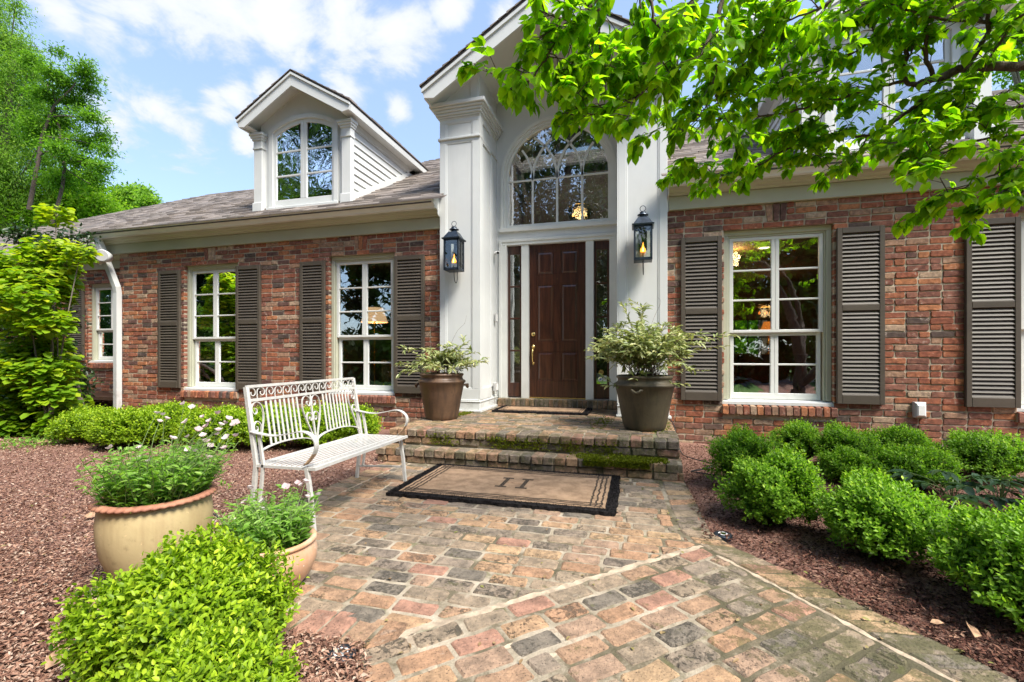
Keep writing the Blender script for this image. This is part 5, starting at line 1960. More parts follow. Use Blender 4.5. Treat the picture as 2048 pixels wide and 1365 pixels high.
# ---------------------------------------------------------------- gas lanterns
def lantern(x, label):
    yc = PF - 0.185
    L = root('wall_lantern', (x, PF, 2.25), label, 'lantern', 'gas lanterns on the portico pillars')
    z0, z1 = 2.245, 2.665
    h, t = 0.098, 0.102
    fm = MB()
    for sx in (-1, 1):
        for sy in (-1, 1):
            fm.box(x + sx * h - 0.011, yc + sy * h - 0.011, z0, x + sx * h + 0.011, yc + sy * h + 0.011, z1)
    for zz, w in ((z0, 0.03), (z1 - 0.02, 0.025)):
        fm.box(x - h, yc - h - 0.011, zz, x + h, yc - h + 0.011, zz + w).box(x - h, yc + h - 0.011, zz, x + h, yc + h + 0.011, zz + w)
        fm.box(x - h - 0.010, yc - h + 0.011, zz, x - h + 0.011, yc + h - 0.011, zz + w).box(x + h - 0.011, yc - h + 0.011, zz, x + h + 0.010, yc + h - 0.011, zz + w)
    fm.box(x - h + 0.01, yc - h + 0.01, z0 - 0.004, x + h - 0.01, yc + h - 0.01, z0 + 0.008)
    fm.build('frame', M['iron'], L)
    for ax in range(4):
        g = MB()
        if ax == 0: g.box(x - h + 0.012, yc - h - 0.002, z0 + 0.03, x + h - 0.012, yc - h + 0.001, z1 - 0.02)
        if ax == 1: g.box(x - h + 0.012, yc + h - 0.001, z0 + 0.03, x + h - 0.012, yc + h + 0.002, z1 - 0.02)
        if ax == 2: g.box(x - h - 0.001, yc - h + 0.012, z0 + 0.03, x - h + 0.002, yc + h - 0.012, z1 - 0.02)
        if ax == 3: g.box(x + h - 0.002, yc - h + 0.012, z0 + 0.03, x + h + 0.001, yc + h - 0.012, z1 - 0.02)
        g.build('glass_pane', M['glass_clear'], L)
    rf = MB()
    lv = [(0.128, z1), (0.130, z1 + 0.016), (0.112, z1 + 0.022), (0.062, z1 + 0.105), (0.058, z1 + 0.11)]
    vs, fc = [], []
    for w, z in lv:
        vs += [(x - w, yc - w, z), (x + w, yc - w, z), (x + w, yc + w, z), (x - w, yc + w, z)]
    for i in range(len(lv) - 1):
        for k in range(4):
            fc.append((i * 4 + k, i * 4 + (k + 1) % 4, i * 4 + 4 + (k + 1) % 4, i * 4 + 4 + k))
    fc += [(3, 2, 1, 0), tuple(len(vs) - 4 + k for k in range(4))]
    rf.add(vs, fc)
    rf.build('lantern_roof', M['iron'], L)
    cp = MB().lathe([(0.0, 0.10), (0.040, 0.105), (0.040, 0.135), (0.068, 0.142), (0.064, 0.152), (0.040, 0.160), (0.036, 0.178), (0.038, 0.182), (0.010, 0.195), (0, 0.197)], (x, yc, z1), 18)
    cp.build('chimney_cap', M['iron'], L)
    MB().tube([(x + 0.034 * math.cos(a), yc, z1 + 0.227 + 0.034 * math.sin(a)) for a in np.linspace(0, 2 * math.pi, 20)], 0.0042, 6, caps=False).build('ring', M['iron'], L, True)
    MB().box(x - 0.05, yc + h + 0.011, z0 + 0.17, x + 0.05, PF, z1 - 0.01).build('bracket', M['iron'], L)
    MB().tube([(x, yc, z0), (x, yc, z0 + 0.10)], 0.006, 8).box(x - 0.013, yc - 0.004, z0 + 0.10, x + 0.013, yc + 0.004, z0 + 0.108).build('burner', M['brass'], L)
    MB().tube(spline([(x, yc, z0 + 0.01), (x + 0.001, yc + 0.006, z0 - 0.09), (x + 0.004, yc + 0.03, z0 - 0.145), (x + 0.006, yc + 0.075, z0 - 0.15), (x + 0.006, yc + 0.105, z0 - 0.09), (x + 0.006, yc + 0.11, z0 + 0.0), (x + 0.006, yc + 0.185, z0 + 0.2)], 5), 0.0055, 6).build('gas_pipe', M['iron'], L, True)
    fl = MB()
    fl.lathe([(0.004, 0.0), (0.020, 0.016), (0.022, 0.034), (0.014, 0.066), (0.008, 0.095), (0.001, 0.13)], (x + 0.002, yc, z0 + 0.108), 10, lambda a, z: 0.25 * math.sin(3 * a + z * 60))
    fl.lathe([(0.002, 0.0), (0.010, 0.012), (0.010, 0.03), (0.001, 0.06)], (x - 0.022, yc, z0 + 0.108), 8)
    fl.lathe([(0.002, 0.0), (0.010, 0.012), (0.010, 0.03), (0.001, 0.055)], (x + 0.024, yc, z0 + 0.108), 8)
    fl.build('flame', M['flame'], L, True)
    MB().lathe([(0.002, 0.0), (0.009, 0.012), (0.008, 0.03), (0.001, 0.06)], (x + 0.001, yc - 0.018, z0 + 0.112), 8).build('flame_core', M['flame_core'], L, True)


lantern(-2.395, 'blue-black gas lantern on the pillar above the brown planter')
lantern(0.094, 'blue-black gas lantern on the pillar above the bushy planter')

# ---------------------------------------------------------------- small fittings
c = root('security_camera', (-2.06, 0.60, 2.65), 'small white security camera on the recess side of the portico', 'camera')
MB().lathe([(0.0, 0), (0.028, 0), (0.028, 0.012), (0, 0.012)], (0, 0, 0), 14).build('tmp', M['paper'])
o_ = bpy.data.objects['tmp']; me_ = o_.data; bpy.data.objects.remove(o_)
me_.transform(Matrix.Translation((-2.082, 0.60, 2.66)) @ Matrix.Rotation(R(90), 4, 'Y'))
me_.transform(Matrix.Translation(-Vector(WL[c.name])))
put('base', me_, c)
MB().tube([(-2.075, 0.60, 2.66), (-2.05, 0.585, 2.665), (-2.03, 0.56, 2.655)], 0.008, 6).tube([(-2.062, 0.605, 2.668), (-2.04, 0.57, 2.66), (-2.012, 0.525, 2.648)], [0.016, 0.029, 0.029], 14).build('camera_body', M['paper'], c, True)
MB().tube([(-2.0135, 0.5275, 2.6485), (-2.011, 0.5235, 2.6475)], 0.022, 14).build('lens', M['black'], c)
d = root('doorbell', (-2.08, 0.60, 1.66), 'slim grey doorbell on the inner side of the portico', 'doorbell')
MB().bbox(-2.082, 0.575, 1.60, -2.055, 0.635, 1.735).build('backplate', M['grey'], d)
MB().box(-2.056, 0.585, 1.615, -2.045, 0.622, 1.72).build('faceplate', M['paper'], d)
o1 = root('outlet_cover', (-2.08, 0.55, 0.60), 'grey weatherproof outlet low on the inner side of the portico', 'outlet cover')
MB().bbox(-2.082, 0.49, 0.545, -2.03, 0.60, 0.675, 0.01).build('cover', M['grey'], o1)
MB().box(-2.031, 0.51, 0.56, -2.020, 0.58, 0.655).build('hinged_lid', M['paper'], o1)
MB().tube(spline([(-2.04, 0.54, 0.55), (-2.03, 0.53, 0.47), (-2.045, 0.53, 0.40)], 4), 0.006, 6).build('cord', M['grey'], o1)
o2 = root('outlet_cover', (3.05, 0, 0.48), 'clear weatherproof outlet bubble on the brick wall between two shutters', 'outlet cover')
MB().bbox(2.995, -0.075, 0.40, 3.105, -0.01, 0.57, 0.02).build('cover', M['grey'], o2)
MB().bbox(3.008, -0.088, 0.415, 3.092, -0.074, 0.545, 0.012).build('hinged_lid', M['paper'], o2)
fl = root('floodlight', (-8.88, -0.16, 2.83), 'round white floodlight on the downspout under the eave', 'floodlight')
a0 = np.array((-8.90, -0.26, 2.80)); ax = np.array((0.50, -0.80, -0.02)); ax /= np.linalg.norm(ax)
MB().tube([a0, a0 + ax * 0.10, a0 + ax * 0.19], [0.085, 0.098, 0.104], 20).build('hood', M['white'], fl, True)
MB().tube([a0 + ax * 0.185, a0 + ax * 0.192], 0.092, 20).build('lamp_face', M['grey'], fl)
a1 = np.array((-9.14, -0.30, 2.74)); ax2 = np.array((-0.30, -0.65, -0.5)); ax2 /= np.linalg.norm(ax2)
MB().tube([np.array((-9.06, -0.26, 2.82)), a1], [0.095, 0.085], 18).tube([(-9.07, -0.14, 2.86), (-9.0, -0.26, 2.82), (-8.94, -0.26, 2.80)], 0.02, 8).build('second_head', M['white'], fl, True)
for (x, y, lb) in ((-1.035, -4.66, 'black disc path light in the mulch beside the front bush'), (0.515, -3.10, 'grey disc path light in the mulch beside the clipped bush')):
    p = root('path_light', (x, y, 0), lb, 'path light')
    MB().lathe([(0.0, 0.009), (0.020, 0.009), (0.022, 0.011), (0.034, 0.011), (0.050, 0.009), (0.054, 0.004), (0.054, -0.05)], (x, y, -0.002), 24).build('housing', M['iron'], p, True)
    MB().lathe([(0.0, 0.0122), (0.018, 0.0122), (0.018, 0.008)], (x, y, -0.002), 18).build('lens', M['glass_clear'], p)
    MB().lathe([(0.020, 0.010), (0.023, 0.0128), (0.0265, 0.0112)], (x, y, -0.002), 24).build('trim_ring', M['paper'], p)


def text_part(body, size, x, y, z, mat, parent, name):
    cu = bpy.data.curves.new(name, 'FONT')
    cu.body = body
    cu.size = size
    cu.extrude = 0.0006
    cu.align_x = 'CENTER'
    cu.align_y = 'CENTER'
    cu.materials.append(mat)
    o = bpy.data.objects.new(name, cu)
    COLL.objects.link(o)
    o.rotation_euler = (R(90), 0, 0)
    o.location = (x, y, z)
    bpy.context.view_layer.update()
    me = bpy.data.meshes.new_from_object(o)
    me.transform(o.matrix_world)
    bpy.data.objects.remove(o)
    me.transform(Matrix.Translation(-Vector(WL[parent.name])))
    return put(name, me, parent)


sx, sy = PX + 0.660, yd + 0.0145
st = root('window_sticker', (sx, sy, 0.82), 'round gold sticker low on the sidelight glass beside the bushy planter', 'sticker')
MB().prism([(sx + 0.036 * math.cos(a), sy, 0.835 + 0.036 * math.sin(a)) for a in np.linspace(0, 2 * math.pi, 25)[:-1]], (0, 0.002, 0)).build('disc', M['gold_print'], st)
text_part('18', 0.045, sx, sy - 0.001, 0.835, M['black'], st, 'lettering')
st = root('window_sticker', (sx, sy, 0.75), 'round white and blue sticker under the gold sticker', 'sticker')
MB().prism([(sx - 0.012 + 0.034 * math.cos(a), sy, 0.735 + 0.034 * math.sin(a)) for a in np.linspace(0, 2 * math.pi, 25)[:-1]], (0, 0.002, 0)).build('disc', M['paper'], st)
MB().prism([(sx - 0.012 + 0.015 * math.cos(a), sy - 0.001, 0.735 + 0.015 * math.sin(a)) for a in np.linspace(0, 2 * math.pi, 17)[:-1]], (0, 0.001, 0)).build('emblem', M['blue_print'], st)
st = root('window_sticker', (sx + 0.06, sy, 0.75), 'small square white sticker with dark numerals beside the round one', 'sticker')
MB().box(sx + 0.032, sy, 0.70, sx + 0.078, sy + 0.002, 0.785).build('card', M['paper'], st)
text_part('24', 0.03, sx + 0.055, sy - 0.001, 0.735, M['black'], st, 'lettering')


# ---------------------------------------------------------------- lamps and furniture indoors
def table_lamp(x, y, zb, label, shade, zs=1.75, pleats=True):
    L = root('table_lamp', (x, y, zb), label, 'lamp')
    MB().lathe([(0.0, 0), (0.09, 0), (0.09, 0.02), (0.02, 0.05), (0.03, 0.15), (0.06, 0.24), (0.03, 0.34), (0.012, 0.38), (0.012, zs - zb)], (x, y, zb), 14).build('lamp_base', M['brass'], L, True)
    MB().lathe([(0.20, -0.02), (0.205, 0.0), (0.11, 0.26), (0.10, 0.26)], (x, y, zs), 40, lambda a, z: 0.012 * math.sin(20 * a)).build('lamp_shade', M[shade], L)
    return L


fl_ = root('floor_lamp', (-4.52, 1.15, 0.3), 'tall brass lamp with pale pleated shade behind the window next to the portico', 'lamp')
xx, yy = -4.52, 1.15
MB().lathe([(0.0, 0), (0.13, 0), (0.13, 0.02), (0.02, 0.05), (0.014, 0.1), (0.014, 1.42)], (xx, yy, 0.3), 14).build('stand', M['brass'], fl_, True)
MB().lathe([(0.235, 0.0), (0.15, 0.26), (0.145, 0.26)], (xx, yy, 1.68), 48, lambda a, z: 0.012 * math.sin(24 * a)).build('lamp_shade', M['shade'], fl_)
ac = root('armchair', (-3.9, 1.3, 0.3), 'tan upholstered wing armchair behind the window next to the portico', 'armchair')
MB().bbox(-4.15, 1.45, 0.7, -3.55, 1.58, 1.42, 0.05).build('backrest', M['fabric'], ac, True)
MB().bbox(-4.15, 0.85, 0.62, -3.55, 1.45, 0.80, 0.05).build('seat', M['fabric'], ac, True)
for x0_ in (-4.25, -3.55):
    MB().bbox(x0_, 0.9, 0.62, x0_ + 0.10, 1.55, 1.0, 0.04).build('arm', M['fabric'], ac)
for x0_ in (-4.2, -3.52):
    for y0_ in (0.9, 1.48):
        MB().box(x0_, y0_, 0.3, x0_ + 0.05, y0_ + 0.05, 0.62).build('leg', M['door'], ac)
sbd = root('sideboard', (2.6, 5.9, 0.3), 'dark wooden sideboard under the rear window', 'sideboard')
MB().bbox(1.6, 5.6, 0.45, 3.7, 6.1, 1.12, 0.02).build('cabinet', M['door'], sbd)
for x0_ in (1.65, 3.6):
    MB().box(x0_, 5.65, 0.3, x0_ + 0.05, 5.7, 0.45).build('leg', M['door'], sbd)
table_lamp(1.62, 4.0, 1.12, 'orange shaded lamp glowing behind the left upper panes of the wide window', 'shade_orange', 1.60)
table_lamp(3.05, 5.85, 1.12, 'orange shaded lamp glowing beside the rear window', 'shade_orange', 1.62)
cb = root('console_table', (1.62, 4.0, 0.3), 'dark console table carrying the orange lamp', 'table')
MB().bbox(1.2, 3.8, 1.06, 2.1, 4.25, 1.12, 0.01).build('tabletop', M['door'], cb)
for x0_ in (1.22, 2.04):
    for y0_ in (3.83, 4.18):
        MB().box(x0_, y0_, 0.3, x0_ + 0.05, y0_ + 0.05, 1.06).build('leg', M['door'], cb)
for x, y, lb in ((1.25, 2.1, 'recessed ceiling light behind the top left pane of the wide window'), (2.05, 2.2, 'recessed ceiling light behind the top right pane of the wide window')):
    q = root('ceiling_light', (x, y, 2.86), lb, 'ceiling light')
    MB().lathe([(0.0, -0.004), (0.075, -0.004), (0.075, 0.0)], (x, y, 2.858), 20).build('lens', M['ceiling_lamp'], q)
    MB().lathe([(0.075, -0.006), (0.10, -0.004), (0.10, 0.0)], (x, y, 2.858), 20).build('trim_ring', M['paper'], q)
def chandelier(x, y, z, r, n, label, glass=True, bulb='bulb', h=0.10):
    q = root('chandelier', (x, y, z + 0.6), label, 'chandelier')
    MB().tube([(x, y, z + 1.1), (x, y, z + 0.28)], 0.006, 6).build('rod', M['iron'], q)
    fm = MB()
    for zz, rr in ((0.0, r * 0.7), (0.13, r), (0.24, r * 0.72)):
        fm.tube([(x + rr * math.cos(a), y + rr * math.sin(a), z + zz) for a in np.linspace(0, 2 * math.pi, 25)], 0.006, 5, caps=False)
    for k in range(8):
        a = 2 * math.pi * k / 8
        fm.tube([(x + rr * math.cos(a), y + rr * math.sin(a), z + zz) for zz, rr in ((0.0, r * 0.7), (0.07, r * 0.92), (0.13, r), (0.19, r * 0.92), (0.24, r * 0.72), (0.29, r * 0.2))], 0.004, 4)
    fm.build('frame', M['brass'], q)
    for k in range(n):
        a = 2 * math.pi * k / n + 0.4
        MB().lathe([(0, 0), (0.011, 0.008), (0.014, 0.03), (0.002, h * 0.7)], (x + r * 0.5 * math.cos(a), y + r * 0.5 * math.sin(a), z + 0.06), 8).build('bulb', M[bulb], q, True)
    if glass:
        MB().lathe([(r * 0.66, 0.0), (r * 0.93, 0.13), (r * 0.68, 0.24)], (x, y, z), 24).build('glass_bowl', M['glass_clear'], q, True)
    l = bpy.data.lights.new('chandelier_light', 'POINT')
    l.energy, l.color, l.shadow_soft_size = 2, (1.0, 0.66, 0.32), 0.12
    lo_ = bpy.data.objects.new('chandelier_light', l)
    lo_.location = (x, y, z + 0.12)
    COLL.objects.link(lo_)


chandelier(-1.02, 2.6, 3.68, 0.26, 5, 'round brass and glass chandelier glowing behind the arched window')
chandelier(2.75, 4.9, 1.92, 0.30, 6, 'candle chandelier glowing behind the wide window', False, 'shade_orange')
for (x, y, z, e) in ((1.62, 3.9, 1.68, 4), (1.6, 2.2, 2.7, 5), (-4.52, 1.15, 1.75, 2)):
    l = bpy.data.lights.new('lamp_light', 'POINT')
    l.energy, l.color, l.shadow_soft_size = e, (1.0, 0.62, 0.30), 0.10
    lo_ = bpy.data.objects.new('lamp_light', l)
    lo_.location = (x, y, z)
    COLL.objects.link(lo_)
# ================================================================ planters and plants
def leaf_obj(name, tmpl, pos, d, nn, L, W, mat, parent=None, rnd=None, tip=None, kind='stuff'):
    V, Fc = leaves(tmpl, pos, d, nn, L, W)
    k = len(tmpl[0])
    n = len(pos)
    rnd = rng.random(n) if rnd is None else rnd
    tip = np.full(n, 0.3) if tip is None else tip
    org = WL[parent.name] if parent is not None else (0, 0, 0)
    me = make_mesh(name, V, Fc, mat, org, True, np.repeat(rnd, k), np.repeat(np.clip(tip, 0, 1), k))
    return put(name, me, parent, kind)


def planter(label, cx, cy, z, prof, mat, rim_mat=None, soil_r=0.2, soil_z=0.4, lugs=None, rim=None, n=40, cat='planter'):
    p = root('planter', (cx, cy, z), label, cat)
    MB().lathe(prof, (cx, cy, z), n).build('pot_body', mat, p, True)
    if rim:
        rim(p)
    MB().disc((cx, cy), soil_r, z + soil_z).build('soil', M['soil'], p)
    if lugs:
        for a in lugs[0]:
            lx, ly, lz = cx + lugs[1] * math.cos(a), cy + lugs[1] * math.sin(a), z + lugs[2]
            t = np.array((-math.sin(a), math.cos(a), 0))
            o = np.array((math.cos(a), math.sin(a), 0))
            c0 = np.array((lx, ly, lz))
            pts = [c0 + t * 0.055 + o * -0.01, c0 + t * 0.045 + o * 0.022, c0 + t * 0.02 + o * 0.026 - ZV * 0.022, c0 + o * 0.028 - ZV * 0.028, c0 - t * 0.02 + o * 0.026 - ZV * 0.022, c0 - t * 0.045 + o * 0.022, c0 - t * 0.055 - o * 0.01]
            MB().tube(pts, [0.012, 0.014, 0.016, 0.018, 0.016, 0.014, 0.012], 7).build('lug_handle', mat, p, True)
    return p


# pots standing on the porch
bell = [(0.0, 0.0), (0.190, 0.0), (0.200, 0.012), (0.212, 0.05), (0.262, 0.34), (0.286, 0.455), (0.300, 0.468), (0.303, 0.485), (0.292, 0.495), (0.272, 0.505), (0.264, 0.525), (0.266, 0.548), (0.276, 0.556), (0.276, 0.575), (0.262, 0.582), (0.246, 0.578), (0.240, 0.54), (0.235, 0.45)]
BP1 = (-2.33, -0.84)
BP2 = (0.098, -0.985)
planter('brown glazed planter on the left end of the porch', *BP1, 0.302, [(r_ * 0.98, z_ * 0.97) for r_, z_ in bell], M['pot_brown'], None, 0.243, 0.50, ((R(188), R(8)), 0.30, 0.425))
planter('large dark weathered planter on the porch corner holding a bushy plant', *BP2, 0.302, [(r_ * 1.07, z_ * 0.985) for r_, z_ in bell], M['pot_green'], None, 0.25, 0.51, ((R(255), R(75)), 0.312, 0.43))

# cream pot with pie-crust rim
CP = (-2.235, -4.42)
cream = [(r_ * 0.845, z_ * 1.16) for r_, z_ in [(0.0, 0.0), (0.165, 0.0), (0.175, 0.01), (0.215, 0.07), (0.252, 0.15), (0.268, 0.22), (0.270, 0.28), (0.262, 0.325), (0.254, 0.352), (0.235, 0.352), (0.23, 0.30)]]


def crust(p):
    m = MB()
    m.lathe([(r_ * 0.845, z_ + 0.056) for r_, z_ in [(0.238, 0.345), (0.262, 0.343), (0.287, 0.350), (0.289, 0.358), (0.281, 0.366), (0.258, 0.370), (0.236, 0.362)]], (CP[0], CP[1], 0.0), 176, lambda a, z: (0.020 if z < 0.420 else 0.008) * math.sin(44 * a))
    m.build('crimped_rim', M['terra_rim'], p, True)


planter('wide cream planter with crimped terracotta rim full of pink flowers', *CP, 0.0, cream, M['pot_cream'], None, 0.198, 0.385, None, crust, 48)
TP = (-1.665, -4.30)
terra = [(0.0, -0.02), (0.105, -0.02), (0.118, -0.01), (0.165, 0.05), (0.190, 0.11), (0.193, 0.15), (0.183, 0.185), (0.176, 0.20)]


def roll(p):
    MB().lathe([(0.172, 0.196), (0.186, 0.196), (0.192, 0.205), (0.188, 0.216), (0.176, 0.219), (0.164, 0.213), (0.158, 0.19), (0.155, 0.14)], (TP[0], TP[1], 0.0), 40).build('rolled_rim', M['terracotta'], p, True)


planter('small terracotta bowl planter beside the bench leg', *TP, 0.0, terra, M['terracotta'], None, 0.158, 0.185, None, roll, 40)
sh_ = root('broken_shard', (-1.60, -4.39, 0.19), 'flat brown shard lying on the soil of the terracotta bowl', 'shard')
MB().prism([(-1.66, -4.40, 0.192), (-1.60, -4.43, 0.195), (-1.555, -4.39, 0.20), (-1.59, -4.35, 0.206), (-1.64, -4.36, 0.20)], (0.004, -0.002, 0.010)).build('shard_piece', M['terra_rim'], sh_)


# ---- arching potted shrubs on the porch
def arching(label, c, zb, n, reach, height, lean, extra, seed_, twigs):
    random.seed(seed_)
    P = root('potted_plant', (c[0], c[1], zb), label, 'plant')
    st = MB()
    pos, dd, nn, LL, tip = [], [], [], [], []
    specs = [(random.uniform(0, 2 * math.pi), reach * random.uniform(0.35, 1.0), height * random.uniform(0.45, 1.0)) for _ in range(n)] + extra
    for az, rc, h in specs:
        rx, ry = rc * math.cos(az) + lean * rc * 0.3, rc * math.sin(az)
        b = np.array((c[0] + random.uniform(-0.13, 0.13), c[1] + random.uniform(-0.13, 0.13), zb))
        droop = random.uniform(0.0, 0.35) * rc / max(reach, 0.01)
        mid_ = b + np.array((rx * 0.35, ry * 0.35, h * 0.75))
        end = b + np.array((rx, ry, h * (0.95 - droop)))
        pts = []
        for i in range(9):
            f = i / 8
            pts.append((1 - f) ** 2 * b + 2 * f * (1 - f) * mid_ + f * f * end + np.array((jit(0.006), jit(0.006), 0)))
        st.tube(pts, 0.0040, 4, 0.0016, caps=False)
        twig_sets = [(pts, 0.42)]
        for _ in range(3):
            i = random.randint(3, 7)
            e = pts[i] + np.array((jit(0.16), jit(0.16), random.uniform(-0.06, 0.10)))
            q = [pts[i], 0.5 * (pts[i] + e) + np.array((0, 0, 0.02)), e]
            st.tube(q, 0.002, 3, 0.001, caps=False)
            twig_sets.append((q, 0.2))
        for q, f0 in twig_sets:
            m = len(q)
            cnt = 22 if m > 3 else 9
            for k in range(cnt):
                f = f0 + (1 - f0) * k / cnt
                x = f * (m - 1)
                i = min(int(x), m - 2)
                p = q[i] + (q[i + 1] - q[i]) * (x - i)
                t = q[i + 1] - q[i]
                t = t / (np.linalg.norm(t) + 1e-9)
                sd2 = np.cross(t, ZV) * (1 if k % 2 else -1)
                pos.append(p)
                dd.append(t * random.uniform(0.3, 0.9) + sd2 * random.uniform(0.4, 1.0) + np.array((jit(0.3), jit(0.3), random.uniform(-0.45, 0.35))))
                nn.append(np.array((jit(0.6), jit(0.6) - 0.2, 1.0)))
                LL.append(random.uniform(0.045, 0.095))
                tip.append(np.clip(random.gauss(0.25 + 0.45 * f, 0.25), 0, 1))
    st.build('stems', M['stem'], P, kind='stuff')
    leaf_obj('foliage', LEAF8, pos, dd, nn, np.array(LL), np.array(LL) * 0.30, M['nandina'], P, tip=np.array(tip))
    if twigs:
        tw = MB()
        for pts in twigs:
            tw.tube(spline(pts, 5), 0.0022, 4, 0.0009, caps=False)
        tw.build('bare_twig', M['stem'], P, kind='stuff')
    random.seed(99)


arching('sparse variegated shrub trailing out of the brown planter', BP1, 0.80, 24, 0.42, 0.50, -0.25, [(R(175), 0.62, 0.42), (R(185), 0.66, 0.30), (R(170), 0.60, 0.22), (R(200), 0.58, 0.12), (R(2), 0.56, 0.30), (R(8), 0.52, 0.42), (R(355), 0.40, 0.20)], 5,
        [[(-2.30, -0.85, 0.85), (-2.23, -0.86, 1.15), (-2.12, -0.86, 1.38), (-2.02, -0.86, 1.48), (-2.0, -0.85, 1.58)]])
arching('dense bushy variegated shrub filling the dark planter', BP2, 0.81, 92, 0.62, 0.68, 0.1, [(R(178), 0.78, 0.42), (R(172), 0.70, 0.34), (R(5), 0.80, 0.50), (R(0), 0.86, 0.62), (R(350), 0.72, 0.20), (R(340), 0.52, -0.02), (R(200), 0.45, -0.05), (R(260), 0.35, 0.05)] + [(R(a), 0.22, 0.92) for a in (95, 140, 170, 60)], 6,
        [[(0.2, -0.9, 1.2), (0.35, -0.85, 1.45), (0.50, -0.8, 1.62), (0.58, -0.8, 1.72)], [(0.1, -0.95, 1.2), (0.20, -0.9, 1.5), (0.27, -0.9, 1.66), (0.24, -0.9, 1.72)]])


# ---- flowering herbs in the two pots on the mulch
def herb(label, c, zb, rad, n, hmin, hmax, lean, flowers, seed_):
    random.seed(seed_)
    P = root('flowering_plant', (c[0], c[1], zb), label, 'plant')
    st = MB()
    pos, dd, nn, LL, tip = [], [], [], [], []
    stems = []
    for _ in range(n):
        a, rr = random.uniform(0, 2 * math.pi), rad * math.sqrt(random.random())
        b = np.array((c[0] + rr * math.cos(a), c[1] + rr * math.sin(a), zb))
        h = random.uniform(hmin, hmax)
        out = rr / rad
        e = b + np.array((out * math.cos(a) * h * 0.38 + lean[0] * h + jit(0.05), out * math.sin(a) * h * 0.55 + lean[1] * h + jit(0.05), h * (1 - 0.15 * out)))
        stems.append((b, e, 0))
    for f in flowers:
        b = np.array((c[0] + jit(rad * 0.7), c[1] + jit(rad * 0.7), zb))
        stems.append((b, np.array(f), 1))
    for b, e, fl in stems:
        mid_ = 0.5 * (b + e) + np.array((jit(0.03), jit(0.03), 0.06 * np.linalg.norm(e - b)))
        pts = [(1 - f) ** 2 * b + 2 * f * (1 - f) * mid_ + f * f * e for f in np.linspace(0, 1, 6)]
        st.tube(pts, 0.0020, 3, 0.0012, caps=False)
        cnt = 12 if not fl else 8
        for k in range(cnt):
            f = (k + random.random()) / cnt * (1.0 if not fl else 0.62)
            x = f * 5
            i = min(int(x), 4)
            p = pts[i] + (pts[i + 1] - pts[i]) * (x - i)
            az = random.uniform(0, 2 * math.pi)
            pos.append(p)
            dd.append(np.array((math.cos(az), math.sin(az), random.uniform(-0.1, 0.9))))
            nn.append(np.array((jit(0.5), jit(0.5), 1)))
            LL.append(random.uniform(0.026, 0.062) * (1.1 - 0.35 * f))
            tip.append(np.clip(random.gauss(0.25 + 0.4 * f, 0.2), 0, 1))
    st.build('stems', M['green_stem'], P, kind='stuff')
    leaf_obj('foliage', LEAF8, pos, dd, nn, np.array(LL), np.array(LL) * np.array([random.choice((0.2, 0.24, 0.3, 0.5)) for _ in LL]), M['herb'], P, tip=np.array(tip))
    for f in flowers:
        f = np.array(f)
        az0 = random.uniform(0, 6.28)
        up = np.array((jit(0.5), jit(0.5) - 0.25, 0.8))
        up /= np.linalg.norm(up)
        s0 = np.cross(up, (1, 0.2, 0)); s0 /= np.linalg.norm(s0)
        s1 = np.cross(up, s0)
        size = random.choice((0.018, 0.021, 0.023, 0.016))
        pp, pd, pn = [], [], []
        op = random.uniform(0.45, 0.95)
        for k in range(4):
            a = az0 + k * math.pi / 2
            o = math.cos(a) * s0 + math.sin(a) * s1
            pp.append(f + o * 0.002)
            pd.append(o * op + up * 0.75)
            pn.append(up - o * 0.8)
        pk = random.random()
        V, Fc = leaves(ROUND8, pp, pd, pn, size, size * 1.15)
        put('flower', make_mesh('flower', V, Fc, M['petal'], WL[P.name], True, [pk * 0.8] * len(V), [0.15 + 0.8 * random.random()] * len(V)), P)
    random.seed(98)


def px(scale, ox, oy, pts, Z, jz=0.12):
    return [tuple(at(ox + x / scale, oy + y / scale, Z + random.uniform(-jz, jz))) for x, y in pts]


random.seed(21)
fl1 = px(3.688, 170, 790, [(730, 70), (790, 95), (530, 138), (548, 200), (745, 203), (868, 168), (918, 198), (980, 142), (1058, 182), (1110, 213), (835, 267), (870, 303), (975, 295), (985, 268), (1085, 228), (1112, 308), (1045, 322), (645, 328), (760, 310), (900, 235), (895, 350), (575, 150), (600, 180), (1000, 225), (1030, 212), (190, 395), (400, 390), (765, 410), (818, 420), (398, 478), (472, 495), (908, 468), (1030, 400), (925, 385)], 2.24)
fl2 = px(5.25, 420, 940, [(420, 205), (375, 345), (795, 190), (920, 150), (1000, 140), (215, 520), (55, 550), (1070, 345), (1140, 265), (960, 165), (1020, 290), (560, 330)], 2.15, 0.08)
herb('mass of pink and white cup flowers over green leaves in the cream planter', CP, 0.385, 0.175, 330, 0.12, 0.30, (0.15, 0.08), fl1, 31)
herb('green herb with a few white cup flowers in the terracotta bowl', TP, 0.19, 0.125, 220, 0.09, 0.24, (-0.20, 0.10), fl2, 32)


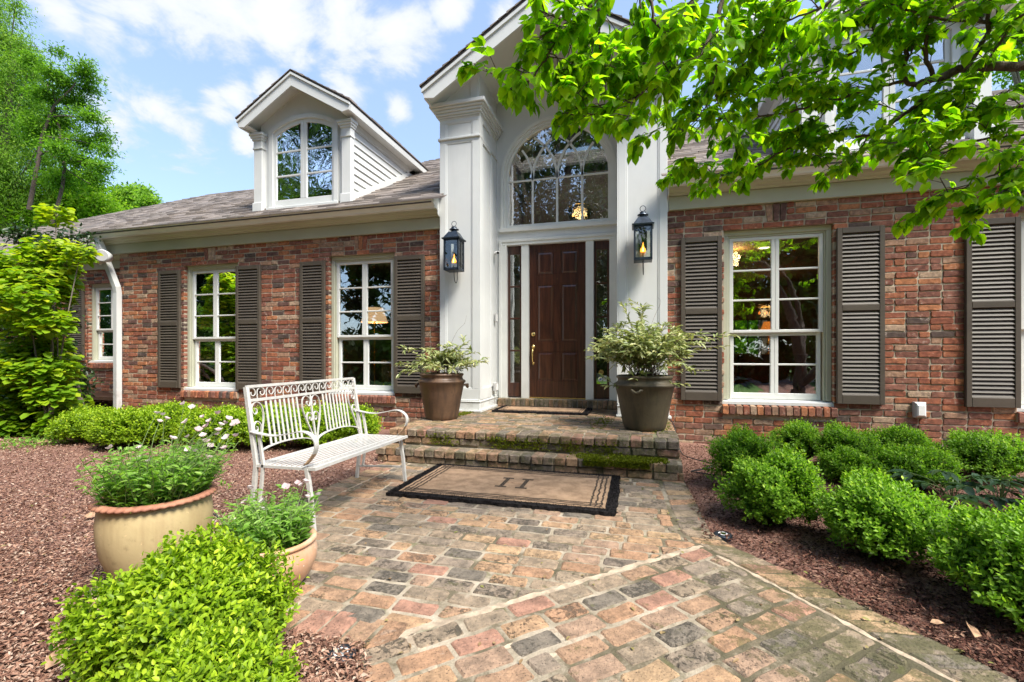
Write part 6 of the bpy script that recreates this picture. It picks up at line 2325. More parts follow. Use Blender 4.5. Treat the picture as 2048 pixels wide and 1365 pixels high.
# ---- clipped boxwoods
def boxwood(c, rx, ry, h, label, group, n, mat='box', leaf=0.021, seed_=1, rough=0.10, z0=0.0, fine=False):
    g = np.random.default_rng(seed_)
    B = root('boxwood_shrub', (c[0], c[1], z0), label, 'shrub', group)
    # lumpy ellipsoid shell; sprigs point outwards and up
    u = g.normal(size=(n, 3)); u /= np.linalg.norm(u, axis=1, keepdims=True)
    u[:, 2] = np.where(u[:, 2] < -0.55, -u[:, 2], u[:, 2])
    ph = g.uniform(0, 6.28, 6)
    lump = 1 + rough * (np.sin(u[:, 0] * 4.2 + ph[0]) * np.cos(u[:, 1] * 3.7 + ph[1]) + 0.7 * np.sin(u[:, 2] * 5.5 + u[:, 0] * 5 + ph[2]) + 0.5 * np.sin(u[:, 1] * 9 + ph[3]) * np.sin(u[:, 0] * 8 + ph[4]))
    depth = np.where(g.random(n) < 0.62, g.uniform(0.93, 1.07, n), g.uniform(0.66, 0.95, n))
    hz = h * 0.52
    p0 = np.column_stack([u[:, 0] * rx, u[:, 1] * ry, u[:, 2] * hz]) * (lump * depth)[:, None] + np.array((c[0], c[1], z0 + hz * 0.97))
    p0[:, 2] = np.maximum(p0[:, 2], z0 + 0.02)
    dirn = u * np.array((0.75, 0.75, 0.8)) + np.array((0, 0, 0.75)) + g.normal(size=(n, 3)) * 0.28
    dirn /= np.linalg.norm(dirn, axis=1, keepdims=True)
    k = 7
    SL = np.where(g.random(n) < 0.08, g.uniform(0.09, 0.14, n), g.uniform(0.03, 0.085, n)) * leaf / 0.021
    base = p0 - dirn * SL[:, None] * 0.6
    pos = np.repeat(base, k, 0)
    dd = np.repeat(dirn, k, 0)
    f = np.tile(np.linspace(0.12, 1.0, k), n)
    pos = pos + dd * (np.repeat(SL, k) * f)[:, None]
    a = g.normal(size=(n, 3)); s1 = np.cross(dirn, a); s1 /= np.linalg.norm(s1, axis=1, keepdims=True); s2 = np.cross(dirn, s1)
    ang = np.tile(np.arange(k) * 1.9, n) + np.repeat(g.uniform(0, 6.28, n), k)
    o = np.cos(ang)[:, None] * np.repeat(s1, k, 0) + np.sin(ang)[:, None] * np.repeat(s2, k, 0)
    ld = o * 0.85 + dd * (0.45 + 0.6 * f)[:, None] + g.normal(size=(n * k, 3)) * 0.12
    ln = dd - o * 0.5 + np.array((0, 0, 0.35))
    L = leaf * g.uniform(0.75, 1.2, n * k) * (1.05 - 0.25 * f)
    young = g.random(n) < np.clip(0.45 + 0.5 * u[:, 2], 0.15, 0.92)          # fresh shoots, made likelier near the top: top light put into the leaf colour
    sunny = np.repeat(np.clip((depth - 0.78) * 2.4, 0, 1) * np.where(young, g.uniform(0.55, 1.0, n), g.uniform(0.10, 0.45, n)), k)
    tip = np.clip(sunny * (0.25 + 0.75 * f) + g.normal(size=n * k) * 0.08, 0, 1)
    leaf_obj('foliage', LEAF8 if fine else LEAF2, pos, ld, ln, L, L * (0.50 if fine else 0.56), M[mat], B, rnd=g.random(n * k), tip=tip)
    # twigs inside
    tw = MB()
    for i in range(46):
        e = p0[g.integers(0, n)]
        b = np.array((c[0] + g.normal() * 0.03, c[1] + g.normal() * 0.03, z0 - 0.02))
        m_ = 0.5 * (b + e) + np.array((0, 0, 0.05))
        tw.tube([b, m_, e], 0.006, 4, 0.0015, caps=False)
    tw.build('twigs', M['stem'], B, kind='stuff')
    # dense inner mass of shaded leaves
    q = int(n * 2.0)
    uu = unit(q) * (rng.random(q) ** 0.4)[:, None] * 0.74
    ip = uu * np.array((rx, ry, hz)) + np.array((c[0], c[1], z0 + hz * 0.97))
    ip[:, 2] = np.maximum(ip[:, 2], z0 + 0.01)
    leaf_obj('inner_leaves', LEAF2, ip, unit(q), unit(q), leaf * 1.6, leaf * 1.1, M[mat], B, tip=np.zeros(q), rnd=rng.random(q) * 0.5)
    return B


GB = 'clipped boxwoods in the bed right of the walk'
right = [((1488, 972), 0.30, 0.47, 'bright boxwood nearest the porch steps at the front of the bed'),
         ((1598, 925), 0.26, 0.42, 'boxwood against the wall under the wide window, nearest the steps'),
         ((1548, 1046), 0.295, 0.45, 'rounded bright boxwood beside the grey path light'),
         ((1690, 938), 0.30, 0.42, 'boxwood against the wall under the right end of the wide window'),
         ((1693, 965), 0.23, 0.27, 'small low boxwood between taller ones in the middle of the bed'),
         ((1800, 935), 0.30, 0.40, 'boxwood against the wall below the clear outlet cover'),
         ((1822, 975), 0.31, 0.34, 'broad boxwood just in front of the one below the outlet cover'),
         ((1975, 955), 0.40, 0.42, 'wide boxwood below the farthest dark shutter, behind the hellebores'),
         ((1762, 1108), 0.335, 0.43, 'largest sprawling boxwood at the edge of the walk in the middle of the bed'),
         ((2070, 1235), 0.33, 0.45, 'boxwood cut by the picture edge, closest to the camera in the right bed'),
         ((1405 + 640, 905), 0.3, 0.40, 'boxwood cut by the picture edge against the wall')]
for i, ((u, v), r_, h, lb) in enumerate(right):
    q = on_ground(u, v)
    big = 1900 if i in (2, 8, 9) else 1250
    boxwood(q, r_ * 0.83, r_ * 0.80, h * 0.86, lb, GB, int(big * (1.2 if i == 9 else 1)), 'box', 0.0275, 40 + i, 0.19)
GL = 'clipped boxwoods in the bed left of the walk'
left = [((185, 882), 0.42, 0.36, 'boxwood at the far end of the hedge below the downspout'), ((262, 893), 0.46, 0.40, 'rounded boxwood in front of the downspout'),
        ((345, 880), 0.46, 0.42, 'boxwood behind the pink flowers below the first shutter'), ((440, 895), 0.46, 0.42, 'boxwood below the window between the first two shutters'),
        ((535, 893), 0.44, 0.42, 'boxwood seen through the left half of the bench back'), ((625, 893), 0.42, 0.42, 'boxwood seen through the middle of the bench back'),
        ((702, 888), 0.36, 0.42, 'rounded boxwood at the end of the hedge nearest the porch steps')]
for i, ((u, v), r_, h, lb) in enumerate(left):
    q = on_ground(u, v)
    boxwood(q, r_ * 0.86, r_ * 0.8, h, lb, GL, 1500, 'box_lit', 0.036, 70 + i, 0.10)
GF = 'young boxwoods in the foreground by the walk'
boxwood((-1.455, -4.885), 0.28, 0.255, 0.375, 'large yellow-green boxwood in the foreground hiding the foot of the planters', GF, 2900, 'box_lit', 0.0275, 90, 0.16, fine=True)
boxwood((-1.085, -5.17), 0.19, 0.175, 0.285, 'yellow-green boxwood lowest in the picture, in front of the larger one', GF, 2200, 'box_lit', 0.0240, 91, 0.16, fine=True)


# ---- hellebores: big leaves, each a part
def hellebore(c, n, label, seed_):
    random.seed(seed_)
    H = root('hellebore_plant', (c[0], c[1], 0), label, 'plant', 'hellebores in the right bed')
    st = MB()
    for i in range(n):
        az = random.uniform(0, 2 * math.pi)
        rr = random.uniform(0.05, 0.30)
        h = random.uniform(0.12, 0.26) * (1.1 - rr)
        e = np.array((c[0] + rr * math.cos(az), c[1] + rr * math.sin(az), h))
        st.tube(spline([(c[0], c[1], 0), (c[0] + 0.45 * rr * math.cos(az), c[1] + 0.45 * rr * math.sin(az), h * 0.8), e], 3), 0.004, 4, caps=False)
        for k in range(5):
            a = az + (k - 2) * 0.62 + jit(0.1)
            d = np.array((math.cos(a), math.sin(a), random.uniform(-0.35, 0.05)))
            L = random.uniform(0.10, 0.15)
            V, Fc = leaves(LEAF8, [e], [d], [np.array((jit(0.3), jit(0.3), 1))], L, L * 0.42)
            put('leaf', make_mesh('leaf', V, Fc, M['hellebore'], WL[H.name], True, [random.random()] * 8, [random.random() * 0.8] * 8), H)
    st.build('stems', M['green_stem'], H, kind='stuff')


hellebore(on_ground(1905, 1012), 9, 'dark leafy hellebore behind the largest boxwood', 51)
hellebore(on_ground(2000, 1020), 10, 'dark leafy hellebore nearest the picture edge below the wide boxwood', 52)
hellebore(on_ground(1890, 1085), 8, 'lighter hellebore tucked between the two front boxwoods', 53)


# ---- low seedlings and dead leaves on the mulch
def seedling(u, v, n, r_, label, leaf=0.05):
    c = on_ground(u, v)
    S = root('ground_plant', tuple(c), label, 'plant')
    pos = c + rng.normal(size=(n, 3)) * np.array((r_, r_, 0.02)) + np.array((0, 0, 0.09)) * rng.random((n, 1))
    leaf_obj('foliage', LEAF8, pos, rng.normal(size=(n, 3)) + np.array((0, 0, 0.5)), rng.normal(size=(n, 3)) * 0.4 + ZV, leaf * rng.uniform(0.6, 1.2, n), leaf * 0.4, M['herb'], S, tip=rng.random(n))


seedling(55, 890, 240, 0.22, 'low green ground plant under the leafy shrub')
seedling(125, 885, 150, 0.16, 'low green ground plant between the leafy shrub and the hedge')
seedling(440, 985, 26, 0.05, 'clover sprig on the mulch right of the cream planter', 0.035)
for (u, v, a, s, lb) in ((168, 1033, 0.4, 0.07, 'pale curled dead leaf on the mulch beside the cream planter'), (1950, 1275, 1.2, 0.055, 'tan dead leaf on the dark mulch at the lower right'), (90, 1340, 2.0, 0.06, 'brown curled dead leaf on the mulch in the lower left corner'), (72, 885, 0.3, 0.08, 'russet dead leaf under the leafy shrub'), (1860, 1245, 0.1, 0.025, 'small tan chip leaf on the dark mulch by the paving edge')):
    c = on_ground(u, v, 0.02)
    D = root('dead_leaf', tuple(c), lb, 'leaf', 'dead leaves on the mulch')
    V, Fc = leaves(LEAF8, [c], [(math.cos(a), math.sin(a), 0.15)], [(0.5, -0.3, 0.8)], s * 2, s * 0.9)
    put('blade', make_mesh('blade', V, Fc, M['deadleaf'], WL[D.name], True), D)
hs = root('irrigation_tube', (-2.10, -4.2, 0), 'thin black irrigation tube rising beside the cream planter', 'tube')
MB().tube(spline([(-2.05, -4.16, 0.0), (-2.045, -4.17, 0.10), (-2.06, -4.18, 0.19), (-2.10, -4.20, 0.24), (-2.13, -4.21, 0.26)], 5), 0.0045, 6).build('tube_run', M['black'], hs, True)
hs = root('black_cable', (0.7, -1.2, 0), 'black cable running from the porch corner onto the mulch', 'cable')
MB().tube(spline([(0.33, -0.20, 0.32), (0.44, -0.30, 0.28), (0.48, -0.75, 0.04), (0.56, -1.0, 0.015), (0.75, -1.25, 0.015), (0.62, -1.5, 0.02), (0.50, -1.62, 0.02), (0.70, -1.7, 0.02)], 6), 0.006, 5).build('cable_run', M['black'], hs, True)
hs = root('irrigation_tube', (-2.62, -0.75, 0.7), 'thin black wire hanging down from the brown planter', 'wire')
MB().tube(spline([(-2.50, -0.86, 0.80), (-2.62, -0.80, 0.68), (-2.70, -0.70, 0.48), (-2.72, -0.62, 0.30), (-2.72, -0.60, 0.1)], 5), 0.0035, 5).build('tube_run', M['black'], hs, True)
sp = root('hose_spigot', (-9.3, 0.7, 0.35), 'white hose spigot pipe at the foot of the wing wall', 'spigot')
MB().tube([(-9.35, 0.9, 0.5), (-9.35, 0.80, 0.5), (-9.35, 0.78, 0.35), (-9.38, 0.72, 0.0)], 0.03, 8).tube([(-9.35, 0.83, 0.5), (-9.35, 0.83, 0.56)], 0.02, 8).build('pipe', M['white'], sp, True)

# ---- scattered litter: bits of leaf and petals on mulch and paving
n = 260
Z_ = rng.uniform(1.5, 5.0, n)
a_ = (rng.uniform(0, 2048, n) - 1024) / F_PX
pos = np.column_stack([CAM[0] + Z_ * (-S_ + C_ * a_), CAM[1] + Z_ * (C_ + S_ * a_), np.full(n, 0.006)])
ok = ~((pos[:, 1] > -2.0) & (pos[:, 0] > -2.65) & (pos[:, 0] < 0.45))
pos = pos[ok]
n = len(pos)
leaf_obj('leaf_litter', LEAF8, pos, rng.normal(size=(n, 3)) * np.array((1, 1, 0.15)), rng.normal(size=(n, 3)) * 0.3 + ZV, rng.uniform(0.012, 0.035, n), 0.012, M['litter'], tip=rng.random(n))
# ================================================================ shrubs and trees
def limb(mb, pts, r0, r1, n=7):
    mb.tube(spline(pts, 4), r0, n, r1)


# ---- leafy shrub at the left corner: stems with tiers of round leaves
def leafy_shrub():
    base = on_ground(95, 872)
    S = root('leafy_shrub', tuple(base), 'tall yellow-green round leaved shrub at the left edge by the wing', 'shrub')
    tiers = [(40, 520, 60), (112, 428, 26), (160, 505, 22), (75, 560, 70), (100, 560, 38), (108, 592, 30), (60, 640, 60), (25, 700, 46), (88, 690, 45), (70, 770, 62), (105, 742, 40), (38, 835, 48), (118, 815, 52), (20, 600, 50), (95, 640, 34), (100, 730, 50), (28, 770, 40), (95, 500, 40), (8, 545, 40), (125, 500, 28), (55, 705, 45), (132, 530, 20), (30, 800, 55), (105, 785, 42), (75, 845, 46), (5, 735, 50), (95, 640, 44), (45, 590, 50), (125, 820, 34), (15, 850, 46), (60, 740, 50), (85, 800, 44), (60, 850, 40), (115, 845, 34), (95, 735, 40)]
    st = MB()
    pos, dd, nn, tip = [], [], [], []
    for i, (u, v, r_) in enumerate(tiers):
        Z = (6.75 if i < 22 else 6.25) + jit(0.30)
        c = at(u, v, Z)
        rm = r_ * Z / F_PX * 0.84
        m_ = base + (c - base) * np.array((0.45, 0.45, 0.55)) + np.array((jit(0.1), jit(0.1), 0))
        if i < 13:
            limb(st, [base + np.array((jit(0.06), jit(0.06), -0.03)), m_, c - np.array((0, 0, 0.05))], 0.014, 0.005, 6)
        n = int(90 + 190 * (r_ / 60) ** 2 * 1.7)
        for k in range(n):
            a, q = random.uniform(0, 6.28), rm * math.sqrt(random.random())
            # leaves sit in flat layered rosettes
            lay_ = random.choice((-0.12, 0.0, 0.10)) * rm * 2.2
            p = c + np.array((q * math.cos(a), q * math.sin(a), lay_ + random.gauss(0, 0.065) - 0.12 * q))
            pos.append(p)
            dd.append((math.cos(a) + jit(0.7), math.sin(a) + jit(0.7), random.uniform(-0.5, 0.15)))
            nn.append((jit(0.45), jit(0.45) - 0.15, 1))
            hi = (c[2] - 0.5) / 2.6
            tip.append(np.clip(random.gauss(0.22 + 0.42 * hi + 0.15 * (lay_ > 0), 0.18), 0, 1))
        for _ in range(5):
            e = c + np.array((jit(rm), jit(rm), jit(0.08)))
            st.tube([c - np.array((0, 0, 0.06)), 0.5 * (c + e), e], 0.006, 4, 0.002, caps=False)
    st.build('stems', M['bark2'], S, True, 'stuff')
    L = rng.uniform(0.08, 0.125, len(pos))
    leaf_obj('foliage', ROUND8, pos, dd, nn, L, L * 0.86, M['redbud'], S, tip=np.array(tip))


random.seed(3)
leafy_shrub()


def blob_tree(name, label, cat, base, trunk_r, blobs, n, leaf, asp, mat, bark, group=None, droop=0.0, flat=0.7, tmpl=LEAF2, limbs=True, seed_=1, cluster=9, spread=0.35, branch_r=0.35):
    """blobs: (centre, radius). leaves grow in clusters inside the blobs"""
    g = np.random.default_rng(seed_)
    T = root(name, tuple(base), label, cat, group)
    cs = np.array([b[0] for b in blobs]); rs = np.array([b[1] for b in blobs])
    w = rs ** 2; w = w / w.sum()
    m = n // cluster
    which = g.choice(len(blobs), m, p=w)
    u = g.normal(size=(m, 3)); u /= np.linalg.norm(u, axis=1, keepdims=True)
    rad = np.where(g.random(m) < 0.65, g.uniform(0.75, 1.08, m), g.uniform(0.2, 0.85, m))
    cc = cs[which] + u * (rs[which] * rad)[:, None] * np.array((1, 1, flat))
    dirn = u + np.array((0, 0, -droop)) + g.normal(size=(m, 3)) * 0.3
    dirn /= np.linalg.norm(dirn, axis=1, keepdims=True)
    pos = np.repeat(cc, cluster, 0) + np.repeat(dirn, cluster, 0) * (g.uniform(-1, 1, m * cluster) * np.repeat(rs[which] * spread, cluster))[:, None] + g.normal(size=(m * cluster, 3)) * leaf * 0.8
    dd = np.repeat(dirn, cluster, 0) * 0.6 + g.normal(size=(m * cluster, 3)) * 0.7 + np.array((0, 0, -droop * 0.8))
    nn = g.normal(size=(m * cluster, 3)) * 0.6 + np.array((0, 0, 1))
    L = leaf * g.uniform(0.7, 1.3, m * cluster)
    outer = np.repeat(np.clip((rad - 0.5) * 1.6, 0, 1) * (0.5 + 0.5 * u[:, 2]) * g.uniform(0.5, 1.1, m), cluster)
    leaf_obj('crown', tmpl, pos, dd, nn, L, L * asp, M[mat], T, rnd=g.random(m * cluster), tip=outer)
    tk = MB()
    top = cs.mean(0)
    base = np.array(base, float)
    hi = cs[np.argmax(cs[:, 2])]
    tk.tube(spline([base - ZV * 0.2, base + (top - base) * np.array((0.3, 0.3, 0.45)), base + (top - base) * np.array((0.8, 0.8, 0.8)), 0.4 * top + 0.6 * hi], 5), trunk_r, 9, trunk_r * 0.25)
    tk.build('trunk', M[bark], T, True)
    if limbs:
        br = MB()
        for c, r_ in blobs:
            a = base + (top - base) * min(0.85, max(0.3, (c[2] - base[2]) / max(0.1, (hi[2] - base[2])) * 0.75))
            br.tube(spline([a, 0.5 * (a + c) - ZV * 0.05 * r_, c], 4), trunk_r * branch_r, 5, trunk_r * 0.06, caps=False)
            for _ in range(3):
                e = np.array(c) + g.normal(size=3) * r_ * 0.55
                br.tube([c, 0.5 * (c + e), e], trunk_r * 0.09, 4, trunk_r * 0.03, caps=False)
        br.build('branches', M[bark], T, True, 'stuff')
    return T


def blobs_px(lst, Z, dz=0.0, k=1.0):
    out = []
    for u, v, r_ in lst:
        z = Z + random.uniform(-dz, dz)
        out.append((at(u, v, z), r_ * z / F_PX * k))
    return out


def ground_under(u, Z):
    p = at(u, 711, Z)
    return np.array((p[0], p[1], -0.05))


# dark evergreen shrub behind the leafy one
blob_tree('evergreen_shrub', 'dark glossy evergreen shrub between the leafy shrub and the wing wall', 'shrub', on_ground(175, 858), 0.05,
          blobs_px([(105, 505, 24), (118, 545, 18), (112, 640, 18), (105, 690, 24), (125, 735, 20), (128, 780, 32), (155, 775, 14), (140, 830, 30), (90, 640, 24), (95, 505, 34), (50, 470, 26), (150, 480, 22), (80, 640, 44), (20, 650, 44), (40, 740, 50), (120, 760, 46), (60, 820, 44)], 7.6, 0.25), 9000, 0.085, 0.42, 'evergreen', 'bark2', tmpl=LEAF8, seed_=4, cluster=6, spread=0.3)

GT = 'trees beyond the left wing'
blob_tree('feathery_tree', 'tall feathery pale green tree filling the left edge', 'tree', ground_under(-120, 26), 0.42,
          blobs_px([(10, 120, 50), (55, 150, 40), (20, 200, 60), (70, 225, 45), (25, 290, 60), (80, 320, 40), (10, 370, 60), (70, 400, 42), (30, 440, 55), (-30, 80, 60), (-60, 200, 90), (-40, 350, 80), (95, 265, 24), (30, 95, 30), (95, 440, 40), (-20, 20, 40), (30, 15, 20)], 25, 1.6), 80000, 0.17, 0.26, 'tree_a', 'bark2', GT, droop=0.8, flat=1.0, seed_=11, cluster=16, spread=0.85, branch_r=0.16)
blob_tree('locust_tree', 'open branched tree with layered sprays reaching towards the sky right of the feathery tree', 'tree', ground_under(60, 22), 0.13,
          blobs_px([(172, 130, 12), (168, 150, 20), (130, 165, 20), (178, 178, 16), (150, 205, 26), (178, 235, 20), (120, 245, 26), (205, 275, 16), (170, 285, 22), (212, 300, 14), (205, 335, 18), (165, 325, 22), (120, 300, 26), (90, 190, 24), (100, 145, 16), (185, 355, 18), (80, 260, 30), (120, 360, 28), (60, 120, 18), (118, 105, 10)], 22, 0.9), 21000, 0.16, 0.34, 'tree_b', 'bark', GT, droop=0.15, flat=0.30, seed_=12, cluster=10, spread=0.8, limbs=False)
lb_ = MB()
for pts_, r_ in (([(58, 420), (75, 330), (84, 275), (95, 246), (109, 211), (141, 180), (151, 165)], 0.10), ([(78, 315), (92, 303), (116, 320), (141, 345), (180, 368)], 0.06), ([(86, 273), (130, 278), (155, 282), (190, 290)], 0.045), ([(112, 318), (151, 322), (190, 330)], 0.04), ([(100, 235), (130, 232), (165, 238)], 0.04), ([(112, 205), (105, 170), (110, 140)], 0.04)):
    lb_.tube(spline([at(u, v, 22) for u, v in pts_], 4), r_, 6, r_ * 0.25, caps=False)
lb_.build('branches', M['bark'], bpy.data.objects['locust_tree'], True, 'stuff')
blob_tree('leafy_tree', 'bright green bushy tree above the ridge of the wing', 'tree', ground_under(130, 27), 0.30,
          blobs_px([(150, 400, 38), (200, 415, 34), (110, 420, 40), (80, 460, 44), (215, 445, 30), (165, 450, 40), (130, 365, 26), (180, 375, 22), (40, 470, 40), (60, 430, 40), (115, 475, 40), (10, 455, 50)], 27, 1.4), 42000, 0.20, 0.5, 'tree_c', 'bark2', GT, droop=0.15, flat=0.8, seed_=13, cluster=12, spread=0.7)
blob_tree('distant_tree', 'small distant greyish tree just above the far end of the roof', 'tree', ground_under(262, 44), 0.22,
          blobs_px([(262, 395, 18), (245, 385, 12), (285, 392, 16), (300, 405, 12), (270, 412, 22), (240, 412, 16), (295, 418, 16)], 44, 1.2), 9000, 0.32, 0.5, 'tree_a', 'bark2', GT, droop=0.0, flat=0.6, seed_=14, cluster=9, spread=0.5)
blob_tree('shade_tree', 'tree showing behind the right end of the roof in the upper right corner', 'tree', ground_under(2100, 17), 0.3,
          blobs_px([(2060, 40, 60), (2020, 70, 40), (2100, 120, 70), (2080, -20, 60), (1990, 20, 30)], 17, 1.0), 7000, 0.20, 0.5, 'tree_c', 'bark2', None, droop=0.1, flat=0.85, seed_=15)


# ---- dogwood reaching in from the right
def dogwood():
    random.seed(5)
    tb = np.array((2.78, -2.55, -0.05))
    D = root('dogwood_tree', tuple(tb), 'dogwood with dark limbs and bright backlit leaves reaching in from the right', 'tree')
    tr = MB()
    limb(tr, [tb, tb + (-0.03, -0.04, 0.55), tb + (0.02, -0.08, 1.0), tb + (-0.10, -0.12, 1.7), tb + (-0.32, -0.20, 2.35), at(2075, 131, 2.62)], 0.13, 0.045, 10)
    limb(tr, [tb + (-0.02, -0.05, 0.62), tb + (0.28, 0.08, 0.95), tb + (0.55, 0.2, 1.5), tb + (0.75, 0.25, 2.6), tb + (0.8, 0.1, 3.4)], 0.085, 0.03, 9)
    limb(tr, [tb + (0.0, -0.06, 0.9), tb + (0.1, -0.35, 1.5), tb + (0.05, -0.6, 2.3), tb + (-0.35, -0.75, 3.1)], 0.07, 0.03, 9)
    tr.build('trunk', M['bark'], D, True)
    segs = []          # (points, r0, r1, leaf size factor, density)

    def br(lst, Z0, Z1, r0, r1, dens=1.0):
        n = len(lst)
        segs.append(([at(u, v, Z0 + (Z1 - Z0) * i / (n - 1)) for i, (u, v) in enumerate(lst)], r0, r1, dens))

    br([(2075, 131), (2048, 132), (1937, 135), (1904, 145), (1831, 171)], 2.62, 2.7, 0.030, 0.019, 0.15)
    br([(1831, 171), (1807, 157), (1813, 110), (1802, 70), (1761, 66), (1725, 48), (1663, 55), (1611, 77), (1534, 103), (1470, 148), (1430, 165)], 2.7, 2.75, 0.014, 0.004, 1.0)
    br([(1807, 160), (1758, 176), (1666, 201), (1593, 220), (1520, 234), (1410, 242), (1370, 246)], 2.7, 2.95, 0.010, 0.003, 1.15)
    br([(1904, 147), (1864, 183), (1831, 212), (1787, 245), (1736, 271), (1666, 271), (1575, 297), (1505, 337), (1417, 352), (1372, 348)], 2.68, 3.25, 0.015, 0.003, 1.1)
    br([(1736, 271), (1710, 310), (1675, 338), (1655, 345)], 2.95, 3.1, 0.005, 0.002, 0.7)
    br([(1868, 158), (1850, 99), (1855, 37), (1835, 0), (1800, -60)], 2.7, 2.5, 0.013, 0.006, 0.9)
    br([(1934, 132), (1978, 66), (1970, 44), (1864, 35), (1790, 10), (1720, -10)], 2.65, 2.5, 0.014, 0.004, 1.0)
    br([(1976, 56), (1980, 0), (1990, -60)], 2.6, 2.4, 0.011, 0.006, 0.6)
    br([(1460, -70), (1440, 24), (1423, 68), (1392, 117), (1340, 142), (1316, 175), (1287, 183), (1250, 215), (1194, 228), (1150, 232)], 2.35, 2.25, 0.013, 0.003, 1.25)
    br([(1400, -40), (1387, 0), (1370, 24), (1355, 51), (1335, 61), (1309, 44), (1299, 0), (1280, -40)], 2.15, 2.1, 0.010, 0.006, 0.8)
    br([(1215, -40), (1204, 15), (1199, 61), (1201, 103), (1215, 140)], 2.2, 2.25, 0.006, 0.002, 1.1)
    br([(1290, -40), (1282, 0), (1287, 49), (1293, 85), (1270, 120)], 2.2, 2.3, 0.006, 0.002, 1.0)
    br([(1240, -60), (1160, 37), (1106, 95), (1086, 127), (1045, 178), (1025, 180)], 2.05, 2.2, 0.008, 0.002, 1.3)
    br([(1200, 20), (1150, 40), (1110, 35), (1075, 15), (1060, -10)], 2.05, 2.0, 0.006, 0.002, 1.3)
    br([(1316, 175), (1250, 165), (1200, 155), (1150, 150)], 2.3, 2.3, 0.005, 0.002, 1.2)
    br([(1440, 100), (1420, 190), (1400, 230), (1370, 262)], 2.5, 2.7, 0.006, 0.002, 1.0)
    br([(2110, 295), (2048, 318), (1990, 348), (1930, 375), (1885, 392)], 2.45, 2.55, 0.008, 0.002, 0.75)
    br([(2120, 355), (2060, 378), (2010, 400), (1985, 415)], 2.4, 2.5, 0.007, 0.002, 0.75)
    br([(2120, 250), (2040, 270), (1960, 280), (1900, 300), (1850, 320)], 2.5, 2.7, 0.010, 0.003, 1.1)
    br([(2110, 200), (2030, 215), (1950, 230), (1880, 262), (1830, 290)], 2.6, 2.85, 0.010, 0.003, 1.1)
    br([(2080, 10), (2030, 40), (1990, 100), (1950, 170), (1930, 215)], 2.4, 2.7, 0.009, 0.003, 1.0)
    br([(1600, -50), (1580, 20), (1530, 60), (1490, 110), (1450, 130)], 2.4, 2.6, 0.009, 0.003, 1.2)
    br([(1700, -40), (1650, 10), (1570, 40), (1500, 30)], 2.3, 2.5, 0.008, 0.003, 1.2)
    br([(1760, 66), (1700, 110), (1640, 140), (1560, 165)], 2.7, 2.8, 0.006, 0.002, 1.2)
    br([(1666, 201), (1640, 235), (1600, 262), (1560, 268)], 2.85, 3.0, 0.005, 0.002, 1.2)
    wood = MB()
    pos, dd, nn, LL, tip = [], [], [], [], []

    def leafy_twig(p0, d, length):
        """short twig ending in drooping leaves"""
        q1 = p0 + d * length * 0.55 + np.array((0, 0, 0.01))
        q2 = p0 + d * length + np.array((0, 0, -0.01))
        wood.tube([p0, q1, q2], 0.0026, 4, 0.0011, caps=False)
        side = np.cross(d, ZV)
        for k, f in enumerate((0.35, 0.7, 0.98, 1.0, 1.0)):
            for s_ in ((-1, 1) if k < 4 else (0,)):
                if random.random() < 0.16:
                    continue
                p = p0 + (q2 - p0) * min(1, f) + np.array((jit(0.006), jit(0.006), 0))
                e = d * random.uniform(0.15, 0.9) + side * s_ * random.uniform(0.4, 1.0)
                hang = random.choice((0.15, 0.3, 0.55, 0.9, 1.3))
                pos.append(p)
                dd.append(e + np.array((jit(0.25), jit(0.25), -hang)))
                nn.append(np.array((jit(0.5), jit(0.5) - 0.25, 0.8)) + e * 0.4)
                LL.append(random.uniform(0.048, 0.088))
                tip.append(np.clip(random.gauss(0.40, 0.24), 0, 1))

    def clothe(path, dens):
        acc_ = 0.0
        for i in range(1, len(path)):
            sl = np.linalg.norm(path[i] - path[i - 1])
            acc_ += sl
            if acc_ < 0.047 / max(dens, 0.05):
                continue
            acc_ = 0.0
            t = (path[i] - path[i - 1]) / (sl + 1e-9)
            for _ in range(1 if random.random() < 0.45 else 2):
                side = np.cross(t, ZV) * random.choice((-1, 1))
                d = t * random.uniform(0.1, 0.8) + side * random.uniform(0.2, 1.0) + np.array((0, 0, random.uniform(-0.25, 0.45)))
                leafy_twig(path[i], d / np.linalg.norm(d), random.uniform(0.04, 0.17))
        t = path[-1] - path[-3]
        t = t / np.linalg.norm(t)
        if dens > 0.5:
            for _ in range(3):
                d = t + np.array((jit(0.6), jit(0.6), jit(0.3)))
                leafy_twig(path[-1], d / np.linalg.norm(d), random.uniform(0.03, 0.10))

    for pts, r0, r1, dens in segs:
        sp_ = spline(pts, 6)
        # slight kinks like the real wood
        sp_ = [p + np.array((jit(0.006), jit(0.006), jit(0.006))) for p in sp_]
        MB().tube(sp_, r0, 7, r1).build('branch', M['bark'], D, True)
        clothe(sp_, dens)
        if dens < 0.5:
            continue
        acc_ = 0.0
        for i in range(2, len(sp_) - 1):
            acc_ += np.linalg.norm(sp_[i] - sp_[i - 1])
            if acc_ < 0.13:
                continue
            acc_ = 0.0
            t = sp_[i] - sp_[i - 1]
            t = t / (np.linalg.norm(t) + 1e-9)
            side = np.cross(t, ZV) * random.choice((-1, 1))
            d = t * random.uniform(0.3, 0.9) + side * random.uniform(0.5, 1.0) + np.array((0, 0, random.uniform(0.0, 0.5)))
            d /= np.linalg.norm(d)
            Ln = random.uniform(0.14, 0.34)
            q = spline([sp_[i], sp_[i] + d * Ln * 0.5 + np.array((jit(0.02), jit(0.02), 0.015)), sp_[i] + d * Ln + np.array((0, 0, -0.02))], 3)
            wood.tube(q, 0.0036, 5, 0.0014, caps=False)
            clothe(q, 0.95)
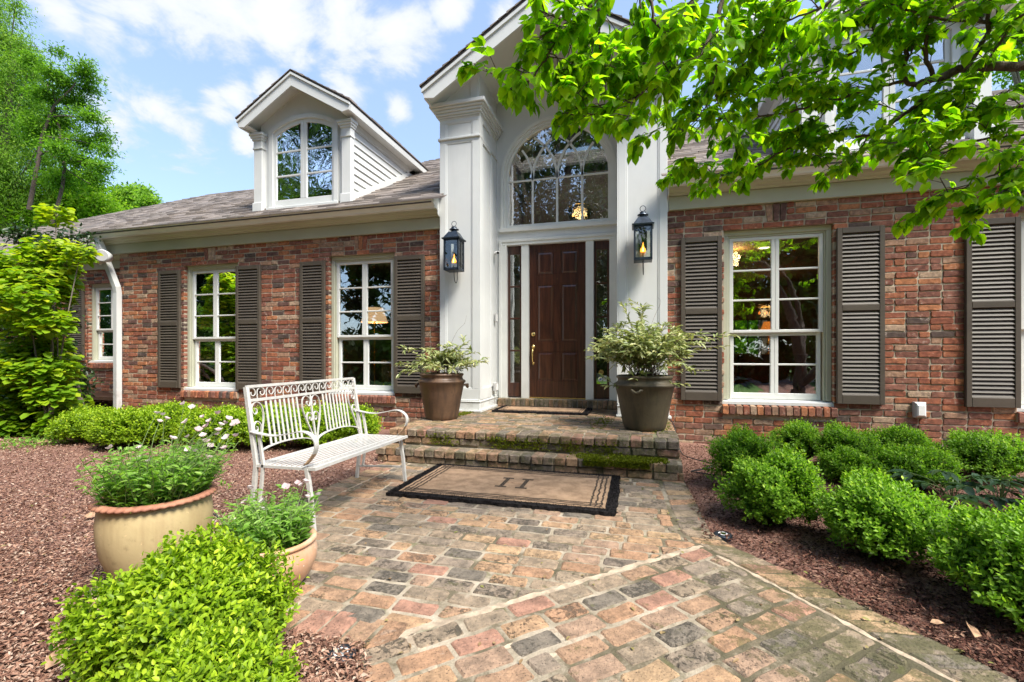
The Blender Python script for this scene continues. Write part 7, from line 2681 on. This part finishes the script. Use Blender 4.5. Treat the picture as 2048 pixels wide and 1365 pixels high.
    # more foliage higher in the tree, above and beyond the frame, which shades the bed
    # the off-frame half of the crown
    for tipc, rr in ((np.array((0.8, 0.1, 3.4)), 0.55), (np.array((-0.3, -0.75, 3.2)), 0.45), (np.array((0.75, 0.25, 2.7)), 0.4), (np.array((1.2, 0.5, 3.2)), 0.5), (np.array((0.3, -0.4, 3.6)), 0.5)):
        for _ in range(9):
            e = tb + tipc + np.array((random.gauss(0, rr), random.gauss(0, rr), random.gauss(0, 0.25)))
            q = spline([tb + tipc * np.array((1, 1, 0.93)), tb + tipc * 0.5 + (e - tb) * 0.5 + np.array((0, 0, 0.05)), e], 4)
            wood.tube(q, 0.007, 5, 0.002, caps=False)
            clothe(q, 0.8)
    for _ in range(40):
        c = tb + np.array((random.gauss(1.25, 0.75), random.gauss(0.9, 0.9), random.uniform(2.9, 4.3)))
        d = np.array((jit(1), jit(1), jit(0.3)))
        leafy_twig(c, d / np.linalg.norm(d), random.uniform(0.08, 0.2))
    wood.build('twigs', M['bark'], D, True, 'stuff')
    pos, dd, nn, LL, tip = (np.array(a) for a in (pos, dd, nn, LL, tip))
    sz = []
    for p, L in zip(pos, LL):
        u, v, Z = screen(p)
        sz.append(L / Z if (Z > 0.1 and -20 < u < 2068 and -30 < v < 1365) else 0)
    order = np.argsort(-np.array(sz))
    big = order[:300]
    for i in big:
        V, Fc = leaves(LEAF8, pos[i:i + 1], dd[i:i + 1], nn[i:i + 1], LL[i], LL[i] * random.uniform(0.54, 0.66))
        put('leaf', make_mesh('leaf', V, Fc, M['dogwood'], WL[D.name], True, [random.random()] * 8, [tip[i]] * 8), D)
    rest = order[300:]
    leaf_obj('foliage', LEAF8, pos[rest], dd[rest], nn[rest], LL[rest], LL[rest] * 0.6, M['dogwood'], D, tip=tip[rest])
    print('dogwood leaves', len(pos))


dogwood()

# ---- the garden behind the camera, seen in the window panes
me = make_mesh('driveway', [(x, y, -0.046) for x, y in ((-40, -17.5), (-10, -15.0), (6, -15.5), (30, -19), (30, -23), (6, -19.5), (-10, -19), (-40, -22))], [(0, 1, 6, 7), (1, 2, 5, 6), (2, 3, 4, 5)], M['drive'])
put('driveway', me, kind='structure')
me = make_mesh('path', [(x, y, -0.042) for x, y in ((1.5, -5.4), (2.6, -5.6), (5.5, -9.5), (7.0, -15.5), (5.0, -15.5), (4.0, -10))], [(0, 1, 2, 5), (5, 2, 3, 4)], M['mulch'])
put('path', me, kind='structure')
rb = random.Random(8)
bl = [(np.array((-3.4 + rb.gauss(0, 1.9), -12.5 + rb.gauss(0, 1.0), rb.uniform(1.2, 13.5))), rb.uniform(0.9, 1.6)) for _ in range(44)]
blob_tree('magnolia_tree', 'dark magnolia standing across the lawn and mirrored in the arched window', 'tree', (-3.4, -13.0, -0.05), 0.3, bl, 26000, 0.24, 0.42, 'magnolia', 'bark', None, droop=0.0, flat=0.9, seed_=21, cluster=8)
wb = random.Random(9)
pos_b = []
for _ in range(170):
    a = wb.uniform(R(-80), R(70))
    d_ = wb.uniform(15, 22)
    top_ = 15.0 if a < 0.1 else 8.0
    pos_b.append((np.array((d_ * math.sin(a), -2 - d_ * math.cos(a), 0.3 + (top_ - 0.3) * wb.random() ** 1.4)), wb.uniform(1.0, 2.0)))
for _ in range(70):
    pos_b.append((np.array((wb.uniform(-40, -20), wb.uniform(-20, -5), wb.uniform(1.5, 12.0))), wb.uniform(1.4, 2.6)))
cs = np.array([p[0] for p in pos_b]); rs = np.array([p[1] for p in pos_b])
n = 110000
which = rng.choice(len(cs), n)
u = unit(n)
P = cs[which] + u * (rs[which] * rng.uniform(0.3, 1.05, n))[:, None]
leaf_obj('woodland', LEAF2, P, unit(n), unit(n) * 0.6 + ZV, rng.uniform(0.35, 0.7, n), 0.3, M['woods'], None, tip=np.clip(u[:, 2] * 0.5 + 0.2, 0, 1))
pos_b = [(np.array((wb.uniform(-14, 16), wb.uniform(15, 22), wb.uniform(0.3, 4.2))), wb.uniform(1.2, 2.2)) for _ in range(45)]
cs = np.array([p[0] for p in pos_b]); rs = np.array([p[1] for p in pos_b])
n = 16000
which = rng.choice(len(cs), n)
u = unit(n)
P = cs[which] + u * (rs[which] * rng.uniform(0.3, 1.05, n))[:, None]
leaf_obj('woodland', LEAF2, P, unit(n), unit(n) * 0.6 + ZV, rng.uniform(0.25, 0.5, n), 0.22, M['tree_c'], None, tip=np.clip(u[:, 2] * 0.5 + 0.3, 0, 1))
